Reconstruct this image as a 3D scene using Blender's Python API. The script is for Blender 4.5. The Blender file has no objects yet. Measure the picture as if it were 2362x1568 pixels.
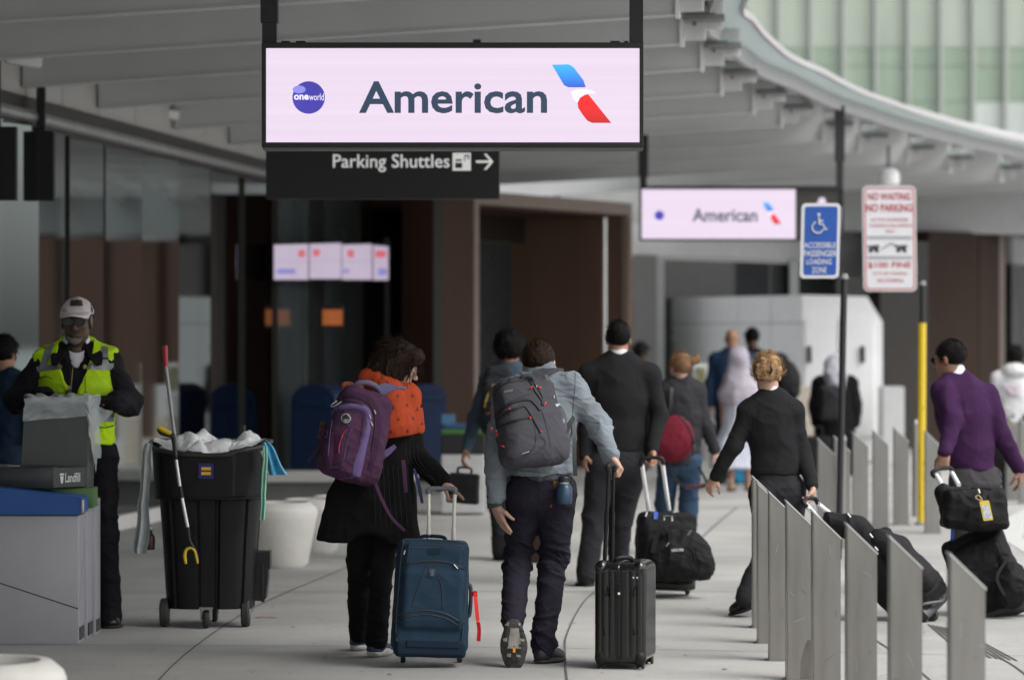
import bpy, bmesh, math, random
import numpy as np
from mathutils import Vector, Matrix
R=math.radians
random.seed(7); rng=np.random.default_rng(7)
sc=bpy.context.scene; COL=sc.collection
# ---------- camera, world, sun, exposure ----------
FP=8200.; CX=1181.; CY=784.; HC=1.7
cd=bpy.data.cameras.new('camera'); cam=bpy.data.objects.new('camera',cd); COL.objects.link(cam)
cam.location=(0,0,HC); cam.rotation_euler=(R(90),0,0)
cd.sensor_width=36; cd.lens=FP/2362*36; cd.clip_start=.5; cd.clip_end=2000
cd.dof.use_dof=True; cd.dof.focus_distance=18.9; cd.dof.aperture_fstop=2.35
sc.camera=cam
w=bpy.data.worlds.new("World"); sc.world=w; w.use_nodes=True
nt=w.node_tree; bg=nt.nodes['Background']; sky=nt.nodes.new('ShaderNodeTexSky'); sky.sky_type='NISHITA'; sky.sun_disc=False
sky.sun_elevation=R(52); sky.sun_rotation=R(125); sky.air_density=1; sky.dust_density=3; sky.ozone_density=1
hs=nt.nodes.new('ShaderNodeHueSaturation'); hs.inputs['Saturation'].default_value=.2
nt.links.new(sky.outputs[0],hs.inputs['Color']); nt.links.new(hs.outputs[0],bg.inputs[0]); bg.inputs[1].default_value=.145
sl=bpy.data.lights.new('sun','SUN'); sl.energy=1.0; sl.angle=R(35); sl.color=(1,.975,.94)
so=bpy.data.objects.new('sun',sl); COL.objects.link(so)
_e=R(52); _a=R(125)   # light comes from the right and behind the camera
sd=Vector((math.sin(_a)*math.cos(_e),math.cos(_a)*math.cos(_e),math.sin(_e)))
so.rotation_euler=sd.to_track_quat('Z','Y').to_euler(); so.location=sd*60
sc.view_settings.view_transform='Standard'; sc.view_settings.look='None'; sc.view_settings.exposure=.87
sc.cycles.max_bounces=8; sc.cycles.use_denoising=True

# ---------- helpers ----------
def P(x,y,Y): return Vector(((x-CX)*Y/FP,Y,HC-(y-CY)*Y/FP))       # pixel on the photo + distance -> point
def G(x,y,z=0): Y=(HC-z)*FP/(y-CY); return Vector(((x-CX)*Y/FP,Y,z))
def V(*a): return Vector(a)
_m={}
def mat(name,col,rough=.6,metal=0,var=.12,vs=6.,bump=0,bs=60.,emit=0,spec=.5,stretch=(1,1,1),alpha=1,trans=0,coat=0,sheen=0,col2=None,rv=0):
    if name in _m: return _m[name]
    m=bpy.data.materials.new(name); m.use_nodes=True; n=m.node_tree; b=n.nodes['Principled BSDF']
    c=(*col,1); b.inputs['Base Color'].default_value=c; b.inputs['Roughness'].default_value=rough; b.inputs['Metallic'].default_value=metal
    b.inputs['Specular IOR Level'].default_value=spec; b.inputs['Alpha'].default_value=alpha; b.inputs['Transmission Weight'].default_value=trans
    b.inputs['Coat Weight'].default_value=coat; b.inputs['Sheen Weight'].default_value=sheen
    if emit: b.inputs['Emission Color'].default_value=c; b.inputs['Emission Strength'].default_value=emit
    tc=n.nodes.new('ShaderNodeTexCoord'); mp=n.nodes.new('ShaderNodeMapping'); mp.inputs['Scale'].default_value=stretch
    n.links.new(tc.outputs['Object'],mp.inputs[0])
    if var or col2:
        t=n.nodes.new('ShaderNodeTexNoise'); t.inputs['Scale'].default_value=vs; t.inputs['Detail'].default_value=6; t.inputs['Roughness'].default_value=.6
        n.links.new(mp.outputs[0],t.inputs['Vector'])
        r=n.nodes.new('ShaderNodeMapRange'); r.inputs[1].default_value=.3; r.inputs[2].default_value=.7; n.links.new(t.outputs['Fac'],r.inputs[0])
        mx=n.nodes.new('ShaderNodeMix'); mx.data_type='RGBA'; n.links.new(r.outputs[0],mx.inputs[0])
        c2=col2 or [min(1,v*(1+var)) for v in col]; c1=[v*(1-var) for v in col]
        mx.inputs[6].default_value=(*c1,1); mx.inputs[7].default_value=(*c2,1); n.links.new(mx.outputs[2],b.inputs['Base Color'])
        if rv:
            r2=n.nodes.new('ShaderNodeMapRange'); r2.inputs[3].default_value=rough-rv; r2.inputs[4].default_value=rough+rv
            n.links.new(t.outputs['Fac'],r2.inputs[0]); n.links.new(r2.outputs[0],b.inputs['Roughness'])
    if bump:
        t=n.nodes.new('ShaderNodeTexNoise'); t.inputs['Scale'].default_value=bs; t.inputs['Detail'].default_value=4
        n.links.new(mp.outputs[0],t.inputs['Vector'])
        bp=n.nodes.new('ShaderNodeBump'); bp.inputs['Strength'].default_value=bump; bp.inputs['Distance'].default_value=.01
        n.links.new(t.outputs['Fac'],bp.inputs['Height']); n.links.new(bp.outputs[0],b.inputs['Normal'])
    _m[name]=m; return m
def nodes(m): return m.node_tree,m.node_tree.nodes['Principled BSDF']
WL={}
def wl(o): return WL.get(o.name,Vector((0,0,0))) if o else Vector((0,0,0))
def thing(name,label,cat,loc=(0,0,0),group=None,kind=None):
    o=bpy.data.objects.new(name,None); COL.objects.link(o); o.location=Vector(loc); o.empty_display_size=.1
    WL[o.name]=Vector(loc); tag(o,label,cat,group,kind); return o
def tag(o,label=None,cat=None,group=None,kind=None):
    if label: o['label']=label
    if cat: o['category']=cat
    if group: o['group']=group
    if kind: o['kind']=kind
    return o
def obj(name,vf,m,parent=None,smooth=False,origin=None,label=None):
    v,f=vf; off=wl(parent) if parent is not None else (Vector(origin) if origin is not None else Vector((0,0,0)))
    me=bpy.data.meshes.new(name)
    if isinstance(v,np.ndarray):
        v=v-np.array(off,dtype=v.dtype); nv=len(v); nf=len(f)
        me.vertices.add(nv); me.vertices.foreach_set('co',v.astype(np.float32).ravel())
        me.loops.add(nf*4); me.loops.foreach_set('vertex_index',f.astype(np.int32).ravel())
        me.polygons.add(nf); me.polygons.foreach_set('loop_start',np.arange(0,nf*4,4,dtype=np.int32)); me.update(calc_edges=True); me.validate()
    else:
        me.from_pydata([Vector(p)-off for p in v],[],f); me.update()
    if smooth=='auto':
        me.polygons.foreach_set('use_smooth',[True]*len(me.polygons)); me.set_sharp_from_angle(angle=R(38))
    elif smooth: me.polygons.foreach_set('use_smooth',[True]*len(me.polygons))
    for mm in (m if isinstance(m,(list,tuple)) else [m]): me.materials.append(mm)
    o=bpy.data.objects.new(name,me); COL.objects.link(o)
    if parent is not None: o.parent=parent; WL[o.name]=off
    else: o.location=off; WL[o.name]=off
    if label: o['label']=label
    return o
def copytree(o,loc,label=None,name=None,rz=None):
    c=o.copy(); COL.objects.link(c); c.location=loc
    if rz is not None: c.rotation_euler=(0,0,rz)
    if label: c['label']=label
    def rec(a,b):
        for ch in a.children:
            d=ch.copy(); COL.objects.link(d); d.parent=b; rec(ch,d)
    rec(o,c); return c
def join(*vfs):
    V_=[];F_=[]
    for v,f in vfs:
        n=len(V_); V_+= [Vector(p) for p in v]; F_+= [tuple(int(i)+n for i in q) for q in f]
    return V_,F_
class Frame:
    def __init__(s,o,x=(1,0,0),y=(0,1,0),z=(0,0,1)): s.o=Vector(o); s.x=Vector(x); s.y=Vector(y); s.z=Vector(z)
    def w(s,x,y=0,z=0): return s.o+s.x*x+s.y*y+s.z*z
    def arr(s,A): M=np.array([s.x,s.y,s.z]); return A@M+np.array(s.o)
def frame(o,fwd,up):  # y = fwd (away), z ~ up
    y=Vector(fwd).normalized(); x=y.cross(Vector(up)).normalized(); z=x.cross(y); return Frame(o,x,y,z)
def tf(vf,fr): return [fr.w(*p) for p in vf[0]],vf[1]
def box(lo,hi,bev=0,seg=2):
    bm=bmesh.new(); bmesh.ops.create_cube(bm,size=1)
    lo=Vector(lo);hi=Vector(hi); c=(lo+hi)/2; d=hi-lo
    for v in bm.verts: v.co=Vector((v.co.x*d.x,v.co.y*d.y,v.co.z*d.z))+c
    if bev: bmesh.ops.bevel(bm,geom=list(bm.edges),offset=bev,segments=seg,profile=.5,affect='EDGES')
    r=([v.co.copy() for v in bm.verts],[tuple(v.index for v in f.verts) for f in bm.faces]); bm.free(); return r
def prism(pts,z0,z1):   # extrude a 2D outline (x,y) along z
    n=len(pts); v=[Vector((p[0],p[1],z0)) for p in pts]+[Vector((p[0],p[1],z1)) for p in pts]
    a=sum(pts[i][0]*pts[(i+1)%n][1]-pts[(i+1)%n][0]*pts[i][1] for i in range(n))
    f=[tuple(range(n-1,-1,-1)),tuple(range(n,2*n))]+[(i,(i+1)%n,(i+1)%n+n,i+n) for i in range(n)]
    if a<0: f=[tuple(reversed(q)) for q in f]
    return v,f
def plate(pts,y0,y1):   # outline in x,z extruded along y
    v,f=prism(pts,0,1); return [Vector((p.x,y0 if p.z<.5 else y1,p.y)) for p in v],[tuple(reversed(q)) for q in f]
def rrect(x0,z0,x1,z1,r,n=5):
    o=[]
    for cx,cz,a0 in ((x1-r,z1-r,0),(x0+r,z1-r,90),(x0+r,z0+r,180),(x1-r,z0+r,270)):
        for i in range(n+1): a=R(a0+90*i/n); o.append((cx+r*math.cos(a),cz+r*math.sin(a)))
    return o
def cr(pts,n=6):  # catmull-rom
    pts=[Vector(p) for p in pts]
    if len(pts)<3 or n<2: return pts
    o=[]
    for i in range(len(pts)-1):
        p0=pts[max(i-1,0)];p1=pts[i];p2=pts[i+1];p3=pts[min(i+2,len(pts)-1)]
        for k in range(n):
            t=k/n; o.append(.5*((2*p1)+(p2-p0)*t+(2*p0-5*p1+4*p2-p3)*t*t+(3*p1-p0-3*p2+p3)*t**3))
    o.append(pts[-1]); return o
def tube(pts,r,seg=8,n=1,closed=False):
    pts=cr(pts,n); N=len(pts); rs=r if isinstance(r,(list,tuple)) else [r]*N
    if len(rs)!=N: rs=[np.interp(i/(N-1),np.linspace(0,1,len(rs)),rs) for i in range(N)]
    v=[];f=[]; ref=None
    for i,p in enumerate(pts):
        d=(pts[min(i+1,N-1)]-pts[max(i-1,0)])
        if closed: d=pts[(i+1)%N]-pts[i-1]
        d=d.normalized() if d.length>1e-9 else Vector((0,0,1))
        if ref is None: ref=d.orthogonal().normalized()
        ref=(ref-d*ref.dot(d)); ref=ref.normalized() if ref.length>1e-6 else d.orthogonal().normalized(); b=d.cross(ref)
        for k in range(seg):
            a=2*math.pi*k/seg; v.append(p+(ref*math.cos(a)+b*math.sin(a))*rs[i])
    for i in range(N if closed else N-1):
        j=(i+1)%N
        for k in range(seg): f.append((i*seg+k,i*seg+(k+1)%seg,j*seg+(k+1)%seg,j*seg+k))
    if not closed: f.append(tuple(range(seg-1,-1,-1))); f.append(tuple((N-1)*seg+k for k in range(seg)))
    return v,f
def strap(pts,wd,th,nrm,n=6):  # flat ribbon; nrm = direction its face looks
    pts=cr(pts,n); N=len(pts); v=[];f=[]
    for i,p in enumerate(pts):
        d=(pts[min(i+1,N-1)]-pts[max(i-1,0)]).normalized(); nn=nrm[min(len(nrm)-1,int(i/N*len(nrm)))] if isinstance(nrm,list) else nrm
        nn=Vector(nn); s=d.cross(nn).normalized(); u=s.cross(d).normalized()
        w_=wd if not isinstance(wd,(list,tuple)) else np.interp(i/(N-1),np.linspace(0,1,len(wd)),wd)
        for a,b in ((-1,-1),(1,-1),(1,1),(-1,1)): v.append(p+s*a*w_/2+u*b*th/2)
    for i in range(N-1):
        for k in range(4): f.append((i*4+k,i*4+(k+1)%4,(i+1)*4+(k+1)%4,(i+1)*4+k))
    f+=[(3,2,1,0),tuple((N-1)*4+k for k in range(4))]; return v,f
def lathe(prof,seg=40,c=(0,0,0)):
    v=[];f=[];n=len(prof)
    for r,z in prof:
        for k in range(seg): a=2*math.pi*k/seg; v.append(Vector((c[0]+r*math.cos(a),c[1]+r*math.sin(a),c[2]+z)))
    for i in range(n-1):
        for k in range(seg): f.append((i*seg+k,i*seg+(k+1)%seg,(i+1)*seg+(k+1)%seg,(i+1)*seg+k))
    if prof[0][0]>1e-4: f.append(tuple(range(seg-1,-1,-1)))
    if prof[-1][0]>1e-4: f.append(tuple((n-1)*seg+k for k in range(seg)))
    return v,f
def grid(fn,nu,nv,closed_u=False):
    v=[fn(i/(nu-1) if not closed_u else i/nu,j/(nv-1)) for j in range(nv) for i in range(nu)]; f=[]
    for j in range(nv-1):
        for i in range(nu if closed_u else nu-1): f.append((j*nu+i,j*nu+(i+1)%nu,(j+1)*nu+(i+1)%nu,(j+1)*nu+i))
    return v,f
_fc={}
def text(s,fr,x0,x1,z0,z1,dy=-.002,th=.001,bold=0,shear=0):
    """letters as mesh filling the rectangle x0..x1, z0..z1 of frame fr (plane x-z)"""
    cu=bpy.data.curves.new('t','FONT'); cu.body=s; cu.size=1; cu.offset=bold; cu.shear=shear; cu.resolution_u=3; cu.extrude=.0
    o=bpy.data.objects.new('t',cu); COL.objects.link(o); dg=bpy.context.evaluated_depsgraph_get(); me=o.evaluated_get(dg).to_mesh()
    P_=[v.co.copy() for v in me.vertices]; F_=[tuple(p.vertices) for p in me.polygons]; o.evaluated_get(dg).to_mesh_clear()
    bpy.data.objects.remove(o); bpy.data.curves.remove(cu)
    if not P_: return [],[]
    ax=min(p.x for p in P_);bx=max(p.x for p in P_);ay=min(p.y for p in P_);by=max(p.y for p in P_)
    return [fr.w(x0+(p.x-ax)/(bx-ax)*(x1-x0),dy,z0+(p.y-ay)/(by-ay)*(z1-z0)) for p in P_],F_

# ---------- signed-distance modelling (smooth unions -> one mesh) ----------
def _h3(i,j,k,s):
    n=(i*374761393+j*668265263+k*2147483647+s*1274126177)&0x7fffffff
    n=((n^(n>>13))*1103515245+12345)&0x7fffffff; n=(n^(n>>16))&0xffff; return n/65535.
def vn(Q,s=0):
    Q=np.asarray(Q,dtype=np.float64); I=np.floor(Q).astype(np.int64); T=Q-I; T=T*T*(3-2*T); r=0
    for a in (0,1):
        for b in (0,1):
            for c in (0,1):
                wgt=(T[:,0] if a else 1-T[:,0])*(T[:,1] if b else 1-T[:,1])*(T[:,2] if c else 1-T[:,2])
                r=r+wgt*_h3(I[:,0]+a,I[:,1]+b,I[:,2]+c,s)
    return r
def wrinkle(Q,f=(9,9,16),s=0,sharp=2.,warp=.05):
    Q=Q+warp*np.stack([vn(Q*7,s+5),vn(Q*7,s+6),vn(Q*7,s+7)],1)
    n=1-np.abs(2*vn(Q*np.array(f),s)-1); m=1-np.abs(2*vn(Q*np.array(f)*2.1+3,s+1)-1)
    return (n**sharp)*.7+(m**sharp)*.3-.35
class S:
    def __init__(s,h=.007): s.h=h; s.p=[]
    def add(s,fn,lo,hi,k,op='u'): s.p.append((fn,np.array(lo,float),np.array(hi,float),k,op)); return s
    def cap(s,a,b,ra,rb=None,k=.02,n=None,fl=1.,op='u'):
        rb=ra if rb is None else rb; a=np.array(a,float); b=np.array(b,float); d=b-a; L=max(d@d,1e-9)
        if n is not None: n=np.array(Vector(n).normalized(),float)
        def fn(X,Y,Z):
            px,py,pz=X-a[0],Y-a[1],Z-a[2]; h=np.clip((px*d[0]+py*d[1]+pz*d[2])/L,0,1)
            qx,qy,qz=px-h*d[0],py-h*d[1],pz-h*d[2]
            if n is not None:
                t=(qx*n[0]+qy*n[1]+qz*n[2])*(1/fl-1); qx,qy,qz=qx+n[0]*t,qy+n[1]*t,qz+n[2]*t
            return (np.sqrt(qx*qx+qy*qy+qz*qz)-(ra+(rb-ra)*h))*(fl if n is not None else 1)
        r=max(ra,rb); return s.add(fn,np.minimum(a,b)-r,np.maximum(a,b)+r,k,op)
    def ell(s,c,r,k=.02,fr=None,op='u'):
        c=np.array(c,float); r=np.array(r,float); M=np.eye(3) if fr is None else np.array([fr.x,fr.y,fr.z])
        def fn(X,Y,Z):
            px,py,pz=X-c[0],Y-c[1],Z-c[2]; q=[(M[i,0]*px+M[i,1]*py+M[i,2]*pz)/r[i] for i in range(3)]
            k0=np.sqrt(q[0]**2+q[1]**2+q[2]**2)+1e-9; k1=np.sqrt((q[0]/r[0])**2+(q[1]/r[1])**2+(q[2]/r[2])**2)+1e-9
            return k0*(k0-1)/k1
        m=np.abs(M.T)@r; return s.add(fn,c-m,c+m,k,op)
    def box(s,c,r,rad=.01,k=.01,fr=None,op='u',taper=0):
        c=np.array(c,float); r=np.array(r,float); M=np.eye(3) if fr is None else np.array([fr.x,fr.y,fr.z])
        def fn(X,Y,Z):
            px,py,pz=X-c[0],Y-c[1],Z-c[2]; q=[M[i,0]*px+M[i,1]*py+M[i,2]*pz for i in range(3)]
            if taper: sc_=1+taper*q[2]/r[2]; q[0]=q[0]/sc_; q[1]=q[1]/sc_
            q=[np.abs(q[i])-(r[i]-rad) for i in range(3)]
            return np.sqrt(sum(np.maximum(t,0)**2 for t in q))+np.minimum(np.maximum(np.maximum(q[0],q[1]),q[2]),0)-rad
        m=np.abs(M.T)@r*(1+abs(taper)); return s.add(fn,c-m,c+m,k,op)
    def cut(s,p,n,k=.004):   # keep the side opposite to n
        p=np.array(p,float); n=np.array(Vector(n).normalized(),float)
        return s.add(lambda X,Y,Z:(X-p[0])*n[0]+(Y-p[1])*n[1]+(Z-p[2])*n[2],p,p,k,'cut')
    def mesh(s,disp=None,fr=None,mod=None):
        h=s.h; us=[q for q in s.p if q[4]=='u']; pad=4*h+.004
        lo=np.min([q[1] for q in us],0)-pad; hi=np.max([q[2] for q in us],0)+pad
        n=np.ceil((hi-lo)/h).astype(int)+1; ax=[(lo[i]+h*np.arange(n[i])).astype(np.float32) for i in range(3)]
        F=np.full(tuple(n),.2,np.float32)
        for fn,a,b,k,op in s.p:
            if op=='cut': sl=[slice(0,n[i]) for i in range(3)]
            else:
                m=k+3*h; i0=np.clip(((a-m-lo)/h).astype(int),0,n-1); i1=np.clip(np.ceil((b+m-lo)/h).astype(int)+1,1,n); sl=[slice(i0[i],i1[i]) for i in range(3)]
            d=fn(ax[0][sl[0]][:,None,None],ax[1][sl[1]][None,:,None],ax[2][sl[2]][None,None,:]).astype(np.float32)
            c=F[tuple(sl)]; k=max(k,1e-4)
            if op=='u': t=np.maximum(k-np.abs(c-d),0)/k; F[tuple(sl)]=np.minimum(c,d)-t*t*k*.25
            else:
                if op=='s': d=-d
                t=np.maximum(k-np.abs(c-d),0)/k; F[tuple(sl)]=np.maximum(c,d)+t*t*k*.25
        if mod is not None:
            F=F+mod(ax[0][:,None,None],ax[1][None,:,None],ax[2][None,None,:]).astype(np.float32)
        F[0]=F[-1]=.1; F[:,0]=F[:,-1]=.1; F[:,:,0]=F[:,:,-1]=.1
        vf=nets(F,lo,h)
        if disp is not None:
            v,f=vf; N=vnorm(v,f); v=v+N*disp(v,N)[:,None]; vf=(v,f)
        if fr is not None: vf=(fr.arr(vf[0]),vf[1])
        return vf
def vnorm(v,f):
    a=v[f[:,2]]-v[f[:,0]]; b=v[f[:,3]]-v[f[:,1]]; c=np.cross(a,b); N=np.zeros_like(v)
    for i in range(4): np.add.at(N,f[:,i],c)
    return N/(np.linalg.norm(N,axis=1,keepdims=True)+1e-12)
def nets(F,lo,h):
    I=F<0; sh=np.array(F.shape); cs=tuple(sh-1)
    cnt=np.zeros(cs,np.int8)
    for a in (0,1):
        for b in (0,1):
            for c in (0,1): cnt+=I[a:sh[0]-1+a,b:sh[1]-1+b,c:sh[2]-1+c]
    act=np.argwhere((cnt>0)&(cnt<8)); idx=np.full(cs,-1,np.int64); idx[tuple(act.T)]=np.arange(len(act))
    cor=[(a,b,c) for a in (0,1) for b in (0,1) for c in (0,1)]
    val=np.stack([F[act[:,0]+a,act[:,1]+b,act[:,2]+c] for a,b,c in cor],1)
    pos=np.zeros((len(act),3)); num=np.zeros(len(act))
    for i in range(8):
        for j in range(i+1,8):
            A=np.array(cor[i]);B=np.array(cor[j])
            if abs(A-B).sum()!=1: continue
            va,vb=val[:,i],val[:,j]; m=(va<0)!=(vb<0); t=np.where(m,va/(va-vb+1e-12),0)
            pos+=np.where(m[:,None],A+t[:,None]*(B-A),0); num+=m
    v=(act+pos/num[:,None])*h+lo; faces=[]
    for ax_ in range(3):
        o1,o2=[(1,2),(2,0),(0,1)][ax_]
        a=[slice(None)]*3;b=[slice(None)]*3; a[ax_]=slice(0,-1); b[ax_]=slice(1,None)
        A=I[tuple(a)];B=I[tuple(b)]; E=np.argwhere(A!=B); s_=A[tuple(E.T)]
        ok=(E[:,o1]>0)&(E[:,o2]>0)&(E[:,o1]<sh[o1]-1)&(E[:,o2]<sh[o2]-1); E=E[ok]; s_=s_[ok]
        def cell(d1,d2): C=E.copy(); C[:,o1]-=d1; C[:,o2]-=d2; return idx[tuple(C.T)]
        q=np.stack([cell(1,1),cell(0,1),cell(0,0),cell(1,0)],1); q[~s_]=q[~s_][:,::-1]; faces.append(q)
    f=np.concatenate(faces); f=f[(f>=0).all(1)]; return v,f
# ================= materials =================
CONC=mat('concrete',(.36,.355,.345),.75,var=0,bump=.15,bs=90)
def concrete(m,base,lo=.80,hi=1.06):
    n,b=nodes(m); tc=n.nodes.new('ShaderNodeTexCoord'); out=None
    for i,(s_,d,a0,a1,f0,f1) in enumerate(((.45,5,.35,.7,lo+.06,hi),(3.2,8,.25,.75,.93,1.04),(26,3,.2,.8,.94,1.05),(55,2,.64,.72,1.,.6))):
        t=n.nodes.new('ShaderNodeTexNoise'); t.inputs['Scale'].default_value=s_; t.inputs['Detail'].default_value=d; n.links.new(tc.outputs['Object'],t.inputs['Vector'])
        r=n.nodes.new('ShaderNodeMapRange'); r.inputs[1].default_value=a0; r.inputs[2].default_value=a1; r.inputs[3].default_value=f0; r.inputs[4].default_value=f1; n.links.new(t.outputs['Fac'],r.inputs[0])
        if out is None: out=r.outputs[0]
        else: q=n.nodes.new('ShaderNodeMath'); q.operation='MULTIPLY'; n.links.new(out,q.inputs[0]); n.links.new(r.outputs[0],q.inputs[1]); out=q.outputs[0]
    v=n.nodes.new('ShaderNodeVectorMath'); v.operation='SCALE'; v.inputs[0].default_value=base; n.links.new(out,v.inputs['Scale']); n.links.new(v.outputs[0],b.inputs['Base Color'])
concrete(CONC,(.43,.422,.40),lo=.64)
WHITEC=mat('white_concrete',(.66,.64,.60),.7,var=.07,vs=5,bump=.25,bs=70)
PAINT=mat('grey_paint',(.64,.65,.64),.5,var=.05,vs=1.5)
PAINTD=mat('grey_paint_dark',(.2,.2,.195),.5,var=.05)
WALLP=mat('wall_panel',(.50,.48,.455),.6,var=.05,vs=1)
CEIL=mat('ceiling',(.5,.5,.5),.7,var=.05)
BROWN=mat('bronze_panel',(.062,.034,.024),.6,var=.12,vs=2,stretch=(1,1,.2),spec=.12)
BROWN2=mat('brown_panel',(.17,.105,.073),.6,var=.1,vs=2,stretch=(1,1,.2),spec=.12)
TAN=mat('tan_edge',(.22,.165,.135),.5,var=.06)
DKBR=mat('dark_bronze',(.024,.019,.015),.35,var=.15,spec=.4)
BLACK=mat('black_metal',(.012,.012,.013),.45,var=.1)
BLACKM=mat('black_matt',(.008,.009,.009),.6,var=.2)
DARK=mat('dark_interior',(.006,.007,.007),.8,var=.2)
MIR=mat('facade_glass',(.225,.26,.262),.035,metal=1,var=.10,vs=.8,stretch=(1,1,.15))
MIR2=mat('facade_glass_pale',(.10,.12,.125),.10,metal=.25,var=.3,vs=1.2,stretch=(1,1,.12),spec=.6)  # paler base colour stands in for brighter reflections on the farther panes
DGL=mat('dark_glass',(.045,.05,.052),.06,var=.1,spec=.8)
STEEL=mat('brushed_steel',(.29,.28,.262),.38,metal=.92,var=.07,vs=4,stretch=(4,4,.5),rv=.1,bump=.04,bs=45)
CHROME=mat('chrome',(.7,.7,.7),.18,metal=1,var=.05)
ALU=mat('aluminium',(.75,.75,.74),.3,metal=.8,var=.05)
WHITE=mat('white_paint',(.88,.88,.88),.4,var=.04)
LWHITE=mat('booth_panel',(.86,.87,.87),.4,var=.03)
LGREY=mat('light_grey',(.52,.53,.53),.5,var=.05)
GLASSW=mat('frosted_glass',(.66,.72,.71),.3,var=.05)
_n,_b=nodes(GLASSW); _t=_n.nodes.new('ShaderNodeBsdfTranslucent'); _t.inputs[0].default_value=(.66,.72,.71,1); _x=_n.nodes.new('ShaderNodeMixShader'); _x.inputs[0].default_value=.45
_n.links.new(_b.outputs[0],_x.inputs[1]); _n.links.new(_t.outputs[0],_x.inputs[2]); _n.links.new(_x.outputs[0],_n.nodes['Material Output'].inputs[0])
def vdir(a,b): d=Vector((b[0]-a[0],b[1]-a[1],0)); return d.normalized()
def wallbox(a,b,z0,z1,t,m,name,parent,inward=1,seams=0):
    """vertical slab between plan points a and b, thickness t to the left of a->b"""
    d=vdir(a,b); n=Vector((-d.y,d.x,0))*t*inward; A=Vector((a[0],a[1],0));B=Vector((b[0],b[1],0))
    return obj(name,prism([A[:2],B[:2],(B+n)[:2],(A+n)[:2]],z0,z1),m,parent)
# ================= ground =================
def sheet(x0,y0,x1,y1,z): return [V(x0,y0,z),V(x1,y0,z),V(x1,y1,z),V(x0,y1,z)],[(0,1,2,3)]
ROADM=mat('road_concrete',(.33,.335,.335),.7,var=.08,vs=.8,bump=.2,bs=60)
tag(obj('ground',sheet(-400,-300,400,500,-.13),ROADM),kind='structure')
# the pavement slab, its kerb runs along the right
def kerbx(y): return float(np.interp(y,[-30,0,12,18,22,26,30,32,34,38,42,48,56,70,110],[9,6.8,5.2,4.6,4.35,4.2,4.3,4.5,4.9,5.9,7,9.2,12.5,19,40]))
ys=[-30,-10,0,6,12,16,19,22,25,28,31,34,37,40,44,48,56,70,110]
tag(obj('pavement',prism([(kerbx(y)-.18,y) for y in ys]+[(-30,110),(-30,-30)],-.12,0),CONC),kind='structure')
KERB=mat('kerb',(.52,.52,.5),.7,var=.08,bump=.2)
kp=[(kerbx(y)-.176,y) for y in ys]+[(kerbx(y),y) for y in reversed(ys)]
tag(obj('kerb',prism(kp,-.125,.004),KERB),kind='structure')
JM=mat('joint',(.10,.10,.095),.9,var=.3,vs=9)
def flat(pts,wd,z,n=6):
    pts=cr([Vector((p[0],p[1],z)) for p in pts],n); v=[];f=[]
    for i,p in enumerate(pts):
        d=(pts[min(i+1,len(pts)-1)]-pts[max(i-1,0)]).normalized(); s=Vector((d.y,-d.x,0))*wd/2; v+=[p-s,p+s]
    return v,[(2*i,2*i+1,2*i+3,2*i+2) for i in range(len(pts)-1)]
def gp(*ps): return [tuple(G(x,y))[:2] for x,y in ps]
js=[flat(gp((-60,1487),(700,1490),(1300,1495),(1800,1503),(2420,1514)),.011,.004),
    flat(gp((-60,1366),(600,1365),(1400,1364),(2100,1366)),.02,.004),
    flat(gp((330,1640),(367,1568),(454,1488),(567,1412),(664,1365),(767,1322),(860,1280),(960,1240)),.011,.0042),
    flat(gp((1330,1640),(1308,1568),(1303,1495),(1308,1462),(1335,1405),(1368,1368),(1440,1320)),.011,.0042),
    flat(gp((-60,1285),(2300,1285)),.02,.004),flat(gp((-60,1223),(2300,1223)),.02,.004),flat(gp((200,1170),(1900,1170)),.025,.004),
    flat(gp((1560,1300),(1640,1220),(1700,1170)),.02,.0042),
    flat(gp((2010,1470),(2100,1530),(2180,1600)),.011,.0042),flat(gp((2260,1500),(2330,1530),(2420,1600)),.011,.0042)]
tag(obj('pavement_joints',join(*js),JM),kind='structure')
# ribbed ramp strip by the bollards
rb=[]
for i in range(9):
    a=G(2142+i*9,1440+i*1.6); b=G(2226+i*15,1512+i*1.5); rb.append(flat([a[:2],b[:2]],.012,.004,1))
tag(obj('ramp_grooves',join(*rb),JM),kind='structure')
# small dirt marks / stains on the slab
st=[]
for i in range(150):
    x=rng.uniform(-100,2400); y=rng.uniform(1290,1567); c=G(x,y); a=rng.uniform(0,3.14); L=rng.uniform(.01,.07)*(1 if i%9 else 2.2)
    pts=[(c.x+math.cos(a)*L*t+rng.normal()*.004,c.y+math.sin(a)*L*t*2.5) for t in (0,.5,1)]
    st.append(flat(pts,.003,.0045,3))
tag(obj('pavement_scratches',join(*st),JM),kind='structure')
gm=[]
for i in range(70):
    x=rng.uniform(-50,2400); y=rng.uniform(1300,1565); c=G(x,y); r=rng.uniform(.006,.018); n=9; ph=rng.uniform(0,6)
    gm.append(([V(c.x+r*(1+.25*math.sin(a*2+ph))*math.cos(a),c.y+r*1.3*(1+.25*math.cos(a*3+ph))*math.sin(a),.0043) for a in np.linspace(0,6.283,n+1)[:-1]],[tuple(range(n))]))
tag(obj('pavement_gum_spots',join(*gm),mat('gum',(.20,.195,.185),.9,var=.3,vs=30)),kind='structure')
tag(obj('pink_stain',flat(gp((589,1425),(612,1423),(636,1425)),.03,.0046),mat('pink_mark',(.5,.12,.2),.8,var=.3)),'small faded pink mark on the pavement in front of the wheeled bin','mark')
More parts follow.
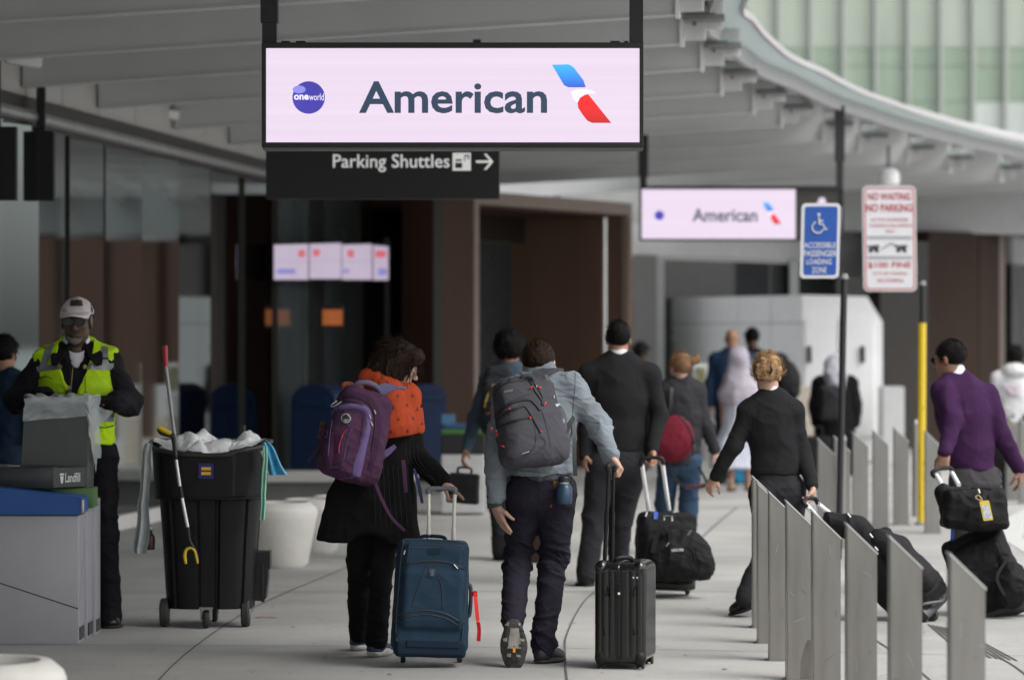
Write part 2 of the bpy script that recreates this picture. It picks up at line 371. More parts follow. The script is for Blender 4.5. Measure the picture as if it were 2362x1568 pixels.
# ================= glass facade (left) =================
FY=[2,14,22,27.9,32.3,39,46]; FX=[-6.2,-5.35,-4.62,-4.02,-3.5,-2.7,-1.58]
def fx(y): return float(np.interp(y,FY,FX))
def fpt(px):
    Y=30.
    for _ in range(60): Y=Y+.5*(fx(Y)*FP/(px-CX)-Y) if px<CX else Y
    return (fx(Y),Y)
lines=[-480,-380,-280,-190,-100,-18,65,150,233,317,398,478,556,633,712,790,866,896]
pts=[(fx(y),y) for y in (8,10,12,14,16,18,20)]+[fpt(l) for l in lines[1:]]
fac=thing('glass_facade','reflective glass facade with a slim tube rail along its top, left of the walkway','facade',(-4,28,0))
for i in range(len(pts)-1):
    a,b=pts[i],pts[i+1]; c=Vector(((a[0]+b[0])/2,(a[1]+b[1])/2,0)); px=CX+c.x/c.y*FP; L_=(Vector(a)-Vector(b)).length
    Tg=(9.5,44) if px<62 else (9.25+(i%4)*.42,58) if px<400 else ((2.4,53),(3.9,50.9),(2.6,52.8))[i%3] if px<640 else ((3.2,52.6),(2.5,53))[i%2]
    dd=Vector((c.x,c.y,0)).normalized(); oo=(Vector((*Tg,0))-c).normalized(); nn=(oo-dd).normalized(); d=Vector((-nn.y,nn.x,0)); A=c-d*(L_/2-.012); B=c+d*(L_/2-.012)
    p=obj('pane',prism([A[:2],B[:2],(B+Vector((-.03,0,0)))[:2],(A+Vector((-.03,0,0)))[:2]],.13,3.42),MIR if px<640 else MIR2,fac)
    obj('mullion',box((a[0]-.06,a[1]-.009,.13),(a[0]+.04,a[1]+.009,3.42)),DKBR,fac)
    wallbox(a,b,0,.128,.16,WHITEC,'base_ledge',fac,inward=-.35)
obj('top_rail',tube([V(x+.05,y,3.5) for x,y in pts],.05,12),mat('rail',(.42,.42,.42),.35,metal=.6),fac,smooth=True)
obj('rail_shadow_gap',join(*[prism([(a[0]-.05,a[1]),(b[0]-.05,b[1]),(b[0]+.02,b[1]),(a[0]+.02,a[1])],3.421,3.66) for a,b in zip(pts,pts[1:])]),DKBR,fac)
uw=thing('upper_wall','pale grey panelled wall above the glass facade on the left','wall',(-4.2,28,3.6))
for a,b in zip(pts,pts[1:]):
    d=vdir(a,b); A=Vector((*a,0))+d*.01; B=Vector((*b,0))-d*.01
    obj('wall_panel',prism([(A.x-.12,A.y),(B.x-.12,B.y),(B.x-.02,B.y),(A.x-.02,A.y)],3.601,4.62),WALLP,uw)
obj('backing',prism([(x-.13,y) for x,y in pts]+[(x-.25,y) for x,y in reversed(pts)],0,4.62),DARK,uw)
# ================= canopy =================
TY=[1.5,4.3,7.2,9.9,12.6,15.3,17.9,20.4,23,25.6,28.1,30.7,33.8,36.5,38.8,41.7,44.1,46.8,49.4,52.2,55,58,61,64.5,68]
TX=[1.9,1.6,1.4,1.25,1.15,1.08,1.05,1.05,1.1,1.18,1.33,1.63,1.98,2.47,2.93,3.64,4.3,5.2,6.08,7.18,8.4,9.9,11.4,13.3,15.3]
can=thing('entrance_canopy','long grey canopy with close set beams and a curved glass edged rim over the walkway','canopy',(0,30,4))
for x,y in zip(TX,TY):
    i=TY.index(y)
    if y<15: continue
    if y<47:
        wy=y+.55; W=Vector((fx(min(wy,46)) if wy<46 else -1.58+(wy-46)*.5,wy,3.745))
    else:
        d=Vector((TX[i]-TX[i-1],TY[i]-TY[i-1],0)).normalized(); n=Vector((-d.y,d.x,0)); W=Vector((x,y,0))+n*8; W.z=3.70
    T=Vector((x,y,4.045)); d=(T-W); d.z=0; d.normalize(); s=Vector((-d.y,d.x,0))*.05
    v=[]
    for q,(zb,zt) in ((W,(W.z,4.56)),(T,(T.z,4.56))):
        v+=[Vector((q.x,q.y,zb))-s,Vector((q.x,q.y,zb))+s,Vector((q.x,q.y,zt))+s,Vector((q.x,q.y,zt))-s]
    obj('beam',(v,[(0,1,2,3),(7,6,5,4),(0,4,5,1),(1,5,6,2),(2,6,7,3),(3,7,4,0)]),PAINT,can)
    # lower flange lip of the beam
    fl=[q+Vector((0,0,dz))+s*k for q in (W,T) for dz,k in ((-.014,-1.4),(-.014,1.4),(-.001,1.4),(-.001,-1.4))]
    obj('beam_flange',(fl,[(0,1,2,3),(7,6,5,4),(0,4,5,1),(1,5,6,2),(2,6,7,3),(3,7,4,0)]),PAINT,can)
    fr=frame(T,(-s).normalized() if s.y<0 else s.normalized(),(0,0,1))
    obj('end_cap',tf(box((.0,-.085,-.03),(.03,.06,.235)),fr),WHITE,can)
    obj('bracket',join(tf(box((.032,-.05,.02),(.2,.05,.3),.004),fr),tf(box((.2,-.04,.10),(.34,.03,.34)),fr)),PAINT,can)
    obj('bracket_slot',tf(box((.05,-.3,.16),(.36,-.06,.2)),fr),PAINTD,can)
    obj('glass_bar',tf(box((.03,-.34,.21),(.24,-.07,.26)),fr),GLASSW,can)
    obj('bolt',tf(box((.1,-.058,.13),(.13,-.05,.16),.003),fr),PAINTD,can)
# roof above the beams
edge=[(x+.14,y) for x,y in zip(TX,TY)]
back=[(fx(y)-.1,y) for y in (2,14,22,27.9,32.3,39,46)]+[(3,52),(4,62),(5,68)]
edge=[(1.6,-22),(1.5,0)]+[e for e in edge if e[1]>14]; back=[(-6.4,-22),(-6.3,8),(fx(14)-.1,14)]+back[2:]
obj('roof',prism(edge+list(reversed(back)),4.561,4.75),CEIL,can)
# rim: fascia, glass strip and lip from the outline seen in the photo
lowpx=[(105,-60),(140,200),(220,285),(300,370),(400,450),(500,520),(620,575),(740,620),(870,683),(1000,740),(1130,787),(1270,830),(1410,877),(1560,920),(1710,960),(1870,1000),(2030,1037),(2200,1070),(2361,1110),(2600,1165),(2900,1215)]
rim=[]
for cx_,cy_ in lowpx[1:]:
    x,y=1575.5+cx_*.33359,cy_*.33359; s=(CY-y)/2.55; Y=FP/s; rim.append((( x-CX)/s,Y))
near=[(1.5,14.2),(1.42,20),(1.5,25)]
rim=near+[(x,y) for x,y in rim if y>26.5]
rp=cr([V(x,y,0) for x,y in rim],4)
def sweep(prof,path):
    v=[];f=[];n=len(prof)
    for i,p in enumerate(path):
        d=(path[min(i+1,len(path)-1)]-path[max(i-1,0)]).normalized(); o=Vector((d.y,-d.x,0))
        for a,z in prof: v.append(p+o*a+Vector((0,0,z)))
    for i in range(len(path)-1):
        for k in range(n): f.append((i*n+k,i*n+(k+1)%n,(i+1)*n+(k+1)%n,(i+1)*n+k))
    f+=[tuple(range(n-1,-1,-1)),tuple((len(path)-1)*n+k for k in range(n))]; return v,f
RIMP=mat('rim_paint',(.44,.43,.43),.45,var=.04)
obj('rim_fascia',sweep([(0,4.25),(.05,4.25),(.05,4.41),(0,4.41)],rp),RIMP,can,smooth='auto')
obj('rim_glass',sweep([(.055,4.405),(.30,4.425),(.30,4.44),(.055,4.42)],rp),GLASSW,can,smooth='auto')
obj('rim_lip',sweep([(.301,4.405),(.335,4.405),(.335,4.465),(.301,4.465)],rp),RIMP,can,smooth='auto')
obj('rim_seal',sweep([(-.012,4.405),(-.002,4.405),(-.002,4.425),(-.012,4.425)],rp),PAINTD,can)
jn=[]
for i in range(0,len(rim)-1):
    x,y=rim[i]; d=Vector((rim[i+1][0]-x,rim[i+1][1]-y,0)).normalized(); fr=frame((x,y,4.25),Vector((d.y,-d.x,0)),(0,0,1))
    if i%2==0: jn.append(tf(box((-.012,-.006,.001),(.012,-.001,.155)),fr))
obj('fascia_joint',join(*jn),PAINTD,can)
obj('outer_soffit',sweep([(-.30,4.42),(0,4.42),(0,4.56),(-.30,4.56)],rp),PAINT,can)
# ================= far green glass building =================
gb=thing('green_glass_building','tall building clad in pale green glass fins behind the canopy rim','building',(15,112,0))
GG=mat('green_glass',(.26,.33,.26),.35,var=0,col2=(.45,.48,.41),vs=.22,stretch=(1.6,1,.35),spec=.6)
GG2=mat('green_glass_dark',(.19,.27,.20),.3,var=0,col2=(.33,.39,.31),vs=.5,stretch=(2.5,1,.4),spec=.6)
GG3=mat('green_glass_pale',(.47,.51,.48),.35,var=.1,vs=.8,stretch=(3,1,.3))
FINM=mat('fin',(.36,.38,.36),.5,var=.05)
x0=-12.; k=0
GB=[(0,4.5,GG3),(4.5,7.6,GG),(7.6,9.2,GG),(9.2,10.3,GG2),(10.3,10.9,GG2),(10.9,17,GG),(17,18.3,GG2),(18.3,25,GG),(25,26,GG2),(26,34,GG)]
while x0<46:
    for j,(za,zb,m) in enumerate(GB):
        if m is GG3 and x0<14: m=GG
        if 4<za<9 and x0>14.5: m=GG3
        if za==7.6 and 8<x0<14: m=GG2
        obj('glass_panel',box((x0+.02,112+rng.uniform(0,.03),za+.01),(x0+.99,112.1,zb-.01)),m,gb)
    obj('fin',box((x0-.045,111.75,0),(x0+.045,112.2,34)),FINM,gb); x0+=1.02
obj('core',box((-12,112.3,0),(46,130,34)),PAINT,gb)
# ================= brown entrance portals =================
def Wp(px,Y): return ((px-CX)*Y/FP,Y)
po=thing('entrance_portal','dark brown framed doorway with a tan edged lintel in the centre of the photo','doorway',(0,45,0))
A=Wp(895,46.2); B=Wp(1000,42.6); C1=Wp(1094,43.2); C2=Wp(1105,43.4)
wallbox(A,B,0,3.45,.12,DKBR,'side_panel',po)
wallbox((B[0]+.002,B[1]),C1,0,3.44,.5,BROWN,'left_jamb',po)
wallbox(C1,C2,0,3.45,.6,TAN,'jamb_edge',po)
E1=Wp(1448,47.2); E2=Wp(1458,47.4)
d=vdir(C2,E1); n=Vector((-d.y,d.x,0))
wallbox(C2,E2,3.36,3.52,.10,TAN,'lintel_edge',po)
q=lambda p,t:(p[0]+n.x*t,p[1]+n.y*t)
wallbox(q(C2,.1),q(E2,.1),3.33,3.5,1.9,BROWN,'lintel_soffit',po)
wallbox(q(C2,1.5),q(E2,1.5),3.0,3.33,.2,DKBR,'door_header',po)
# far side wall of the porch, with a pale post
F1=q(E1,1.75)
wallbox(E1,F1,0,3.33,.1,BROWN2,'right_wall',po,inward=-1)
wallbox(E1,E2,0,3.36,.08,TAN,'right_edge',po)
wallbox(q(C2,1.75),F1,0,3.0,.05,DGL,'door_glass',po)
for t in (.18,.36,.6):
    a=Vector((*q(C2,1.7),0)).lerp(Vector((*F1,0)),t); obj('door_frame',box((a.x-.03,a.y-.05,0),(a.x+.03,a.y,3.0)),LGREY if t<.3 else PAINTD,po)
a=Wp(1393,46.9); obj('steel_post',lathe([(.028,0),(.028,3.3)],12,(a[0],a[1]-.3,0)),ALU,po,smooth='auto')
# set back frontage between the two portals
mid=thing('terminal_frontage','recessed dark glazed frontage under a pale grey band behind the white booth','frontage',(3,54,0))
a,b,c=Wp(1452,52),Wp(1850,56),Wp(2230,60)
for (p,r,za,zb) in ((a,b,2.95,3.42),(b,c,2.72,3.5)): wallbox(p,r,za,zb,.3,LGREY,'fascia_band',mid)
wallbox((a[0],a[1]+.35),(c[0],c[1]+.35),0,2.9,.1,DGL,'glazing',mid)
for px,Y,wd in ((1488,52.1,.34),(1523,52.3,.12),(1832,55.6,.14),(2150,58.6,.1)):
    p=Wp(px,Y); obj('pier',box((p[0]-wd/2,p[1],0),(p[0]+wd/2,p[1]+.2,2.94)),LGREY if wd<.3 else PAINTD,mid)
wallbox((a[0]-1,a[1]+.5),(c[0]+9,c[1]+3),3.4,4.6,.2,mat('upper_band',(.28,.285,.28),.7,var=.06),'upper_band',mid)
obj('drop_soffit',box((Wp(2095,57.5)[0],57.5,2.85),(Wp(2205,57.5)[0],58.6,3.5)),LGREY,mid)
# right portal
po2=thing('brown_portal_wall','large dark brown panelled wall at the right behind the yellow pole','wall',(7,57,0))
a,b,c,d_=Wp(2030,55.5),Wp(2142,56),Wp(2258,57),Wp(2306,57.6)
wallbox(a,b,0,3.25,.3,DKBR,'panel',po2); wallbox((b[0]+.004,b[1]),c,0,3.42,.3,mat('brown_panel_dark',(.034,.022,.016),.6,var=.1,spec=.12),'panel',po2)
wallbox((c[0]+.012,c[1]),d_,0,3.42,.3,mat('brown_panel_dark',(.034,.022,.016)),'panel',po2); e=Wp(2318,57.9); wallbox(d_,e,0,3.43,.35,TAN,'edge_trim',po2)
obj('reflected_filler',box((8.4,57.9,3.5),(15,58.2,4.9)),mat('reflected_filler_grey',(.16,.17,.17),.7,var=.06),po2)  # unseen grey panel added to cover the bright gap mirrored in the facade
for xa,xb in ((8.75,10.15),(10.4,11.3),(11.5,12.9)): wallbox((xa,57.2+(xa-8.7)*.4),(xb,57.2+(xb-8.7)*.4),0,3.42,.3,BROWN,'panel',po2)  # unseen brown panels added so that the facade panes mirror them
g1=Wp(2322,61); g2=Wp(2700,70)
wallbox(g1,g2,0,3.6,.2,DGL,'glazing',po2); wallbox(g1,g2,3.0,3.45,.1,LGREY,'glazing_head',po2,inward=-1)
for px,Y in ((2338,61.2),(2420,63)): p=Wp(px,Y); obj('pier',box((p[0]-.06,p[1]-.2,0),(p[0]+.06,p[1]-.02,3.0)),LGREY,po2)
# plug the view beneath the canopy beyond the frontage
tag(obj('terminal_back_wall',box((-14,74,0),(30,75,4.4)),PAINTD),'plain grey terminal wall far behind the entrances','wall')
# ================= white booth =================
bo=thing('white_booth','white panelled booth with a cut top corner and black door pulls','booth',(4,50,0))
Yb=50.; f=lambda px,py,Y=Yb:P(px,py,Y)
l=P(1528,682,53.5); m1=P(1850,680,Yb)
wallbox((l.x,l.y),(m1.x,Yb+.02),0,2.33,.1,LWHITE,'side_wall',bo)
wallbox((l.x-.0,l.y-.012),(m1.x,Yb+.008),1.93,1.95,.006,LGREY,'wall_seam',bo)
o=[(m1.x,0),(m1.x,P(0,680,Yb).z),(P(2000,0,Yb).x,P(0,684,Yb).z),(P(2036,0,Yb).x,P(0,742,Yb).z),(P(2036,0,Yb).x,0)]
obj('front_wall',plate(o,Yb,Yb+1.6),LWHITE,bo)
for xa,xb in ((1856,1925),(1935,2015)):
    obj('door_panel',box((P(xa,0,Yb).x,Yb-.03,.35),(P(xb,0,Yb).x,Yb-.003,2.0),.004),LWHITE,bo)
for xa in (1866,1989): obj('door_pull',box((P(xa-5,0,Yb).x,Yb-.08,P(0,836,Yb).z),(P(xa+5,0,Yb).x,Yb-.035,P(0,798,Yb).z),.008),BLACK,bo)
d=vdir((l.x,l.y),(m1.x,Yb+.02)); nn=Vector((d.y,-d.x,0)); fs=Frame(V(l.x,l.y,0)+nn*.004,d,-nn)
for u in (1.1,2.2,3.1): obj('panel_joint',tf(box((u,-.004,.02),(u+.008,-.001,2.32)),fs),LGREY,bo)
for j,(z,w_) in enumerate(((1.84,.22),(1.80,.16),(1.66,.30),(1.58,.30),(1.50,.26))): obj('notice_line',tf(box((.12,-.006,z-.035),(.12+w_,-.002,z)),fs),mat('notice_red',(.40,.12,.13),.6) if j<2 else mat('notice_grey',(.35,.36,.37),.6),bo)
ns=thing('notice_board','small white framed notice board standing left of the lavender scarf in the distance','notice board',(P(1616,0,44).x,44,0))
obj('board',box((P(1600,0,44).x,44,P(0,915,44).z),(P(1632,0,44).x,44.04,P(0,838,44).z),.004),WHITE,ns); obj('poster',box((P(1605,0,44).x,43.992,P(0,905,44).z),(P(1627,0,44).x,43.998,P(0,848,44).z)),mat('poster',(.30,.33,.30),.6,var=.7,vs=9,col2=(.45,.45,.20)),ns)
for xa in (1602,1630): obj('leg',box((P(xa,0,44).x-.012,44,0),(P(xa,0,44).x+.012,44.03,P(0,915.5,44).z)),ALU,ns)
tag(obj('low_white_wall',box((P(2036,0,49).x,49,0),(P(2086,0,49).x,49.6,P(0,892,49).z),.01),LGREY),'low pale grey wall joined to the right of the white booth','wall')
for i,(xa,xb,yt,Y) in enumerate(((1800,1880,890,47.5),(1855,1905,965,46.8))):
    p=thing('stone_block','beige stone planter block in front of the white booth, '+('the taller one' if i==0 else 'the lower one'),'planter',(P((xa+xb)/2,0,Y).x,Y,0))
    obj('body',box((P(xa,0,Y).x,Y-.1,0),(P(xb,0,Y).x,Y+.3,P(0,yt,Y).z),.02),mat('beige_stone',(.5,.45,.38),.8,var=.1),p)
# ================= hanging signs =================
SCR=mat('screen_pink',(.475,.40,.49),.5,emit=1,var=.06,vs=3,stretch=(.02,1,6))
def emis(name,c,c2=None,s=1.,**k): return mat(name,c,.5,emit=1,var=0 if c2 is None else .01,col2=c2,**k)
# emission follows the same colours
def fixemit(m,f=1.):
    n,b=nodes(m); l=[x for x in n.links if x.to_socket==b.inputs['Base Color']]
    if l: n.links.new(l[0].from_socket,b.inputs['Emission Color'])
    b.inputs['Emission Strength'].default_value=f
    if l: n.links.remove(l[0])
    b.inputs['Base Color'].default_value=(.02,.02,.02,1)
    return m
fixemit(SCR)
def em(name,c,**k): return fixemit(mat(name,c,.5,emit=1,var=k.pop('var',.05),**k))
TEAL=em('logo_teal',(.019,.038,.046),col2=(.015,.028,.075),vs=7,stretch=(.02,1,8))
EBL=em('logo_blue',(.03,.22,.62),var=0); EBL2=em('logo_deep_blue',(.02,.055,.38),var=0)
EWH=em('logo_silver',(.55,.53,.62),var=0); EGY=em('logo_grey',(.22,.22,.33),var=0); ERD=em('logo_red',(.55,.012,.012),var=0); ERD2=em('logo_dark_red',(.28,.01,.012),var=0)
OWB=em('globe_blue',(.028,.022,.19),col2=(.045,.035,.28),vs=3); OWL=em('globe_light',(.17,.17,.48),var=0)
def grad(name,ca,cb,z0,z1):
    m=mat(name,ca,.5,var=0); n,b=nodes(m); tc=n.nodes.new('ShaderNodeTexCoord'); sp=n.nodes.new('ShaderNodeSeparateXYZ'); r=n.nodes.new('ShaderNodeMapRange'); mx=n.nodes.new('ShaderNodeMix'); mx.data_type='RGBA'
    n.links.new(tc.outputs['Object'],sp.inputs[0]); n.links.new(sp.outputs[2],r.inputs[0]); r.inputs[1].default_value=z0; r.inputs[2].default_value=z1
    n.links.new(r.outputs[0],mx.inputs[0]); mx.inputs[6].default_value=(*ca,1); mx.inputs[7].default_value=(*cb,1); n.links.new(mx.outputs[2],b.inputs['Emission Color']); b.inputs['Emission Strength'].default_value=1; b.inputs['Base Color'].default_value=(.02,.02,.02,1); return m
def airline_screen(root,fr,W_,H_,big,k=''):
    """screen content in frame fr: origin lower-left of the lit area, W_ x H_ metres; u,v in 0..1 of the picture area"""
    U=lambda u,v,dy=-.004:fr.w(u*W_,dy,v*H_)
    if big: n0=(615.,1474.,113.,328.); q=lambda x,y:((x-n0[0])/(n0[1]-n0[0])*W_,(n0[3]-y)/(n0[3]-n0[2])*H_)
    else: n0=(1480.,1835.,437.,551.); q=lambda x,y:((x-n0[0])/(n0[1]-n0[0])*W_,(n0[3]-y)/(n0[3]-n0[2])*H_)
    def shp(px,m,name,dy=-.004,cvt=None):
        pts=[q(*p) for p in px]; vf=([fr.w(a,dy,b) for a,b in pts],[tuple(range(len(pts)))])
        a=sum(pts[i][0]*pts[(i+1)%len(pts)][1]-pts[(i+1)%len(pts)][0]*pts[i][1] for i in range(len(pts)))
        if a<0: vf=(vf[0],[tuple(reversed(vf[1][0]))])
        return obj(name,vf,m,root)
    if big: T=lambda x,y:(x,y); x0,x1,y0,y1=828,1262,188,262
    else: T=lambda x,y:(1480+355*(.79+(x-1273)/(1410-1273)*.125)-2,467+(y-149)/(284-149)*50); x0,x1,y0,y1=1597,1747,481,512
    a0,b0=q(x0,y1); a1,b1=q(x1,y0)
    obj('airline_lettering',text('American',fr,a0,a1,b0,b1,-.004,bold=.02),TEAL,root)
    zz=[fr.w(0,0,q(0,T(0,y)[1])[1]).z-wl(root).z for y in (208,150,284,220)]
    shp([T(*p) for p in ((1273,150),(1310,149),(1318,152),(1325,158),(1346,186),(1351,202),(1311,202),(1301,197))] ,grad('tail_blue'+k,(.02,.05,.36),(.035,.30,.70),zz[0],zz[1]),'emblem_blue')
    shp([T(*p) for p in ((1317,212),(1330,207),(1350,206),(1366,209),(1376,217),(1362,216),(1350,218),(1338,224),(1332,238),(1322,229))],EWH,'emblem_silver',-.005)
    shp([T(*p) for p in ((1332,238),(1338,226),(1350,219),(1357,218),(1410,284),(1366,284),(1355,279),(1346,268),(1334,250))],grad('tail_red'+k,(.36,.01,.012),(.68,.012,.01),zz[2],zz[3]),'emblem_red')
    if big:
        c=(712,225.5); r=37.5; shp([(c[0]+r*math.cos(i*.157),c[1]+r*math.sin(i*.157)) for i in range(40)],OWB,'globe_emblem')
        shp([(690+15*math.cos(i*.31)-i*0,207+9*math.sin(i*.31)) for i in range(20)],OWL,'globe_shine',-.0045)
        a0,b0=q(678,231); a1,b1=q(712,219); obj('globe_lettering',text('one',fr,a0,a1,b0,b1,-.006,bold=.03),EWH,root)
        a0,b0=q(713,232); a1,b1=q(747,216); obj('globe_lettering',text('world',fr,a0,a1,b0,b1,-.006),EWH,root)
    else:
        c=(1521,497); r=11; shp([(c[0]+r*math.cos(i*.3),c[1]+r*math.sin(i*.3)) for i in range(21)],OWB,'globe_emblem')
Y=19.4
s1=thing('airline_sign','wide lit pink airline sign hanging above the two near walkers, reading American','sign',P(1044,340,Y))
r=lambda xa,ya,xb,yb,Y0,Y1,**k: box((P(xa,0,Y).x,Y0,P(0,yb,Y).z),(P(xb,0,Y).x,Y1,P(0,ya,Y).z),**k)
BB=mat('sign_frame',(.010,.011,.011),.4,var=.15)
obj('housing',r(604,99,1484,340,Y+.012,Y+.20,bev=.004),BB,s1)
for a in ((604,99,614,340),(1475,99,1484,340),(614.1,99,1474.9,112),(614.1,329,1474.9,340)): obj('frame_bar',r(*a,Y-.02,Y+.0118,bev=.002),BB,s1)
obj('bottom_trim',r(606,340.5,1484,345,Y-.01,Y+.21),mat('trim_grey',(.13,.12,.11),.4,metal=.5),s1)
o=P(615,328,Y); obj('screen',([P(614,329,Y)+V(0,.004,0),P(1475,329,Y)+V(0,.004,0),P(1475,112,Y)+V(0,.004,0),P(614,112,Y)+V(0,.004,0)],[(0,1,2,3)]),SCR,s1)
fr=Frame(o+V(0,.004,0)); airline_screen(s1,fr,(1474-615)*Y/FP,(328-113)*Y/FP,True,'1')
for xa,xb in ((603.5,637),(1453,1484)):
    x0,x1=P(xa,0,Y).x,P(xb,0,Y).x; obj('hanger',box((x0,Y+.03,P(0,98.5,Y).z),(x1,Y+.11,4.3)),BB,s1)
    if xa<700: obj('hanger_collar',box((x0-.008,Y+.02,P(0,52,Y).z),(x1+.008,Y+.12,4.05),.003),BB,s1)
for xa,xb in ((648,668),(682,704),(1408,1430),(1440,1449)): obj('bolt_head',r(xa,94,xb,98.6,Y+.02,Y+.05,bev=.003),BB,s1)
# dark directional sign behind
Y=26.6
s2=thing('parking_shuttle_sign','black overhead sign reading Parking Shuttles with a right arrow','sign',P(883,459,Y))
obj('panel',r(613,330,1153,459,Y,Y+.12,bev=.006),mat('sign_black',(.006,.0065,.0065),.35,var=.1),s2)
LET=mat('letter_white',(.62,.62,.60),.5,var=.05,emit=0)
fr=Frame(P(613,459,Y)); px=Y/FP
LETGLOW=mat('letter_glow',(.62,.62,.60),.5,var=0,emit=.30)  # emission added to brighten the sign letters, no lamp behind them
obj('lettering',text('Parking Shuttles',fr,(768-613)*px,(1037-613)*px,(459-397)*px,(459-356)*px,-.004,bold=.008),LETGLOW,s2)
obj('bus_icon',plate([((x-613)*px+fr.o.x,(459-y)*px+fr.o.z) for x,y in ((1044,394),(1086,394),(1086,353),(1044,353))],Y-.006,Y-.001),LETGLOW,s2)
IC=mat('icon_dark',(.02,.02,.02),.5)
for a in ((1050,376,1066,388),(1051,368,1065,372),(1071,358,1082,361),(1079,361,1082,368),(1071,358,1073,372)): obj('icon_mark',r(*a,Y-.009,Y-.0062),IC,s2)
obj('arrow',join(r(1098,370.5,1132,376,Y-.006,Y-.001),*[plate([(P(x,0,Y).x,P(0,y,Y).z) for x,y in q],Y-.006-.001*i,Y-.001) for i,q in enumerate((((1116,355),(1122,355),(1138,373),(1131,373)),((1116,392),(1122,392),(1138,373.5),(1131,373.5))))]),LETGLOW,s2)
for xa in (640,1100): obj('hanger',box((P(xa,0,Y).x-.03,Y+.03,P(0,331,Y).z),(P(xa,0,Y).x+.03,Y+.09,3.95)),BLACK,s2)
# second airline sign
Y=39.5
s3=thing('airline_sign','smaller distant airline sign reading American, right of the entrance','sign',P(1710,553,Y))
obj('housing',r(1476,430,1945,555,Y+.01,Y+.2,bev=.006),mat('sign_bronze',(.035,.033,.028),.5,var=.1),s3)
for a in ((1476,429,1945,437),(1476,551,1945,556),(1475,437.1,1480,550.9),(1940,437.1,1945.5,550.9)): obj('frame_bar',r(*a,Y-.02,Y+.0098),BB,s3)
obj('screen',([P(x,y,Y)+V(0,.005,0) for x,y in ((1480,551),(1835,551),(1835,437),(1480,437))],[(0,1,2,3)]),SCR,s3)
fr=Frame(P(1480,551,Y)+V(0,.005,0)); airline_screen(s3,fr,355*Y/FP,114*Y/FP,False,'2')
ic=[(1885,470),(1888,462),(1892,456),(1900,456),(1904,462),(1906,474),(1906,480),(1884,480)]
obj('pink_icon',plate([(P(x,0,Y).x,P(0,y,Y).z) for x,y in reversed(ic)],Y-.004,Y+.009),SCR,s3)
for xa in (1484,1938): obj('hanger',box((P(xa-8,0,Y).x,Y+.03,P(0,429,Y).z),(P(xa+8,0,Y).x,Y+.1,P(0,350 if xa>1500 else 385,Y).z)),BLACK,s3); obj('hanger_collar',box((P(xa-11,0,Y).x,Y+.02,P(0,(350 if xa>1500 else 385)+22,Y).z),(P(xa+11,0,Y).x,Y+.11,4.3)),BLACK,s3)
# black hanging sign at far left, plus a solid panel as its reflection
Y=27.
for i,(xa,xb,ya,yb,lb) in enumerate(((-60,37,292,462,'black hanging sign cut off by the left edge of the photo'),(62,124,302,463,'black hanging sign close beside the glass facade, second from the left edge'))):  # the second one is a solid stand-in for the first sign's reflection
    s=thing('hanging_sign_or_reflection',lb,'sign',P((xa+xb)/2,462,Y+i*1.7),group='black hanging sign and its reflection stand-in at the far left'); Z=Y+i*1.7
    obj('panel',box((P(xa,0,Z).x,Z,P(0,yb,Z).z),(P(xb,0,Z).x,Z+.1,P(0,ya,Z).z),.006),BLACKM,s)
    obj('hanger',box((P(xa,0,Z).x*.5+P(xb,0,Z).x*.5-.035,Z+.02,P(0,ya-1,Z).z),(P(xa,0,Z).x*.5+P(xb,0,Z).x*.5+.035,Z+.08,4.0)),BLACK,s)
# glowing panels standing in for screens reflected in the facade glass
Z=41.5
s=thing('reflected_display','four glowing pink panels with small red marks, standing in for screens reflected in the facade','display',P(764,648,Z))
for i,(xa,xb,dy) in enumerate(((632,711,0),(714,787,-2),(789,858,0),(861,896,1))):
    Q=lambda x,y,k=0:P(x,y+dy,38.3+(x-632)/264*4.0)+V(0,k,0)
    obj('screen',([Q(xa,645),Q(xb,645),Q(xb,563 if i<3 else 568),Q(xa,565)],[(0,1,2,3)]),em('display_pink',(.27,.225,.29),var=.04,vs=3),s)  # no real screen: display_* materials glow in place of reflected screens
    obj('reflected_frame',([Q(xa-2,647,.02),Q(xb+2,647,.02),Q(xb+2,560,.02),Q(xa-2,562,.02),Q(xa-2,647,.1),Q(xb+2,647,.1),Q(xb+2,560,.1),Q(xa-2,562,.1)],[(0,1,2,3),(4,7,6,5),(0,4,5,1),(3,2,6,7),(1,5,6,2),(0,3,7,4)]),BLACKM,s)
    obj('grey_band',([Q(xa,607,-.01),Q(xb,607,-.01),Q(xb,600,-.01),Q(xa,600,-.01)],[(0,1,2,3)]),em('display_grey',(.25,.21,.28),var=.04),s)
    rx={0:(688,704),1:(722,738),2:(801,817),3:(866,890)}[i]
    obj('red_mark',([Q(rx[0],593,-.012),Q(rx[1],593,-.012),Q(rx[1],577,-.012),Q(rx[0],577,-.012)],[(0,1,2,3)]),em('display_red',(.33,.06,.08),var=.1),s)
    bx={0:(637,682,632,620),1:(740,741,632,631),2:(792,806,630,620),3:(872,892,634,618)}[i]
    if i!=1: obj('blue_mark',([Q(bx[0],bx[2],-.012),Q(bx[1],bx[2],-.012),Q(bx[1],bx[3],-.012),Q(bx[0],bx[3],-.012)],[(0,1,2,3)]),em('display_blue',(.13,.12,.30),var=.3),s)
obj('hanger',box((P(783,0,Z).x-.03,Z+.6,P(0,562,Z).z),(P(783,0,Z).x+.03,Z+.66,P(0,528,Z).z)),BLACK,s)  # part of the stand-in for the reflected screens
s=thing('reflected_orange','small orange glowing panel standing in for a reflection in the facade above the mailboxes','display',P(766,755,41.5))  # orange glow added in place of a reflection in the glass
obj('orange_glow',([P(x,y,41.0) for x,y in ((744,750),(790,750),(790,714),(744,714))],[(0,1,2,3)]),em('orange',(.16,.042,.008),var=.2,vs=12),s)
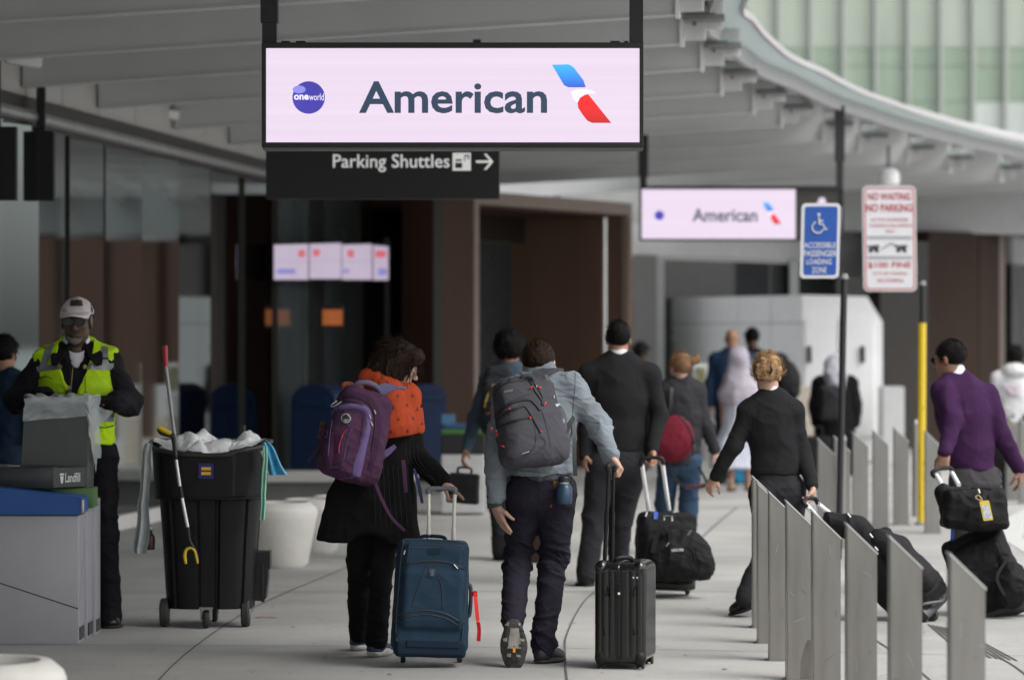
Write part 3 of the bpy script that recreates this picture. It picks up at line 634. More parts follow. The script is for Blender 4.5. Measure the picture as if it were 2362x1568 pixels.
obj('orange_backing',box((P(740,0,41.1).x,41.02,P(0,758,41.1).z),(P(793,0,41.1).x,41.12,P(0,704,41.1).z)),BLACKM,s)
# cameras on the canopy, dome
def lathe_y(prof,fr,seg=14): v,f=lathe(prof,seg); return [fr.w(p.x,p.z,p.y) for p in v],[tuple(reversed(q)) for q in f]
for i,(x,y,Z,lb) in enumerate(((374,262,34.2,'white security camera with a looped black cable high on the left wall'),(48,138,27.3,'white camera mounted under a beam at the top left'))):
    c=P(x,y,Z); s=thing('security_camera',lb,'camera',c)
    fr=frame(c,(-1,-.35,.12),(0,0,1))
    obj('housing',tf(box((-.05,-.16,-.045),(.05,.12,.045),.015),fr),WHITE,s,smooth='auto')
    obj('hood',tf(box((-.058,-.2,.03),(.058,.14,.05),.006),fr),LGREY,s)
    obj('mount_arm',tube([c+V(0,0,.03),c+V(-.02,.05,.12),c+V(-.02,.1,.2)],.02,8,3),LGREY,s,smooth=True)
    if i==0: obj('cable',tube([c+V(-.06,0,0),c+V(-.09,0,-.06),c+V(-.02,0,-.14),c+V(.04,0,-.1),c+V(.02,0,-.02)],.018,8,5),BLACK,s,smooth=True)
Z=45; c=P(2050,428,Z); s=thing('dome_light','white dome hanging from the canopy just above the red and white parking sign','light fitting',c)
obj('dome',lathe([(.02,0),(.125,.01),(.14,.06),(.135,.15),(.10,.2),(.05,.22),(.01,.225)],28,c),WHITE,s,smooth='auto')
obj('stem',lathe([(.03,.22),(.022,.32),(.022,.5)],12,c),PAINTD,s,smooth='auto')
# ================= pole signs =================
BLUE=mat('sign_blue',(.012,.075,.34),.4,var=.06); SWH=mat('sign_white',(.62,.62,.64),.45,var=.05,vs=9); SRD=mat('sign_red',(.42,.035,.04),.5,var=.08)
Z=27.6; c=G(1935,1275); zp=Z
s=thing('accessible_zone_sign','blue and white wheelchair loading zone sign on a black pole','street sign',(P(1943,0,Z).x,Z,0))
fr=Frame(P(1848,643,Z),x=(1,0,0),z=Vector((.0,0,1))); px=Z/FP; Wd,Hd=90*px,173*px
sh=lambda pts:[(a,b) for a,b in pts]
def pl(fr,pts,y0,y1): v,f=plate(pts,y0,y1); return [fr.w(*p) for p in v],f
fr.x=V(1,0,.0).normalized(); fr.z=V(.025,0,1).normalized(); fr.o=P(1845,642,Z)
obj('plate',pl(fr,rrect(0,0,Wd,Hd,.035),0,.004),SWH,s); obj('blue_field',pl(fr,rrect(.025,.025,Wd-.022,Hd-.025,.02),-.002,-.0005),BLUE,s)
L=LET
def wheelchair(fr,cx,cz,k):
    c=lambda x,z:fr.w(cx+x*k,-.006,cz+z*k)
    vf=[tube([c(-.02,.30),c(-.01,.12),c(.0,.0)],.03*k,8),tube([c(0,0),c(.14,.0),c(.24,-.2),c(.33,-.18)],.028*k,8),tube([c(0,.14),c(.15,.13)],.026*k,8)]
    vf.append(tube([c(-.05+.22*math.cos(a),-.12+.22*math.sin(a)) for a in np.linspace(1.9,6.0,16)],.026*k,8))
    vf.append(lathe_y([(.055*k,0),(.055*k,.004)],Frame(c(-.02,.38)))); return join(*vf)
obj('wheelchair_symbol',wheelchair(fr,Wd*.46,Hd*.72,.20),L,s)
for t,u0,u1,z0,z1 in (('ACCESSIBLE',.08,.90,.405,.48),('PASSENGER',.08,.93,.29,.375),('LOADING',.16,.80,.185,.26),('ZONE',.30,.68,.07,.15)):
    obj('lettering',text(t,fr,Wd*u0,Wd*u1,Hd*z0,Hd*z1,-.004,bold=.01),L,s)
a=P(1948,640,Z); b=V(P(1935,0,Z).x,Z,0)
obj('pole',tube([V(b.x,Z+.03,0),V(a.x,Z+.03,a.z)],.026,14),BLACK,s,smooth='auto')
obj('pole_cap',tube([a+V(0,.03,-.01),a+V(0,.03,.03)],[.036,.025],14),PAINTD,s,smooth='auto')
obj('sign_arm',tube([a+V(0,.03,-.02),a+V(-.07,.03,.1),V(P(1936,0,Z).x,Z+.03,P(0,560,Z).z),V(P(1942,0,Z).x,Z+.03,P(0,476,Z).z)],.012,8),BLACK,s,smooth=True)
Z=32.7; px=Z/FP
s=thing('no_parking_sign','white no waiting no parking sign with red letters on the pole with the yellow sleeve','street sign',(P(2127,0,Z).x,Z,0))
fr=Frame(P(1992,672,Z)); fr.z=V(-.012,0,1).normalized(); Wd,Hd=123*px,243*px
obj('plate',pl(fr,rrect(0,0,Wd,Hd,.05),0,.004),SWH,s)
def ringv(fr,x0,z0,x1,z1,r,t,dy):
    a=rrect(x0,z0,x1,z1,r); b=rrect(x0+t,z0+t,x1-t,z1-t,r-t*.5); n=len(a); v=[fr.w(*(p[0],dy,p[1])) for p in a+b]; return v,[(i,(i+1)%n,(i+1)%n+n,i+n) for i in range(n)]
obj('red_border',ringv(fr,.015,.015,Wd-.015,Hd-.015,.035,.012,-.002),SRD,s)
for t,u0,u1,z0,z1,bo_ in (('NO WAITING',.10,.90,.865,.935,.02),('NO PARKING',.07,.93,.755,.83,.02),('ACTIVE PASSENGER',.15,.86,.665,.695,0),('LOADING UNLOADING',.13,.92,.61,.64,0),('ONLY',.42,.6,.555,.585,0),('$100 FINE',.09,.90,.215,.28,.01),('CITY OR TOWING',.18,.82,.155,.185,0),('NO STOPPING',.27,.75,.085,.12,0)):
    obj('lettering',text(t,fr,Wd*u0,Wd*u1,Hd*z0,Hd*z1,-.004,bold=bo_),SRD,s)
LG=mat('sign_grey',(.33,.33,.34),.5)
for z0,z1 in ((.495,.525),(.305,.335)): obj('grey_bar',pl(fr,[(Wd*.08,Hd*z0),(Wd*.92,Hd*z0),(Wd*.92,Hd*z1),(Wd*.08,Hd*z1)],-.003,-.0005),LG,s)
tk=[]
for cx_,sg in ((.20,1),(.72,1)):
    for dx,dz,ww,hh in ((0,.40,.09,.018),(.03,.425,.12,.015)): tk.append(pl(fr,[(Wd*(cx_-ww),Hd*(dz-hh/2)),(Wd*(cx_+ww),Hd*(dz-hh/2)),(Wd*(cx_+ww*.8),Hd*(dz+hh)),(Wd*(cx_-ww),Hd*(dz+hh/2))],-.004,-.0025))
    for dx in (-.06,.06): tk.append(lathe_y([(.018,0),(.018,.003)],Frame(fr.w(Wd*(cx_+dx),-.004,Hd*.385))))
tk.append(tube([fr.w(Wd*.34,-.003,Hd*.40),fr.w(Wd*.52,-.003,Hd*.455),fr.w(Wd*.66,-.003,Hd*.43)],.004,6))
obj('tow_symbol',join(*tk),IC,s)
a=P(2129,655,Z); obj('pole',tube([V(a.x-.01,Z+.03,0),V(a.x,Z+.03,a.z)],.026,14),BLACK,s,smooth='auto')
obj('pole_cap',tube([a+V(0,.03,-.01),a+V(0,.03,.03)],[.036,.025],14),PAINTD,s,smooth='auto')
obj('yellow_sleeve',tube([V(a.x-.012,Z+.03,P(0,1209,Z).z),V(a.x-.004,Z+.03,P(0,745,Z).z)],.037,16),mat('yellow_sleeve',(.62,.43,.015),.45,var=.06,vs=14),s,smooth='auto')
for i in range(9):
    y=rng.uniform(930,1200); x=2126+rng.uniform(-6,6); q=P(x,y,Z)+V(0,-.004,0); obj('scribble',tube([q,q+V(rng.uniform(-.01,.01),0,.02),q+V(rng.uniform(-.01,.02),0,.04)],.0025,5),BLACK,s)
obj('pole_base',lathe([(.06,0),(.06,.02),(.035,.03),(.035,.09)],16,(a.x-.01,Z+.03,0)),mat('galv',(.3,.3,.3),.45,metal=.6),s,smooth='auto')
obj('sign_arm',tube([a+V(0,.03,-.02),a+V(-.06,.03,.12),V(P(2112,0,Z).x,Z+.03,P(0,590,Z).z),V(P(2110,0,Z).x,Z+.03,P(0,436,Z).z)],.012,8),BLACK,s,smooth=True)
# ================= bollards =================
def bollard(label,loc,group):
    s=thing('bollard',label,'bollard',loc,group)
    w_,d_,t=.066,.058,.006
    prof=[(-w_,0),(w_,0),(w_,.765),(-w_,.895)]
    v,f=plate(prof,-d_,d_); bm=bmesh.new(); vs_=[bm.verts.new(p) for p in v]; [bm.faces.new([vs_[i] for i in q]) for q in f]
    bmesh.ops.bevel(bm,geom=[e for e in bm.edges],offset=.004,segments=2,affect='EDGES'); vf=([p.co+Vector(loc) for p in bm.verts],[tuple(x.index for x in q.verts) for q in bm.faces]); bm.free()
    obj('plate',vf,STEEL,s,smooth='auto')
    v,f=plate([(-w_-.0035,.8935),(w_+.0035,.7605),(w_+.0035,.7685),(-w_-.0035,.9025)],-d_-.0035,d_+.0035); obj('top_cap',([p+Vector(loc) for p in v],f),mat('bright_steel',(.78,.77,.76),.3,metal=.8,var=.04),s)
    obj('base_plate',[(q:=box((-w_-.012,-d_-.012,0),(w_+.012,d_+.012,.006)))[0] and [p+Vector(loc) for p in q[0]],q[1]],STEEL,s)
    return s
ords=['farthest','second farthest','third farthest','fourth farthest','fourth nearest','third nearest','second nearest','nearest']
near=[(1735,1096.6),(1746.6,1113.3),(1773,1132.3),(1813,1153.3),(1873,1175.7),(1951.8,1205.7),(2050.9,1234.4),(2190,1275)]
b0=None; gname='slanted steel bollards in the near row'
for o_,(x,y) in zip(ords,near):
    Z=FP/((y-CY)/.8); loc=((x-CX)*Z/FP+.07,Z+.06,0); lb='slanted steel bollard, '+o_+' of the near row on the right'
    if b0 is None: b0=bollard(lb,loc,gname)
    else: copytree(b0,loc,lb)
far=[(1886,1010,'just left of the black sign pole'),(1924,1005,'directly behind the black sign pole'),(1967,995,'first to the right of the black sign pole'),(2014,991,'second to the right of the black sign pole'),(2062,985,'third to the right of the black sign pole'),(2134,994,'just right of the yellow pole'),(2322,958,'at the right edge behind the man in purple'),(2352,962,'the last one at the right edge')]
for x,y,lb in far:
    Z=FP/((y-CY)/.8); c=copytree(b0,((x-CX)*Z/FP+.07,Z+.06,0),'slanted steel bollard of the far row, '+lb); c['group']='slanted steel bollards in the far row'
# scratches and a dark water stain on the near blades
STN=mat('steel_stain',(.17,.16,.15),.5,metal=.85,var=.2,vs=9,stretch=(3,3,1)); SCRM=mat('steel_scratch',(.55,.54,.52),.3,metal=.8); near_b=[o for o in bpy.data.objects if o.get('group')==gname]
for k,(o_,c) in enumerate(((near_b[3],[(.0,.0),(.005,.10),(.02,.16),(.035,.20),(.05,.205),(.062,.19),(.064,.0)]),)):
    v,f=plate(c,-.0598,-.0592); m_=bpy.data.meshes.new('stain'); m_.from_pydata([(p.x,p.y,p.z) for p in v],[],f); m_.materials.append(STN); q=bpy.data.objects.new('stain',m_); COL.objects.link(q); q.parent=o_
for k,o_ in enumerate(near_b[2:]):
    for j in range(3):
        x,z=rng.uniform(-.05,.05),rng.uniform(.15,.70); a=rng.normal()*.4+(1.57 if j else .2); L=rng.uniform(.02,.07)
        vf=tube([V(x,-.0592,z),V(x+math.cos(a)*L*.5+.003,-.0592,z+math.sin(a)*L*.5),V(x+math.cos(a)*L,-.0592,z+math.sin(a)*L)],.0011,4); m_=bpy.data.meshes.new('scratch'); m_.from_pydata([tuple(p) for p in vf[0]],[],vf[1]); m_.materials.append(SCRM if (j+k)%2 else STN); q=bpy.data.objects.new('scratch',m_); COL.objects.link(q); q.parent=o_
for x,y,lb in ((1943,1016,'left'),(2111,980,'right')):
    Z=FP/((y-CY)/.82); s=thing('round_bollard','thin round topped steel post among the far bollards, the '+lb+' one','post',((x-CX)*Z/FP,Z,0),'thin round posts')
    obj('post',lathe([(.03,0),(.03,.87),(.036,.875),(.036,.9),(.025,.925),(.004,.935)],16,((x-CX)*Z/FP,Z,0)),STEEL,s,smooth='auto')
# ================= planters =================
def planter(label,cx,ybase,ytop,wt,wb,Z,rim=.07,z0=0,lz=None):
    c=V((cx-CX)*Z/FP,Z+wt*Z/FP/2*.9,0); rt=wt/2*Z/FP; rb_=wb/2*Z/FP; h=lz or HC-(ytop-CY)*Z/FP
    s=thing('round_planter',label,'planter',c,'white concrete planters')
    obj('pot',lathe([(rb_-.03,0),(rb_,.03),(rt-.012,h-.13),(rt,h-.075),(rt-.012,h-.045),(rt-.06,h-.005),(rt-rim,h-.003),(rt-rim-.02,h-.03),(rt-rim-.03,h-.1)],56,c),WHITEC,s,smooth='auto')
    obj('soil',lathe([(0.001,h-.09),(rt*.5,h-.082),(rt-rim-.026,h-.09)],40,c),mat('soil',(.09,.075,.06),.95,var=.4,vs=20,bump=.8,bs=80),s,smooth=True); return s
planter('white concrete planter nearest behind the wheeled bin',636,1308,1160,186,140,26.4)
planter('white concrete planter half hidden beside the woman in the black coat',714,1286,1152,158,120,28.2)
planter('white concrete planter mostly hidden behind the woman in the black coat',775,1272,1145,140,108,29.8)
planter('pale concrete planter at the bottom left corner, only its rim in view',-92,0,1530,440,360,13.55,rim=.10,lz=.455)
ld=[G(x,y) for x,y in ((600,1146),(900,1143))]
bn=thing('white_bench_ledge','low white ledge along the glass facade behind the planters','ledge',(-2.3,38,0))
obj('slab',box((P(585,0,36).x,36,.26),(P(960,0,36).x,36.6,.36),.01),WHITEC,bn); obj('plinth',box((P(600,0,36).x,36.1,0),(P(950,0,36).x,36.5,.259)),PAINTD,bn)
# ================= mailboxes =================
MB=mat('postal_blue',(.008,.024,.075),.45,var=.12,spec=.25)
def mailbox(label,xa,xb,ytop,Z,yaw):
    w_=(xb-xa)*Z/FP; c=V(((xa+xb)/2-CX)*Z/FP,Z+.25,0); s=thing('mailbox',label,'mailbox',c,'blue mailboxes by the entrance')
    H_=HC-(ytop-CY)*Z/FP; r=w_*.5; fr=frame(c,(math.sin(yaw),math.cos(yaw),0),(0,0,1)); o=[(-r,.22),(r,.22)]+[(r*math.cos(R(a)),H_-r*.8+r*.8*math.sin(R(a))) for a in range(0,181,12)]
    v,f=plate(o,-.25,.25); obj('body',([fr.w(*p) for p in v],f),MB,s,smooth='auto')
    v,f=plate([(-r*.82,.3),(r*.82,.3),(r*.82,H_-r)]+[(r*.82*math.cos(R(a)),H_-r+r*.72*math.sin(R(a))) for a in range(0,181,15)]+[(-r*.82,H_-r)],-.262,-.251); obj('front_panel',([fr.w(*p) for p in v],f),MB,s,smooth='auto')
    obj('flap',tf(box((-r*.7,-.29,H_-r*.95),(r*.7,-.263,H_-r*.55),.008),fr),MB,s)
    for sx in (-1,1):
        for sy in (-1,1): obj('leg',tf(box((sx*r*.9-.02,sy*.2-.02,0),(sx*r*.9+.02,sy*.2+.02,.22)),fr),MB,s)
    return s
mailbox('dark blue mailbox left of the woman with the purple backpack',682,792,885,39.2,.30)
mb=mailbox('dark blue mailbox right of the woman with the purple backpack',938,1020,885,39.4,-.2)
c=P(730,1000,41); obj('pull_frame',tube([c+V(-.13,-.32,.02),c+V(.02,-.32,.03),c+V(-.02,-.32,-.35),c+V(-.08,-.32,-.36),c+V(-.13,-.32,.02)],.014,8),LGREY,None) if 0 else None
# small waste station in the distance
Z=34.5; s=thing('waste_station','distant grey recycling station with green and blue tops beside the mailbox','bin',(P(1065,0,Z).x,Z,0))
xl,xr=P(1018,0,Z).x,P(1118,0,Z).x
obj('cabinet',box((xl,Z,0.02),(xr,Z+.7,P(0,1048,Z).z),.01),mat('cab_grey',(.48,.48,.48),.5),s)
obj('black_band',box((xl+.0,Z-.003,P(0,1047,Z).z),(xr,Z+.7,P(0,1003,Z).z),.01),BLACKM,s)
obj('green_top',box((xl,Z-.01,P(0,1002,Z).z),(xr+.02,Z+.7,P(0,990,Z).z),.01),mat('bin_green',(.05,.14,.04),.5),s)
obj('blue_top',box((xl+.02,Z+.3,P(0,989,Z).z),(xr-.05,Z+.7,P(0,980,Z).z),.01),mat('bin_blue_far',(.04,.11,.25),.5),s)
obj('blue_card',box((xl,Z+.3,P(0,980,Z).z),(xl+.13,Z+.33,P(0,957,Z).z)),mat('card_blue',(.09,.2,.38),.5,var=.3,vs=30),s)
# ================= recycling station (left foreground) =================
GP=mat('station_grey',(.36,.36,.385),.42,var=.05,vs=2,metal=.15,bump=.04,bs=150); GPD=mat('seam',(.05,.05,.05),.7)
BL=mat('lid_blue',(.015,.085,.30),.38,var=.08,vs=8); BLK=mat('lid_black',(.02,.022,.024),.33,var=.2,vs=9,bump=.1,bs=200); GRN=mat('lid_green',(.06,.16,.04),.4)
st=thing('recycling_station','grey three part recycling station with a blue lid at the left edge','bin',(-3,20.2,0))
Z=19.9; X=lambda px,Z=Z:(px-CX)*Z/FP; zz=lambda py,Z=Z:HC-(py-CY)*Z/FP
x0_,x1_=X(-230),X(181)
obj('front_cabinet',box((x0_,Z,.0),(x1_,Z+.30,zz(1189)),.006),GP,st,smooth='auto')
v,f=flat([(x0_,Z-.0015),(x1_,Z-.0015)],.001,0); a=[V(X(-230),Z-.0012,zz(1270)),V(X(181),Z-.0012,zz(1405))]
obj('panel_seam',([a[0],a[1],a[1]+V(0,0,.007),a[0]+V(0,0,.007)],[(0,1,2,3)]),GPD,st)
sx=x1_+.0012; obj('side_seam',([V(sx,Z+.01,zz(1405)),V(sx,Z+.29,zz(1405)+.38),V(sx,Z+.29,zz(1405)+.387),V(sx,Z+.01,zz(1405)+.007)],[(0,1,2,3)]),GPD,st)
obj('middle_cabinet',box((x0_,Z+.306,.0),(x1_+.012,Z+.55,zz(1178)),.006),GP,st,smooth='auto')
obj('rear_cabinet',box((x0_,Z+.556,.0),(x1_+.03,Z+.80,zz(1150,20.5)),.006),GP,st,smooth='auto')
for k,ya in enumerate((.012,.31,.56)):
    obj('kick_plate',box((x1_+.001+.014*k,Z+ya+.02,.02),(x1_+.006+.014*k,Z+ya+.22,.09)),GPD,st)
# blue lid slopes: high at the left
lid=[(x0_,zz(1187.5)),(X(183),zz(1187.5)),(X(190),zz(1180)),(X(190),zz(1152)),(X(183),zz(1146)),(X(0),zz(1124)),(x0_,zz(1100))]
v,f=plate(lid,Z-.02,Z+.29); bm=bmesh.new(); q=[bm.verts.new(p) for p in v]; [bm.faces.new([q[i] for i in t]) for t in f]; bmesh.ops.bevel(bm,geom=list(bm.edges),offset=.006,segments=2,affect='EDGES'); vf=([p.co.copy() for p in bm.verts],[tuple(x.index for x in t.verts) for t in bm.faces]); bm.free()
obj('blue_lid',vf,BL,st,smooth='auto')
obj('green_lid',box((x0_,Z+.31,zz(1177.5)),(X(200),Z+.54,zz(1130)),.008),GRN,st,smooth='auto')
obj('clear_corner',tube([V(X(190)+.003,Z-.018,zz(1182)),V(X(190)+.003,Z-.018,zz(1152))],.009,8),mat('lid_worn',(.45,.47,.5),.4),st,smooth=True)
ll=thing('landfill_lid','black bin lid marked Landfill lying on the recycling station','lid',P(100,1124,20.2))
Zl=20.05; o=[(X(-60,Zl),zz(1128,Zl)),(X(184,Zl),zz(1121,Zl)),(X(187,Zl),zz(1112,Zl)),(X(186,Zl),zz(1082,Zl)),(X(-60,Zl),zz(1082,Zl))]
fr=frame(P(60,1128,Zl),(0,1,0),(0,0,1))
obj('top',join(box((X(-60,Zl),Zl,zz(1128,Zl)),(X(124,Zl),Zl+.42,zz(1076,Zl)),.012)),BLK,ll,smooth='auto')
# angled corner block carrying the label
A=V(X(123,Zl),Zl-.004,0); B=V(X(186,Zl),Zl+.16,0)
v,f=prism([A[:2],B[:2],(B.x,Zl+.42),(X(122,Zl),Zl+.42)],zz(1124,Zl),zz(1079,Zl)); obj('angled_end',(v,f),BLK,ll)
fr=frame(A+V(0,0,zz(1124,Zl)),V(-(B-A).y,(B-A).x,0),(0,0,1)); Lw=(B-A).length; k=Lw/63; hz=1/ (FP/Zl)
obj('lettering',text('Landfill',fr,.38*Lw,.86*Lw,11*hz,33*hz,-.003,bold=.01),LET,ll)
obj('bin_icon',pl(fr,[(Lw*.24,9*hz),(Lw*.30,9*hz),(Lw*.325,26*hz),(Lw*.215,26*hz)],-.003,-.0005),LET,ll); obj('bin_icon_lid',pl(fr,[(Lw*.20,28*hz),(Lw*.34,28*hz),(Lw*.33,32*hz),(Lw*.21,32*hz)],-.003,-.0005),LET,ll)
obj('opening',box((X(14,Zl),Zl+.1,zz(1076,Zl)+.0002),(X(88,Zl),Zl+.26,zz(1076,Zl)+.004)),GPD,ll); obj('opening_label',box((X(15,Zl),Zl+.06,zz(1076,Zl)+.0002),(X(40,Zl),Zl+.2,zz(1076,Zl)+.003)),LGREY,ll)
# liner bin standing on the station, clear bag over its rim
lb=thing('liner_bin','dark grey liner bin with a clear bag over its rim before the worker','bin',P(130,1140,20.45))
Zb=20.35; LB=mat('liner_grey',(.075,.078,.08),.4,var=.1,vs=4,stretch=(1,1,.4))
def frustum(xa,xb,xa2,xb2,z0,z1,Y0,Y1,t=.0): return [V(xa,Y0,z0),V(xb,Y0,z0),V(xb,Y1,z0),V(xa,Y1,z0),V(xa2,Y0-t,z1),V(xb2,Y0-t,z1),V(xb2,Y1+t,z1),V(xa2,Y1+t,z1)],[(3,2,1,0),(4,5,6,7),(0,1,5,4),(1,2,6,5),(2,3,7,6),(3,0,4,7)]
obj('bin_body',frustum(X(45,Zb),X(200,Zb),X(57,Zb),X(205,Zb),zz(1140,Zb),zz(930,Zb),Zb,Zb+.33),LB,lb)
BAG=mat('clear_bag',(.55,.59,.59),.3,var=.1,vs=10,alpha=.6,bump=.3,bs=30,spec=.6)
def crumple(v,a,f=14,s=0): f=np.array(f); v=np.array([tuple(p) for p in v]); n=np.stack([vn(v*f,s+i)-.5 for i in range(3)],1)*a; return [Vector(p) for p in v+n]
def bagband(u,t): # skirt of bag round the front/right faces
    xs=[X(56,Zb)-.004,X(206,Zb)+.006,X(212,Zb)+.02]; 
    if u<.75: x=xs[0]+(xs[1]-xs[0])*u/.75; y=Zb-.012
    else: x=xs[1]+(u-.75)*.08; y=Zb-.012+(u-.75)/.25*.33
    zt=zz(918,Zb)+.02*u; zbm=zz(972-16*u,Zb) if u<.72 else zz(1130,Zb)*((u-.72)/.28)**.6+(1-((u-.72)/.28)**.6)*zz(960,Zb)
    if u>.93: zbm=zz(1060,Zb)
    return V(x+.003*math.sin(u*40+t*5),y-.004*math.sin(u*35+t*19),zt+(zbm-zt)*t)
v,f=grid(bagband,60,14); obj('bag_skirt',(crumple(v,.016,(9,9,30)),f),BAG,lb,smooth=True)
v,f=grid(lambda u,t:V(X(52+158*u,Zb)+.02*math.sin(9*t),Zb+.33*t,zz(932-22*math.sin(3.1*t),Zb)+.01*math.sin(u*30)),40,20); obj('bag_top',(crumple(v,.03,12,4),f),BAG,lb,smooth=True)
v,f=grid(lambda u,t:P(85+(145-20*t)*u,905+34*u*(1-.3*t)+18*t,Zb+.30+.06*math.sin(u*9)+.05*t),44,12); obj('bag_flap',(crumple(v,.02,18,2),f),BAG,lb,smooth=True)
v,f=grid(lambda u,t:(P(208,925,Zb+.2).lerp(P(238,945,Zb+.25),u)).lerp(P(214,1000,Zb+.1).lerp(P(262,948,Zb+.2),u**.7),t),16,16); obj('bag_corner',(crumple(v,.018,20,7),f),BAG,lb,smooth=True)
# ================= wheeled bin =================
Z=20.9; CB=mat('cart_black',(.008,.008,.0085),.5,spec=.3,var=.35,vs=5,bump=.08,bs=120,rv=.12)
cx=X(476,Z); kz=Z/FP; cy=Z+.02
ca=thing('wheeled_bin','big black wheeled rubbish bin overflowing with white bags, blue and yellow equals sticker','bin',(cx,cy,0))
ctr=lambda z:cx+(476-476)*kz
def prof(z):  # half width at height z
    zt=zz(1030,Z); return np.interp(z,[.11,.2,.5,zz(1152,Z)-.004,zz(1150,Z),zt],[.262,.268,.286,.306,.332,.352])
def cpt(a,z,extra=0):
    ca_,sa_=math.cos(a),math.sin(a); n=5.; r=(abs(ca_)**n+abs(sa_)**n)**(-1/n) if 0 else 1
    e=3.2; r=(abs(ca_)**e+abs(sa_)**e)**(-1/e)
    w_=prof(z)+extra
    # recesses: two tall grooves on the front and sides below the collar
    if z<zz(1152,Z):
        for a0 in (-1.57,):
            da=abs(a-a0-0.0)
            if .16<da<.235 : w_-=.022
            if da<=.16: w_-=.010
        for a0,wd in ((-2.25,.05),(-.85,.05),(0,.2),(3.14,.2)):
            if abs(a-a0)<wd: w_-=.015
    else:
        if -1.12<a<-.55: w_-=.006
    return V(cx+r*ca_*w_*.985,cy+.30+r*sa_*w_*.86,z)
def rimz(a): # sculpted rim: low at the front, ears at the sides
    return zz(1022,Z)-.072*max(0,-math.sin(a))**1.5+ (.012 if -1.12<a<-.3 else 0)
def side(u,t):
    a=-math.pi+2*math.pi*u; zt=rimz(a); zs=.11+(zt-.11)*t; return cpt(a,zs)
v,f=grid(side,240,70,True); bott=[tuple(reversed(range(240)))]
obj('barrel',(v,f+bott),CB,ca,smooth='auto')
obj('rim',tube([cpt(a,rimz(a),.008) for a in np.linspace(-math.pi,math.pi,97)[:-1]],.014,10,1,True),mat('rim_black',(.03,.03,.03),.35,var=.2),ca,smooth=True)
obj('collar_ridge',tube([cpt(a,zz(1150,Z),.002) for a in np.linspace(-math.pi,math.pi,97)[:-1]],.006,8,1,True),CB,ca,smooth=True)
v,f=grid(lambda u,t:cpt(-math.pi+2*math.pi*u,rimz(-math.pi+2*math.pi*u)-.005-.12*t,-.014),80,4,True); obj('inner_wall',(v,[tuple(reversed(q)) for q in f]),CB,ca,smooth=True)
RUB=mat('rubber',(.03,.03,.029),.7,var=.3,vs=20)
def wheel(c,r,w_,ax,par,m=RUB,hub=None):
    ax=Vector(ax).normalized(); fr=Frame(c,ax.orthogonal().normalized(),ax,ax.cross(ax.orthogonal().normalized()))
    v,f=lathe([(r*.45,-w_/2),(r*.9,-w_/2),(r,-w_*.3),(r,w_*.3),(r*.9,w_/2),(r*.45,w_/2),(r*.4,w_*.3),(.002,w_*.3)],24); v=[fr.w(p.x,p.z,p.y) for p in v]
    o=obj('wheel',(v,[tuple(reversed(q)) for q in f]),m,par,smooth='auto'); v,f=lathe([(.002,-w_*.55),(r*.35,-w_*.5),(r*.4,0),(r*.35,w_*.5),(.002,w_*.55)],16); obj('hub',([fr.w(p.x,p.z,p.y) for p in v],[tuple(reversed(q)) for q in f]),hub or mat('hub_grey',(.25,.25,.25),.5),o,smooth='auto'); return o
for px in (372,561): wheel(V(X(px,Z),cy+.18,.085),.085,.05,(1,0,0),ca)
wheel(V(X(473,Z),cy+.06,.055),.055,.035,(1,.18,0),ca); wheel(V(X(476,Z),cy+.56,.055),.055,.035,(1,0,0),ca)
for yy in (.06,.56):
    obj('caster_fork',join(box((X(460,Z),cy+yy-.03,.05),(X(463,Z),cy+yy+.03,.115)),box((X(483,Z),cy+yy-.03,.05),(X(486,Z),cy+yy+.03,.115)),box((X(458,Z),cy+yy-.045,.1155),(X(488,Z),cy+yy+.045,.125))),mat('galv',(.3,.3,.3),.45,metal=.6),ca)
for px in (358,575): obj('axle_bolt',lathe_y([(.012,0),(.014,.01),(.004,.02)],Frame(V(X(px,Z),cy+.12,.10))),CHROME,ca)
obj('sticker',box((X(457,Z),cy-.011+.0,zz(1104,Z)),(X(492,Z),cy-.006,zz(1068,Z)),.001),mat('sticker_blue',(.018,.012,.16),.4,var=.05),ca)
for ya,yb in ((1077,1084),(1088,1095)): obj('sticker_bar',box((X(464,Z),cy-.0145,zz(yb,Z)),(X(486,Z),cy-.0112,zz(ya,Z))),mat('sticker_yellow',(.75,.45,.01),.4,var=.03),ca)
# liner bags heaped inside
LN=mat('white_bag',(.78,.79,.79),.35,var=.05,vs=10,bump=.5,bs=28)
def heap(u,t):
    a=2*math.pi*u; r=(1-t); ext=.345*r; z=rimz(a-math.pi)*1.0+ (.012 if t<.05 else 0)-.02*min(1,t*4)
    p=V(cx-ext*math.cos(a)*.99,cy+.30-ext*math.sin(a)*.86,z); p.z+=.07*min(1,t*3)*(vn(np.array([[p.x*7,p.y*7,1.]]),3)[0])+.03*math.sin(p.x*23)*min(1,t*4); return p
v,f=grid(heap,90,26,True); obj('liner_bag',(crumple(v,.035,19,3),f),LN,thing('liner_heap','crumpled white plastic liners heaped in the wheeled bin','bags',(cx,cy+.3,.95)),smooth=True)
bl=bpy.data.objects['liner_heap']
for i,(px,py,r,h) in enumerate(((436,1022,.075,.13),(455,1032,.085,.1),(505,1028,.09,.09),(548,1030,.07,.06),(395,1034,.07,.05))):
    c=P(px,py+8,Z+.2); s_=S(.009); s_.ell(c,(r,r*.8,h*.55)); s_.ell(c+V(r*.3,0,-.03),(r*1.2,r,.05),.04)
    obj('bag',s_.mesh(lambda v,N:.035*wrinkle(v,(14,14,14),i,1.5)),LN,bl,smooth=True)
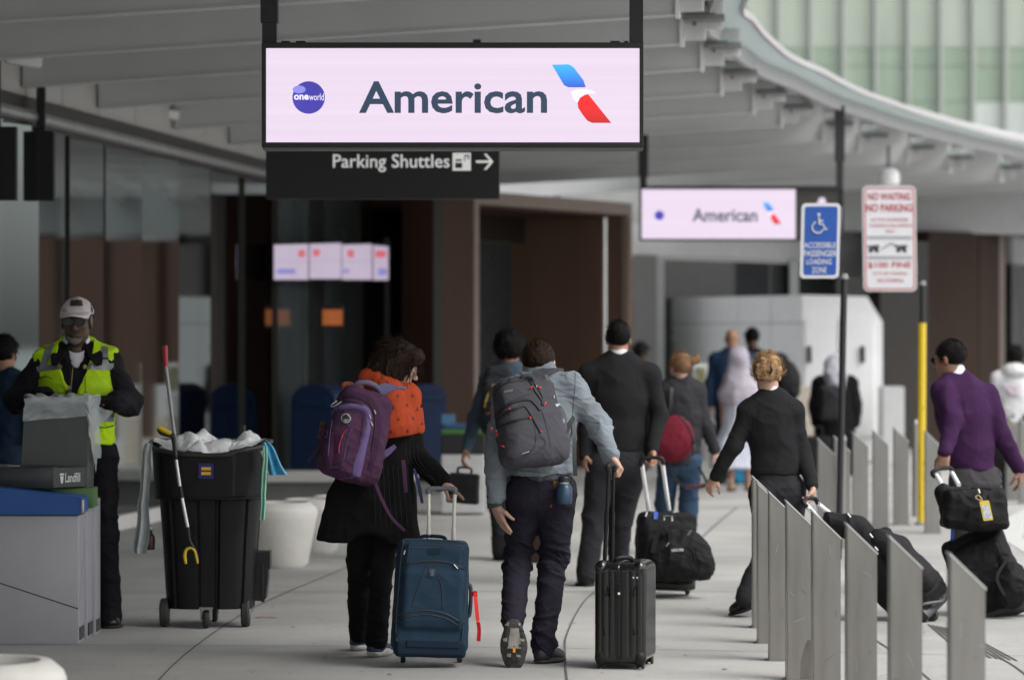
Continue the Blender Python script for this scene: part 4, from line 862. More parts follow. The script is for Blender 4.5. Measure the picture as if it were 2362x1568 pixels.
# pole with red grip
t1=thing('red_handled_pole','grey pole with a red grip standing in the wheeled bin','broom',P(410,1060,Z+.1)); a,b=P(381,832,Z+.18),P(408,1050,Z+.12)
obj('shaft',tube([a,b,P(418,1130,Z+.1)],.011,10),mat('pole_grey',(.28,.28,.29),.4,metal=.3),t1,smooth='auto'); obj('grip',tube([P(379.5,797,Z+.18),P(380,800,Z+.18),P(383,852,Z+.18)],[.014,.017,.014],12),mat('grip_red',(.42,.012,.03),.4),t1,smooth='auto')
t2=thing('black_pole','short black handle sticking up behind the rim of the wheeled bin','handle',P(562,1010,Z+.5)); obj('stick',tube([P(561,980,Z+.5),P(562,1030,Z+.5),P(562,1060,Z+.5)],.014,10),BLACK,t2,smooth='auto')
# litter picker hooked over the rim
t3=thing('litter_picker','litter picker with yellow jaws and trigger hooked over the front of the wheeled bin','litter picker',P(420,1150,Z-.03))
ZP=Z-.035; YEL=mat('picker_yellow',(.72,.50,.02),.4,var=.06)
obj('handle_grip',tube([P(398,1003,ZP+.03),P(402,1022,ZP),P(406,1060,ZP-.02)],[.018,.014,.013],10,3),BLACK,t3,smooth=True)
obj('trigger',tube([P(365,984,ZP),P(378,992,ZP),P(394,999,ZP)],[.012,.016,.012],10,4),YEL,t3,smooth=True)
obj('trigger_guard',tube([P(363,988,ZP+.01),P(372,999,ZP+.01),P(392,1003,ZP+.01),P(400,1008,ZP+.01)],[.006,.014,.012],10,4),BLACK,t3,smooth=True)
obj('shaft',tube([P(406,1058,ZP-.01),P(415,1121,ZP-.01)],.010,10),ALU,t3,smooth='auto'); obj('sleeve',tube([P(415,1121,ZP-.01),P(420,1148,ZP-.01)],.0125,10),BLACK,t3,smooth='auto')
obj('shaft',tube([P(420,1148,ZP-.01),P(433,1215,ZP-.01)],.010,10),ALU,t3,smooth='auto')
obj('fork',tube([P(433,1215,ZP-.01),P(437,1245,ZP-.01),P(446,1262,ZP-.012),P(455,1280,ZP-.012),P(457,1299,ZP-.012)],[.012,.010,.009,.007,.005],10,4),BLACK,t3,smooth=True)
obj('jaw',tube([P(441,1263,ZP-.02),P(431,1266,ZP-.02),P(426,1280,ZP-.02),P(429,1300,ZP-.02)],[.006,.009,.011,.008],10,4),YEL,t3,smooth=True)
obj('jaw',tube([P(441,1263,ZP-.02),P(449,1270,ZP-.02),P(453,1284,ZP-.02),P(456,1299,ZP-.02)],[.006,.007,.007,.006],10,4),YEL,t3,smooth=True)
# rags and ribbons on the rim
def drape(name,label,cat,pxs,Zd,m,amp=.012,seed=0,th=18,wav=5):
    """pxs: list of (xl,xr,y) rows"""
    n=len(pxs)
    def fn(u,t):
        k=t*(n-1); i=min(int(k),n-2); g=k-i; xl=pxs[i][0]*(1-g)+pxs[i+1][0]*g; xr=pxs[i][1]*(1-g)+pxs[i+1][1]*g; y=pxs[i][2]*(1-g)+pxs[i+1][2]*g
        return P(xl+(xr-xl)*u,y,Zd)+V(0,amp*math.sin(u*wav*2+seed)*(.3+t),0)
    v,f=grid(fn,26,34); v=crumple(v,amp*.8,15,seed); v2=[p+V(0,.004,0) for p in v]; N=len(v)
    f2=[tuple(reversed([i+N for i in q])) for q in f]; s_=thing(name,label,cat,v[0]); obj('cloth',(v+v2,f+f2),m,s_,smooth=True); return s_
drape('grey_rag','long grey rag hanging down the left side of the wheeled bin','rag',[(335,352,1022),(328,350,1045),(322,346,1120),(314,345,1200),(306,343,1250),(308,338,1276)],Z+.02,mat('rag_grey',(.42,.46,.46),.6,alpha=.85),.016,1)
drape('blue_bag','light blue plastic bag tied on the right rim of the wheeled bin','bag',[(604,618,1019),(608,628,1030),(612,640,1050),(618,652,1072),(622,665,1094)],Z+.02,mat('bag_blue',(.10,.45,.72),.4,var=.25,vs=12,bump=.4,bs=25),.02,2)
drape('green_strip','pale green strip hanging from the right rim of the wheeled bin','strip',[(606,616,1028),(606,618,1060),(603,615,1110),(600,612,1160),(598,610,1200)],Z-.02,mat('strip_green',(.30,.62,.46),.5,alpha=.9),.008,3)
drape('white_scrap','white scrap of plastic beside the blue bag','scrap',[(600,606,1040),(608,618,1060),(610,622,1080),(614,620,1090)],Z+.06,LN,.012,5)
bt=thing('brown_bottle','small brown bottle clipped low on the left of the wheeled bin','bottle',P(347,1262,Z+.15)); q=P(347,1268,Z+.2)
obj('glass',lathe([(.001,0),(.026,.003),(.028,.06),(.024,.085),(.012,.10),(.012,.12)],16,q),mat('brown_glass',(.06,.025,.012),.2),bt,smooth='auto'); obj('cap',lathe([(.001,.1205),(.014,.121),(.014,.14),(.001,.141)],12,q),WHITE,bt,smooth='auto')
dp=thing('dustpan','black upright dustpan hanging off the right side of the wheeled bin','dustpan',P(600,1385,Z+.2))
o=[P(583,1380,0),]; Zd=Z+.28
obj('pan',plate([(P(x,0,Zd).x,P(0,y,Zd).z) for x,y in ((576,1384),(606,1386),(613,1380),(618,1335),(619,1312),(623,1312),(623,1272),(578,1272))],Zd,Zd+.16),mat('pan_black',(.010,.010,.011),.4,var=.3),dp)
obj('rib',box((P(603,0,Zd).x,Zd-.012,P(0,1378,Zd).z),(P(607,0,Zd).x,Zd-.001,P(0,1300,Zd).z),.002),BLACK,dp); wheel(P(606,1383,Zd)+V(0,.02,0),.014,.02,(1,0,0),dp)
# ================= people =================
from mathutils.bvhtree import BVHTree
def bvh(*objs):
    V_=[];F_=[]
    for o in objs:
        n=len(V_); off=WL[o.name]; V_+=[v.co+off for v in o.data.vertices]; F_+=[[i+n for i in p.vertices] for p in o.data.polygons]
    return BVHTree.FromPolygons(V_,F_)
CAMP=Vector((0,0,HC))
def hit(b,x,y,off=.003,Z=None):
    d=(P(x,y,10.)-CAMP).normalized(); loc,n,i,dist=b.ray_cast(CAMP,d)
    if loc is None: return P(x,y,Z) if Z else None
    if n.dot(d)>0: n=-n
    return loc-d*off*.7+n*off*.5
def line_on(b,pts,r=.003,off=.003,n=6,Z=None,seg=6):
    q=cr([Vector((p[0],p[1],0)) for p in pts],n); h=[hit(b,p.x,p.y,off,Z) for p in q]; h=[p for p in h if p is not None]
    return tube(h,r,seg)
def decal(b,quad,nu=10,nv=10,off=.004,Z=None,th=0):
    a,bb,c,d=[Vector((*q,0)) for q in quad]   # tl,tr,br,bl
    v=[];ok=[]
    for j in range(nv+1):
        for i in range(nu+1):
            p=a.lerp(bb,i/nu).lerp(d.lerp(c,i/nu),j/nv); h=hit(b,p.x,p.y,off,Z); ok.append(h is not None); v.append(h or Vector((0,0,0)))
    f=[]
    for j in range(nv):
        for i in range(nu):
            q=(j*(nu+1)+i,(j+1)*(nu+1)+i,(j+1)*(nu+1)+i+1,j*(nu+1)+i+1)
            if all(ok[k] for k in q): f.append(q)
    use=sorted({k for q in f for k in q}); m={k:i for i,k in enumerate(use)}
    return [v[k] for k in use],[tuple(m[k] for k in q) for q in f]
def disc_on(b,x,y,r,off=.004,n=18,r0=0):
    if r0: 
        v=[hit(b,x+rr*math.cos(6.2832*i/n),y+rr*math.sin(6.2832*i/n),off) for rr in (r,r0) for i in range(n)]; return v,[((i+1)%n,i,i+n,(i+1)%n+n) for i in range(n)]
    v=[hit(b,x+r*math.cos(6.2832*i/n),y+r*math.sin(6.2832*i/n),off) for i in range(n)]; return v,[tuple(reversed(range(n)))]
def skinm(name,c): 
    m=mat(name,c,.5,var=.10,vs=9,bump=.05,bs=200); n,b=nodes(m); b.inputs['Subsurface Weight'].default_value=.08; b.inputs['Subsurface Radius'].default_value=(.012,.005,.003); return m
SK_F=skinm('skin_fair',(.50,.30,.22)); SK_M=skinm('skin_medium',(.36,.19,.12)); SK_D=skinm('skin_dark',(.085,.042,.026)); SK_T=skinm('skin_tan',(.26,.135,.085))
def cloth(name,c,rough=.85,var=.10,bs=320,bump=.25,sheen=0,**k): return mat(name,c,max(rough,.7),var=var,vs=k.pop('vs',7),bump=bump,bs=bs,sheen=0,spec=k.pop('spec',.12),**k)
def hand(s,w,d,n,side,curl=.35,k=1.,spread=.015,thumbcurl=.3):
    w=Vector(w); d=Vector(d).normalized(); n=Vector(n); n=(n-d*n.dot(d)).normalized(); a=d.cross(n).normalized()*side   # a points to the thumb side
    fr=Frame(w,a,d,n)
    s.box(w+d*.048*k,(.038*k,.044*k,.0125*k),.0115*k,.012,fr=fr); s.cap(w-d*.03*k,w+d*.03*k,.026*k,.030*k,.02,n=n,fl=.62)
    c4=curl if isinstance(curl,(list,tuple)) else [curl*(1+.06*i) for i in range(4)]
    for i,(o,L) in enumerate(((.029,.074),(.010,.082),(-.010,.077),(-.028,.061))):
        p=w+d*.085*k+a*o*k; dd=(d+a*o*spread*30).normalized(); th=0
        for q,(l,r0,r1) in enumerate(((.46,.0095,.0088),(.30,.0088,.0082),(.24,.0082,.0072))):
            th+=c4[i]*(1,1.05,.7)[q]; e=p+(dd*math.cos(th)+n*math.sin(th))*L*l*k; s.cap(p,e,r0*k,r1*k,.006); p=e
    p=w+d*.022*k+a*.026*k; dr=(d*.62+a*.72+n*(.25+thumbcurl)).normalized()
    e=p+dr*.042*k; s.cap(p,e,.0145*k,.0115*k,.014); dr2=(d*.85+a*.25*(1-thumbcurl)+n*(.3+thumbcurl)).normalized(); e2=e+dr2*.032*k; s.cap(e,e2,.0112*k,.0098*k,.006); s.cap(e2,e2+(dr2+n*.25).normalized()*.024*k,.0098*k,.0078*k,.005)
def head(s,fr,k=1.,face=1):
    W=lambda x,y,z:fr.w(x*k,y*k,z*k); e=lambda c,r,kk=.02,op='u':s.ell(W(*c),[q*k for q in r],kk,fr,op)
    e((0,-.014,.026),(.075,.097,.090)); e((0,.030,-.040),(.061,.060,.078),.03); e((0,.058,-.098),(.026,.024,.020),.03); e((0,.0,-.06),(.060,.062,.055),.03)
    for sx in (-1,1):
        e((sx*.036,.058,-.02),(.024,.026,.022),.02); e((sx*.079,-.012,-.012),(.009,.018,.030),.006); e((sx*.083,-.008,.008),(.007,.013,.013),.006)
        if face: e((sx*.031,.100,.004),(.017,.014,.010),.012,'s'); e((sx*.031,.084,.003),(.014,.012,.010),.004)
    e((0,.078,.024),(.050,.018,.012),.02)
    if face:
        s.cap(W(0,.086,.006),W(0,.110,-.030),.008*k,.0125*k,.010)
        for sx in (-1,1): e((sx*.011,.100,-.034),(.009,.010,.008),.006)
        e((0,.088,-.062),(.023,.011,.0055),.006); e((0,.086,-.071),(.019,.011,.006),.005); e((0,.101,-.0665),(.022,.010,.0012),.003,'s')
def shoe(root,heel,toe,up,m,ms,k=1.,L=None,name='shoe',h=.006,sole_t=.022,wd=.045,top=.10,smooth=True):
    """heel, toe: points on the sole plane; up: away from the sole"""
    heel=Vector(heel);toe=Vector(toe); L=(toe-heel).length; fr=frame(heel,toe-heel,up); s=S(h); W=fr.w
    s.ell(W(0,L*.2,.045*k),(wd*.8*k,L*.22,.040*k),.03,fr); s.ell(W(0,L*.68,.032*k),(wd*1.05*k,L*.32,.036*k),.04,fr); s.cap(W(0,L*.22,.04),W(0,L*.24,top*k),.040*k,.037*k,.03); s.cap(W(0,L*.28,top*k*.75),W(0,L*.7,.035*k),.034*k,.03*k,.03)
    s.cut(W(0,0,sole_t*.6),-fr.z)
    o=obj(name,s.mesh(),m,root,smooth=True)
    t=S(h); t.cap(W(0,L*.16,sole_t*.5),W(0,L*.55,sole_t*.5),wd*.92*k,wd*1.0*k,.01,n=fr.z,fl=sole_t*.5/(wd*k)); t.cap(W(0,L*.5,sole_t*.5),W(0,L*.82,sole_t*.5),wd*1.08*k,wd*.95*k,.02,n=fr.z,fl=sole_t*.5/(wd*k))
    obj('sole',t.mesh(),ms,o,smooth=True); return o,fr
def build(name,label,J,fwd,skin,headfr,h=.007,k=1.,hands=(None,None),group=None,face=1,neckr=.055,cat='person',bodyk=1.):
    """J: world joints neck sl sr el er wl wr hl hr kl kr al ar; returns root and body"""
    pel=(J['hl']+J['hr'])/2; root=thing('person',label,cat,(pel.x,pel.y,0),group)
    s=S(h); fwd=Vector(fwd).normalized(); nk=J['neck']; up=(nk-pel).normalized(); wst=pel.lerp(nk,.36); ch=pel.lerp(nk,.74); g=k*bodyk
    s.cap(pel,wst,.135*g,.115*g,.03,n=fwd,fl=.7); s.cap(wst,ch,.115*g,.14*g,.04,n=fwd,fl=.7); s.cap(ch,nk,.14*g,.06*k,.04,n=fwd,fl=.7); s.cap(J['sl'],J['sr'],.045*g,None,.04)
    for c in 'lr':
        s.cap(J['s'+c],J['e'+c],.042*g,.035*g,.02); s.cap(J['e'+c],J['w'+c],.034*g,.024*g,.02)
        s.cap(J['h'+c],J['k'+c],.075*g,.050*g,.03); s.cap(J['k'+c],J['a'+c],.048*g,.034*g,.02); s.cap(J['a'+c],J['a'+c]+fwd*.05-Vector((0,0,.04)),.026*k,.02*k,.02)
    s.cap(nk-up*.02,headfr.w(0,-.02,-.06),neckr*k,neckr*.95*k,.03); head(s,headfr,k,face)
    for w_,hd in zip('lr',hands):
        if hd: hand(s,J['w'+w_],hd[0],hd[1],hd[2],hd[3],k*(hd[4] if len(hd)>4 else 1),*(hd[5:]))
        else:
            d=(J['w'+w_]-J['e'+w_]).normalized(); hand(s,J['w'+w_],d,Vector((-d.x*0+ (1 if w_=='l' else -1),.2,0)),1 if w_=='l' else -1,.5,k*.96)
    o=obj('body',s.mesh(),skin,root,smooth=True); return root,o
def torso(s,J,fwd,prof,fl=.72,sh=.058,arms=(.058,.050,.048,.036),k=1.,endl=1.,endr=1.,armsw='lr',slope=.03,cut=None,knit=.035):
    """prof: list of (t from pelvis(0) to neck(1), half width)"""
    pel=(J['hl']+J['hr'])/2; nk=J['neck']; fwd=Vector(fwd).normalized()
    for (t0,r0),(t1,r1) in zip(prof,prof[1:]): s.cap(pel.lerp(nk,t0),pel.lerp(nk,t1),r0*k,r1*k,knit,n=fwd,fl=fl)
    for c in 'lr':
        s.cap(J['neck'].lerp(J['s'+c],.25)-Vector((0,0,.0)),J['s'+c],.056*k,sh*k,.05); s.cap(J['s'+c]-Vector((0,0,.02)),pel.lerp(nk,.68),sh*k,.09*k,.06,n=fwd,fl=.8)
    for cp,cn in (cut or []): s.cut(cp,cn)
    for c,en in (('l',endl),('r',endr)):
        if c in armsw: s.cap(J['s'+c],J['e'+c],arms[0]*k,arms[1]*k,.03); s.cap(J['e'+c],J['e'+c].lerp(J['w'+c],en),arms[2]*k,arms[3]*k,.025)
def legs(s,J,fwd,r=(.135,.092,.066,.060,.052),k=1.,cutp=None,ank=1.02,bum=.02):
    pel=(J['hl']+J['hr'])/2; fwd=Vector(fwd).normalized(); up=(J['neck']-pel).normalized()
    s.cap(pel+up*.10,pel,r[0]*.93*k,r[0]*k,.03,n=fwd,fl=.78)
    for c in 'lr':
        s.cap(J['h'+c]+Vector((0,0,-.01)),J['k'+c],r[1]*k,r[2]*k,.03); s.cap(J['k'+c],J['k'+c].lerp(J['a'+c],ank),r[3]*k,r[4]*k,.03)
        s.ell(J['h'+c]-fwd*bum-Vector((0,0,.03)),(.085*k,.085*k,.09*k),.04)
def strands(root,fr,m,n=260,L=(.02,.05),c=(0,-.018,.030),r=(.083,.104,.098),k=1.,flow=(0,-.4,-1),curl=0.,front=.05,low=-.07,rad=.0017,emin=-.6,lift=.008):
    tv=[]; c0=fr.w(*[q*k for q in c]); fl=(fr.x*flow[0]+fr.y*flow[1]+fr.z*flow[2]).normalized()
    for i in range(n):
        u=rng.uniform(-3.1416,3.1416); e=rng.uniform(emin,1.5); q=Vector((r[0]*math.cos(u)*math.cos(e),r[1]*math.sin(u)*math.cos(e),r[2]*math.sin(e)))
        if (q.y+c[1])>front and (q.z+c[2])<.045: continue
        if (q.z+c[2])<low: continue
        p=fr.w(*[(a+b)*k for a,b in zip(q,c)]); d=(p-c0).normalized(); t=(fl-d*fl.dot(d)+Vector(rng.normal(size=3))*.25); t=(t-d*t.dot(d)).normalized(); l=rng.uniform(*L)*k; s_=d.cross(t); ph=rng.uniform(0,6.3)
        pts=[p+t*l*w_+d*(lift*w_+.004*math.sin(w_*2))+ (s_*math.sin(ph+w_*7)+d*math.cos(ph+w_*7))*curl*w_ for w_ in (0,.33,.66,1)]
        tv.append(tube(pts,[rad,rad,rad*.8,rad*.3],4))
    return obj('hair_strands',join(*tv),m,root,smooth=True)
def wr(amp,f=(8,8,13),seed=0,sharp=2.,warp=.06,mask=None): 
    def fn(v,N):
        a=1.25*amp*wrinkle(v,f,seed,sharp*1.25,warp)+.45*amp*wrinkle(v@np.array([[.8,0,.6],[0,1,0],[-.6,0,.8]]),(f[0]*.8,f[1]*.8,f[2]*1.8),seed+9,sharp*2.2,warp); return a*(mask(v) if mask else 1)
    return fn
def JP(Z,d): return {k:P(v[0],v[1],Z+(v[2] if len(v)>2 else 0)) for k,v in d.items()}
def hair_short(root,fr,m,k=1.,grow=0,front=.055,low=-.055,amp=.006,h=.006,f=(60,60,25),ell=None,name='hair'):
    s=S(h); c,r=ell or ((0,-.018,.030),(.083,.104,.098)); s.ell(fr.w(*[q*k for q in c]),[(q+grow)*k for q in r],.01,fr)
    s.cut(fr.w(0,front*k,.02*k),fr.y*.75-fr.z*.65,.012); s.cut(fr.w(0,-.09*k,low*k),-fr.z-fr.y*.15,.012)
    return obj(name,s.mesh(lambda v,N:amp*(wrinkle(v,f,3,1.5,.01)+.2)),m,root,smooth=True)
HAIR=mat('hair_dark_brown',(.020,.011,.007),.62,spec=.12,var=.35,vs=60,stretch=(1,1,.15),bump=.5,bs=250); HAIRK=mat('hair_black',(.006,.005,.0045),.6,spec=.12,var=.3,vs=60,bump=.4,bs=250)
HAIRB=mat('hair_blonde',(.36,.22,.11),.6,spec=.2,var=.45,vs=45,stretch=(1,1,.25),bump=.6,bs=200); HAIRL=mat('hair_light_brown',(.19,.105,.055),.6,spec=.2,var=.35,vs=45,bump=.5,bs=200)
LENS=mat('lens',(.015,.015,.018),.08,var=0,spec=.8); FRAMEM=mat('glasses_frame',(.01,.01,.01),.3,var=0)
def glasses(root,fr,m=FRAMEM,lens=LENS,k=1.,w_=.027,hh=.02,z=.004,y=.104,name='glasses'):
    v=[]
    for sx in (-1,1):
        c=lambda a:fr.w((sx*.033+w_*math.cos(a))*k,(y-.004*abs(math.cos(a)*sx+sx))*k,(z+hh*math.sin(a))*k)
        v.append(tube([c(a) for a in np.linspace(0,2*math.pi,21)[:-1]],.0022*k,6,1,True)); v.append(tube([fr.w(sx*.06*k,(y-.006)*k,(z+.008)*k),fr.w(sx*.078*k,.06*k,(z+.008)*k),fr.w(sx*.084*k,0,(z+.005)*k),fr.w(sx*.083*k,-.02*k,(z-.01)*k)],.002*k,6))
    v.append(tube([fr.w(-.008*k,y*k,(z+.006)*k),fr.w(0,(y+.003)*k,(z+.009)*k),fr.w(.008*k,y*k,(z+.006)*k)],.0018*k,6))
    o=obj(name,join(*v),m,root,smooth=True); L_=[]
    for sx in (-1,1):
        pts=[fr.w((sx*.033+w_*.97*math.cos(a))*k,(y-.001)*k,(z+hh*.97*math.sin(a))*k) for a in np.linspace(0,2*math.pi,21)[:-1]]
        obj('lens',(pts+[p-fr.y*.002 for p in pts],[tuple(range(20)),tuple(reversed(range(20,40)))]+[(i,(i+1)%20+0,(i+1)%20+20,i+20) for i in range(20)]),lens,o)
    return o
# ---------- man in the grey-blue jacket ----------
Z=18.72
J=JP(Z,dict(neck=(1246,874,.02),sl=(1172,906,0),sr=(1316,894,0),el=(1143,1038,-.04),er=(1382,984,.02),wl=(1143,1166,-.02),wr=(1409,1052,-.06),
  hl=(1212,1128),hr=(1286,1128),kl=(1195,1284,.14),kr=(1277,1292,.10),al=(1182,1428,-.15),ar=(1253,1490,.0)))
hf=frame(P(1243,843,Z+.06),(.16,.80,-.42),(.02,.42,.8))
JAC=cloth('jacket_grey_blue',(.185,.21,.235),.62,bump=.12,bs=500,sheen=.3,col2=(.22,.25,.28)); JEAN=cloth('jeans_dark',(.020,.018,.027),.8)
root,body=build('person','man in grey-blue jacket and dark jeans, head bowed, one shoe sole turned back',J,(.05,1,0),SK_F,hf,h=.006,
  hands=(((.36,.05,-.93),(.85,.5,.25),1,[.12,.10,.14,.2],1.,.04,.0),((.50,-.25,-.62),(-.75,.0,-.6),1,1.15,1.02,0.02,.5)))
s=S(.006); torso(s,J,(.05,1,0),[(-.12,.158),(.08,.165),(.35,.168),(.62,.182),(.8,.165),(.95,.085)],fl=.72,sh=.068,arms=(.070,.060,.062,.050),endl=.86,endr=.92,cut=[(P(1245,1094,Z),V(.04,0,-1))])
s.cap(J['neck']-V(0,0,.03),J['neck']+V(0,.02,.035),.085,.072,.03,n=(0,1,0),fl=.9); s.cap(J['neck']+V(0,.02,.02),P(1245,856,Z+.03),.076,.082,.02,n=(0,1,0),fl=.9); s.ell(P(1246,836,Z+.07),(.068,.06,.04),.008,op='s')
amp=wr(.013,(7,7,15),2,2.2,.07)
quilt=lambda v:-.004*np.exp(-((((v[:,2]+.12*(v[:,0]))%.115)-.05)/.006)**2)
jac=obj('jacket',s.mesh(lambda v,N:amp(v,N)+quilt(v)),JAC,root,smooth=True)
b=bvh(jac)
DJ=mat('seam_grey',(.10,.115,.13),.8,var=.1)
for pts in (((1327,860),(1326,900),(1322,945),(1317,970)),((1172,1084),(1200,1085),(1250,1090),(1322,1098)),): obj('seam',line_on(b,pts,.0022,.001),DJ,jac)
PL=cloth('plaid_grey',(.07,.075,.085),.8,var=.5,vs=40)
s=S(.006); s.cap(J['el'].lerp(J['wl'],.8),J['wl']+V(0,0,-.0),.047,.043,.01); s.cut(J['wl']+V(.0,0,-.008),(.2,0,-1)); obj('shirt_cuff',s.mesh(wr(.006,(16,16,16),4)),PL,root,smooth=True)
s=S(.007); pel=(J['hl']+J['hr'])/2; s.cap(pel+V(0,0,.08),pel+V(.005,0,-.0),.155,.158,.01,n=(0,1,0),fl=.74); s.cut(P(1245,1107,Z),(.06,0,-1)); s.cut(P(1245,1060,Z),(0,0,1)); obj('shirt_hem',s.mesh(wr(.012,(14,14,4),8)),PL,root,smooth=True)
s=S(.006); legs(s,J,(.05,1,0),r=(.152,.102,.074,.074,.062)); s.cut(P(1245,1096,Z),(0,0,1)); s.cut(J['al']+V(0,-.02,-.01),V(0,-.45,-.75),.006) if 0 else None; s.cap(J['ar']+V(0,0,.04),J['ar']+V(0,0,.07),.070,.068,.02)
zk=J['kl'].z; za=J['ar'].z
mask=lambda v:.45+1.3*np.exp(-((v[:,2]-zk)/.10)**2)+1.6*np.exp(-((v[:,2]-za-.06)/.09)**2)*(v[:,2]<.4)
jeans=obj('jeans',s.mesh(wr(.014,(6,6,15),5,2.,.08,mask)),JEAN,root,smooth=True)
b=bvh(jeans); TH=mat('jean_thread',(.012,.011,.016),.9,var=.1)
for pts in (((1243,1108),(1246,1150),(1243,1184)),((1176,1120),(1200,1128),(1222,1131),(1218,1165),(1200,1196),(1178,1180)),((1270,1152),(1312,1156),(1309,1190),(1298,1202),(1275,1200),(1270,1152)),((1170,1108),(1240,1112),(1318,1110))):
    obj('stitching',line_on(b,pts,.0018,.001),TH,jeans)
obj('leather_patch',decal(b,((1276,1109),(1294,1110),(1294,1126),(1277,1127)),6,6,.003),cloth('patch_brown',(.13,.07,.03),.7,var=.6,vs=90),jeans); obj('red_tab',decal(b,((1270,1163),(1272.5,1163),(1272.5,1170),(1270,1170)),2,2,.003),mat('tab_red',(.45,.02,.03),.6),jeans)
hh=hair_short(root,hf,HAIR,1.,.0,.05,-.07,.007,.005)
# tufts of hair on the crown
for i in range(150):
    a=rng.uniform(0,6.28); e=rng.uniform(.15,1.45); c=hf.w(.080*math.cos(a)*math.cos(e),-.018+.100*math.sin(a)*math.cos(e),.032+.093*math.sin(e)); 
    if (c-hf.o).dot(hf.y)>.06: continue
    d=(c-hf.o).normalized(); t=(d.cross(hf.y)*rng.normal()*.4-hf.y*.5+d*.5-hf.z*(.3)).normalized(); 
    if i==0: tv=[]
    tv.append(tube([c,c+d*.006+t*.008,c+d*.010+t*.02],[.0022,.0018,.0006],4))
obj('hair_tufts',join(*tv),HAIR,hh,smooth=True)
SHB=mat('shoe_black',(.016,.016,.017),.5,var=.3,vs=20,bump=.3,bs=90); SOLB=mat('sole_black',(.028,.027,.026),.75,var=.35,vs=14,bump=.6,bs=60)
# pushed-off left shoe: sole plane faces the camera
hl_=P(1184,1428,Z-.235); tl_=P(1186,1545,Z-.275)
o,fr_=shoe(root,hl_,tl_,(0,1,-.1),SHB,SOLB,1.05,wd=.050,top=.12,sole_t=.03)
sb=bvh(bpy.data.objects[[c.name for c in o.children][0]]); TR=mat('tread_grey',(.20,.185,.16),.8,var=.3,vs=20); TR2=mat('tread_black',(.010,.010,.010),.8)
sol=o.children[0]
obj('tread_arch',decal(sb,((1178,1448),(1196,1448),(1203,1495),(1170,1495)),6,10,.003),TR,sol)
obj('tread_diamond',decal(sb,((1186,1488),(1199,1508),(1186,1530),(1173,1508)),6,6,.005),TR2,sol); obj('orange_mark',decal(sb,((1183,1492),(1189,1492),(1189,1504),(1183,1504)),3,3,.008),mat('sole_orange',(.65,.24,.02),.5),sol)
for i in range(9):
    y=1436+i*12
    for sx in (-1,1):
        x=1185+sx*(15+5*math.sin(i*.7)); obj('tread_lug',decal(sb,((x-5,y),(x+5,y+sx*2),(x+4,y+7),(x-4,y+6)),2,2,.007),TR2 if i%3 else TR,sol)
ht=G(1240,1531); tt_=G(1284,1513); shoe(root,V(ht.x,ht.y-.0,0),V(ht.x+.13,ht.y+.22,0),(0,0,1),SHB,SOLB,1.05,wd=.047,top=.11,sole_t=.028)
mk_=bvh(o); 
# bottle in the back pocket
bt=thing('water_bottle','blue steel water bottle with a black loop cap in the back pocket of the jeans','bottle',P(1301,1160,Z-.14)); c=P(1301,1163,Z-.145); r_=19*Z/FP
obj('flask',lathe([(.001,0),(r_*.9,.004),(r_,.02),(r_,.085),(r_*.8,.10),(r_*.62,.108)],24,c),mat('flask_blue',(.008,.035,.075),.45,var=.06,coat=.2),bt,smooth='auto'); obj('steel_neck',lathe([(r_*.62,.1085),(r_*.64,.116)],20,c),CHROME,bt,smooth='auto')
obj('cap',lathe([(r_*.7,.1165),(r_*.72,.14),(r_*.6,.147),(.001,.148)],24,c),BLACK,bt,smooth='auto'); obj('loop',tube([c+V(0,0,.14),c+V(.02,0,.152),c+V(.04,0,.14),c+V(.036,0,.118),c+V(.02,0,.112)],.004,8,5),BLACK,bt,smooth=True)
# ---------- grey backpack ----------
def pack(label,cpx,Zp,yaw,roll,pitch,hw,hd,hh,m,h=.006,amp=.008,seed=1):
    fwd=V(math.sin(yaw),math.cos(yaw),-math.sin(pitch)); up=V(math.sin(roll),math.sin(pitch),math.cos(roll)); fr=frame(P(cpx[0],cpx[1],Zp),fwd,up)
    root=thing('backpack',label,'backpack',fr.o); s=S(h)
    s.box((0,0,0),(hw,hd,hh),min(hw,hd)*.72,.02,taper=-.10); s.ell((0,-hd*.55,-hh*.12),(hw*.86,hd*.75,hh*.78),.05); s.ell((0,-hd*.5,-hh*.55),(hw*.9,hd*.7,hh*.42),.05)
    o=obj('main_compartment',s.mesh(wr(amp,(9,9,12),seed),fr),m,root,smooth=True); return root,fr,o
GPK=cloth('pack_grey',(.062,.062,.073),.6,bump=.15,bs=500,var=.08); GPK2=cloth('pack_grey_light',(.12,.12,.135),.6,bump=.15,bs=500); ZIP=mat('zip_black',(.008,.008,.009),.5,var=.1); RED=mat('pull_red',(.55,.03,.04),.45,var=.05)
pk,fr,pm=pack('dark grey backpack with black zips and red pulls on the man in the grey-blue jacket',(1219,973),Z-.235,-.42,-.20,.30,.172,.095,.235,GPK)
b=bvh(pm)
zips=[[(1141,921),(1150,896),(1172,882),(1210,876),(1222,880),(1236,905),(1250,925),(1249,934)],[(1138,968),(1150,950),(1185,928),(1218,922),(1232,930),(1246,947)],[(1147,990),(1146,968),(1160,957),(1195,941),(1210,938),(1222,952),(1246,996)],[(1149,985),(1180,973),(1221,961)]]
for i,zp in enumerate(zips): obj('zip',line_on(b,zp,(.007,.007,.0065,.0065)[i],.001,6),ZIP,pk,smooth=True)
obj('zip',line_on(b,[(1172,876),(1200,868),(1222,875),(1242,898),(1252,918),(1250,926)],.005,.001),ZIP,pk,smooth=True)
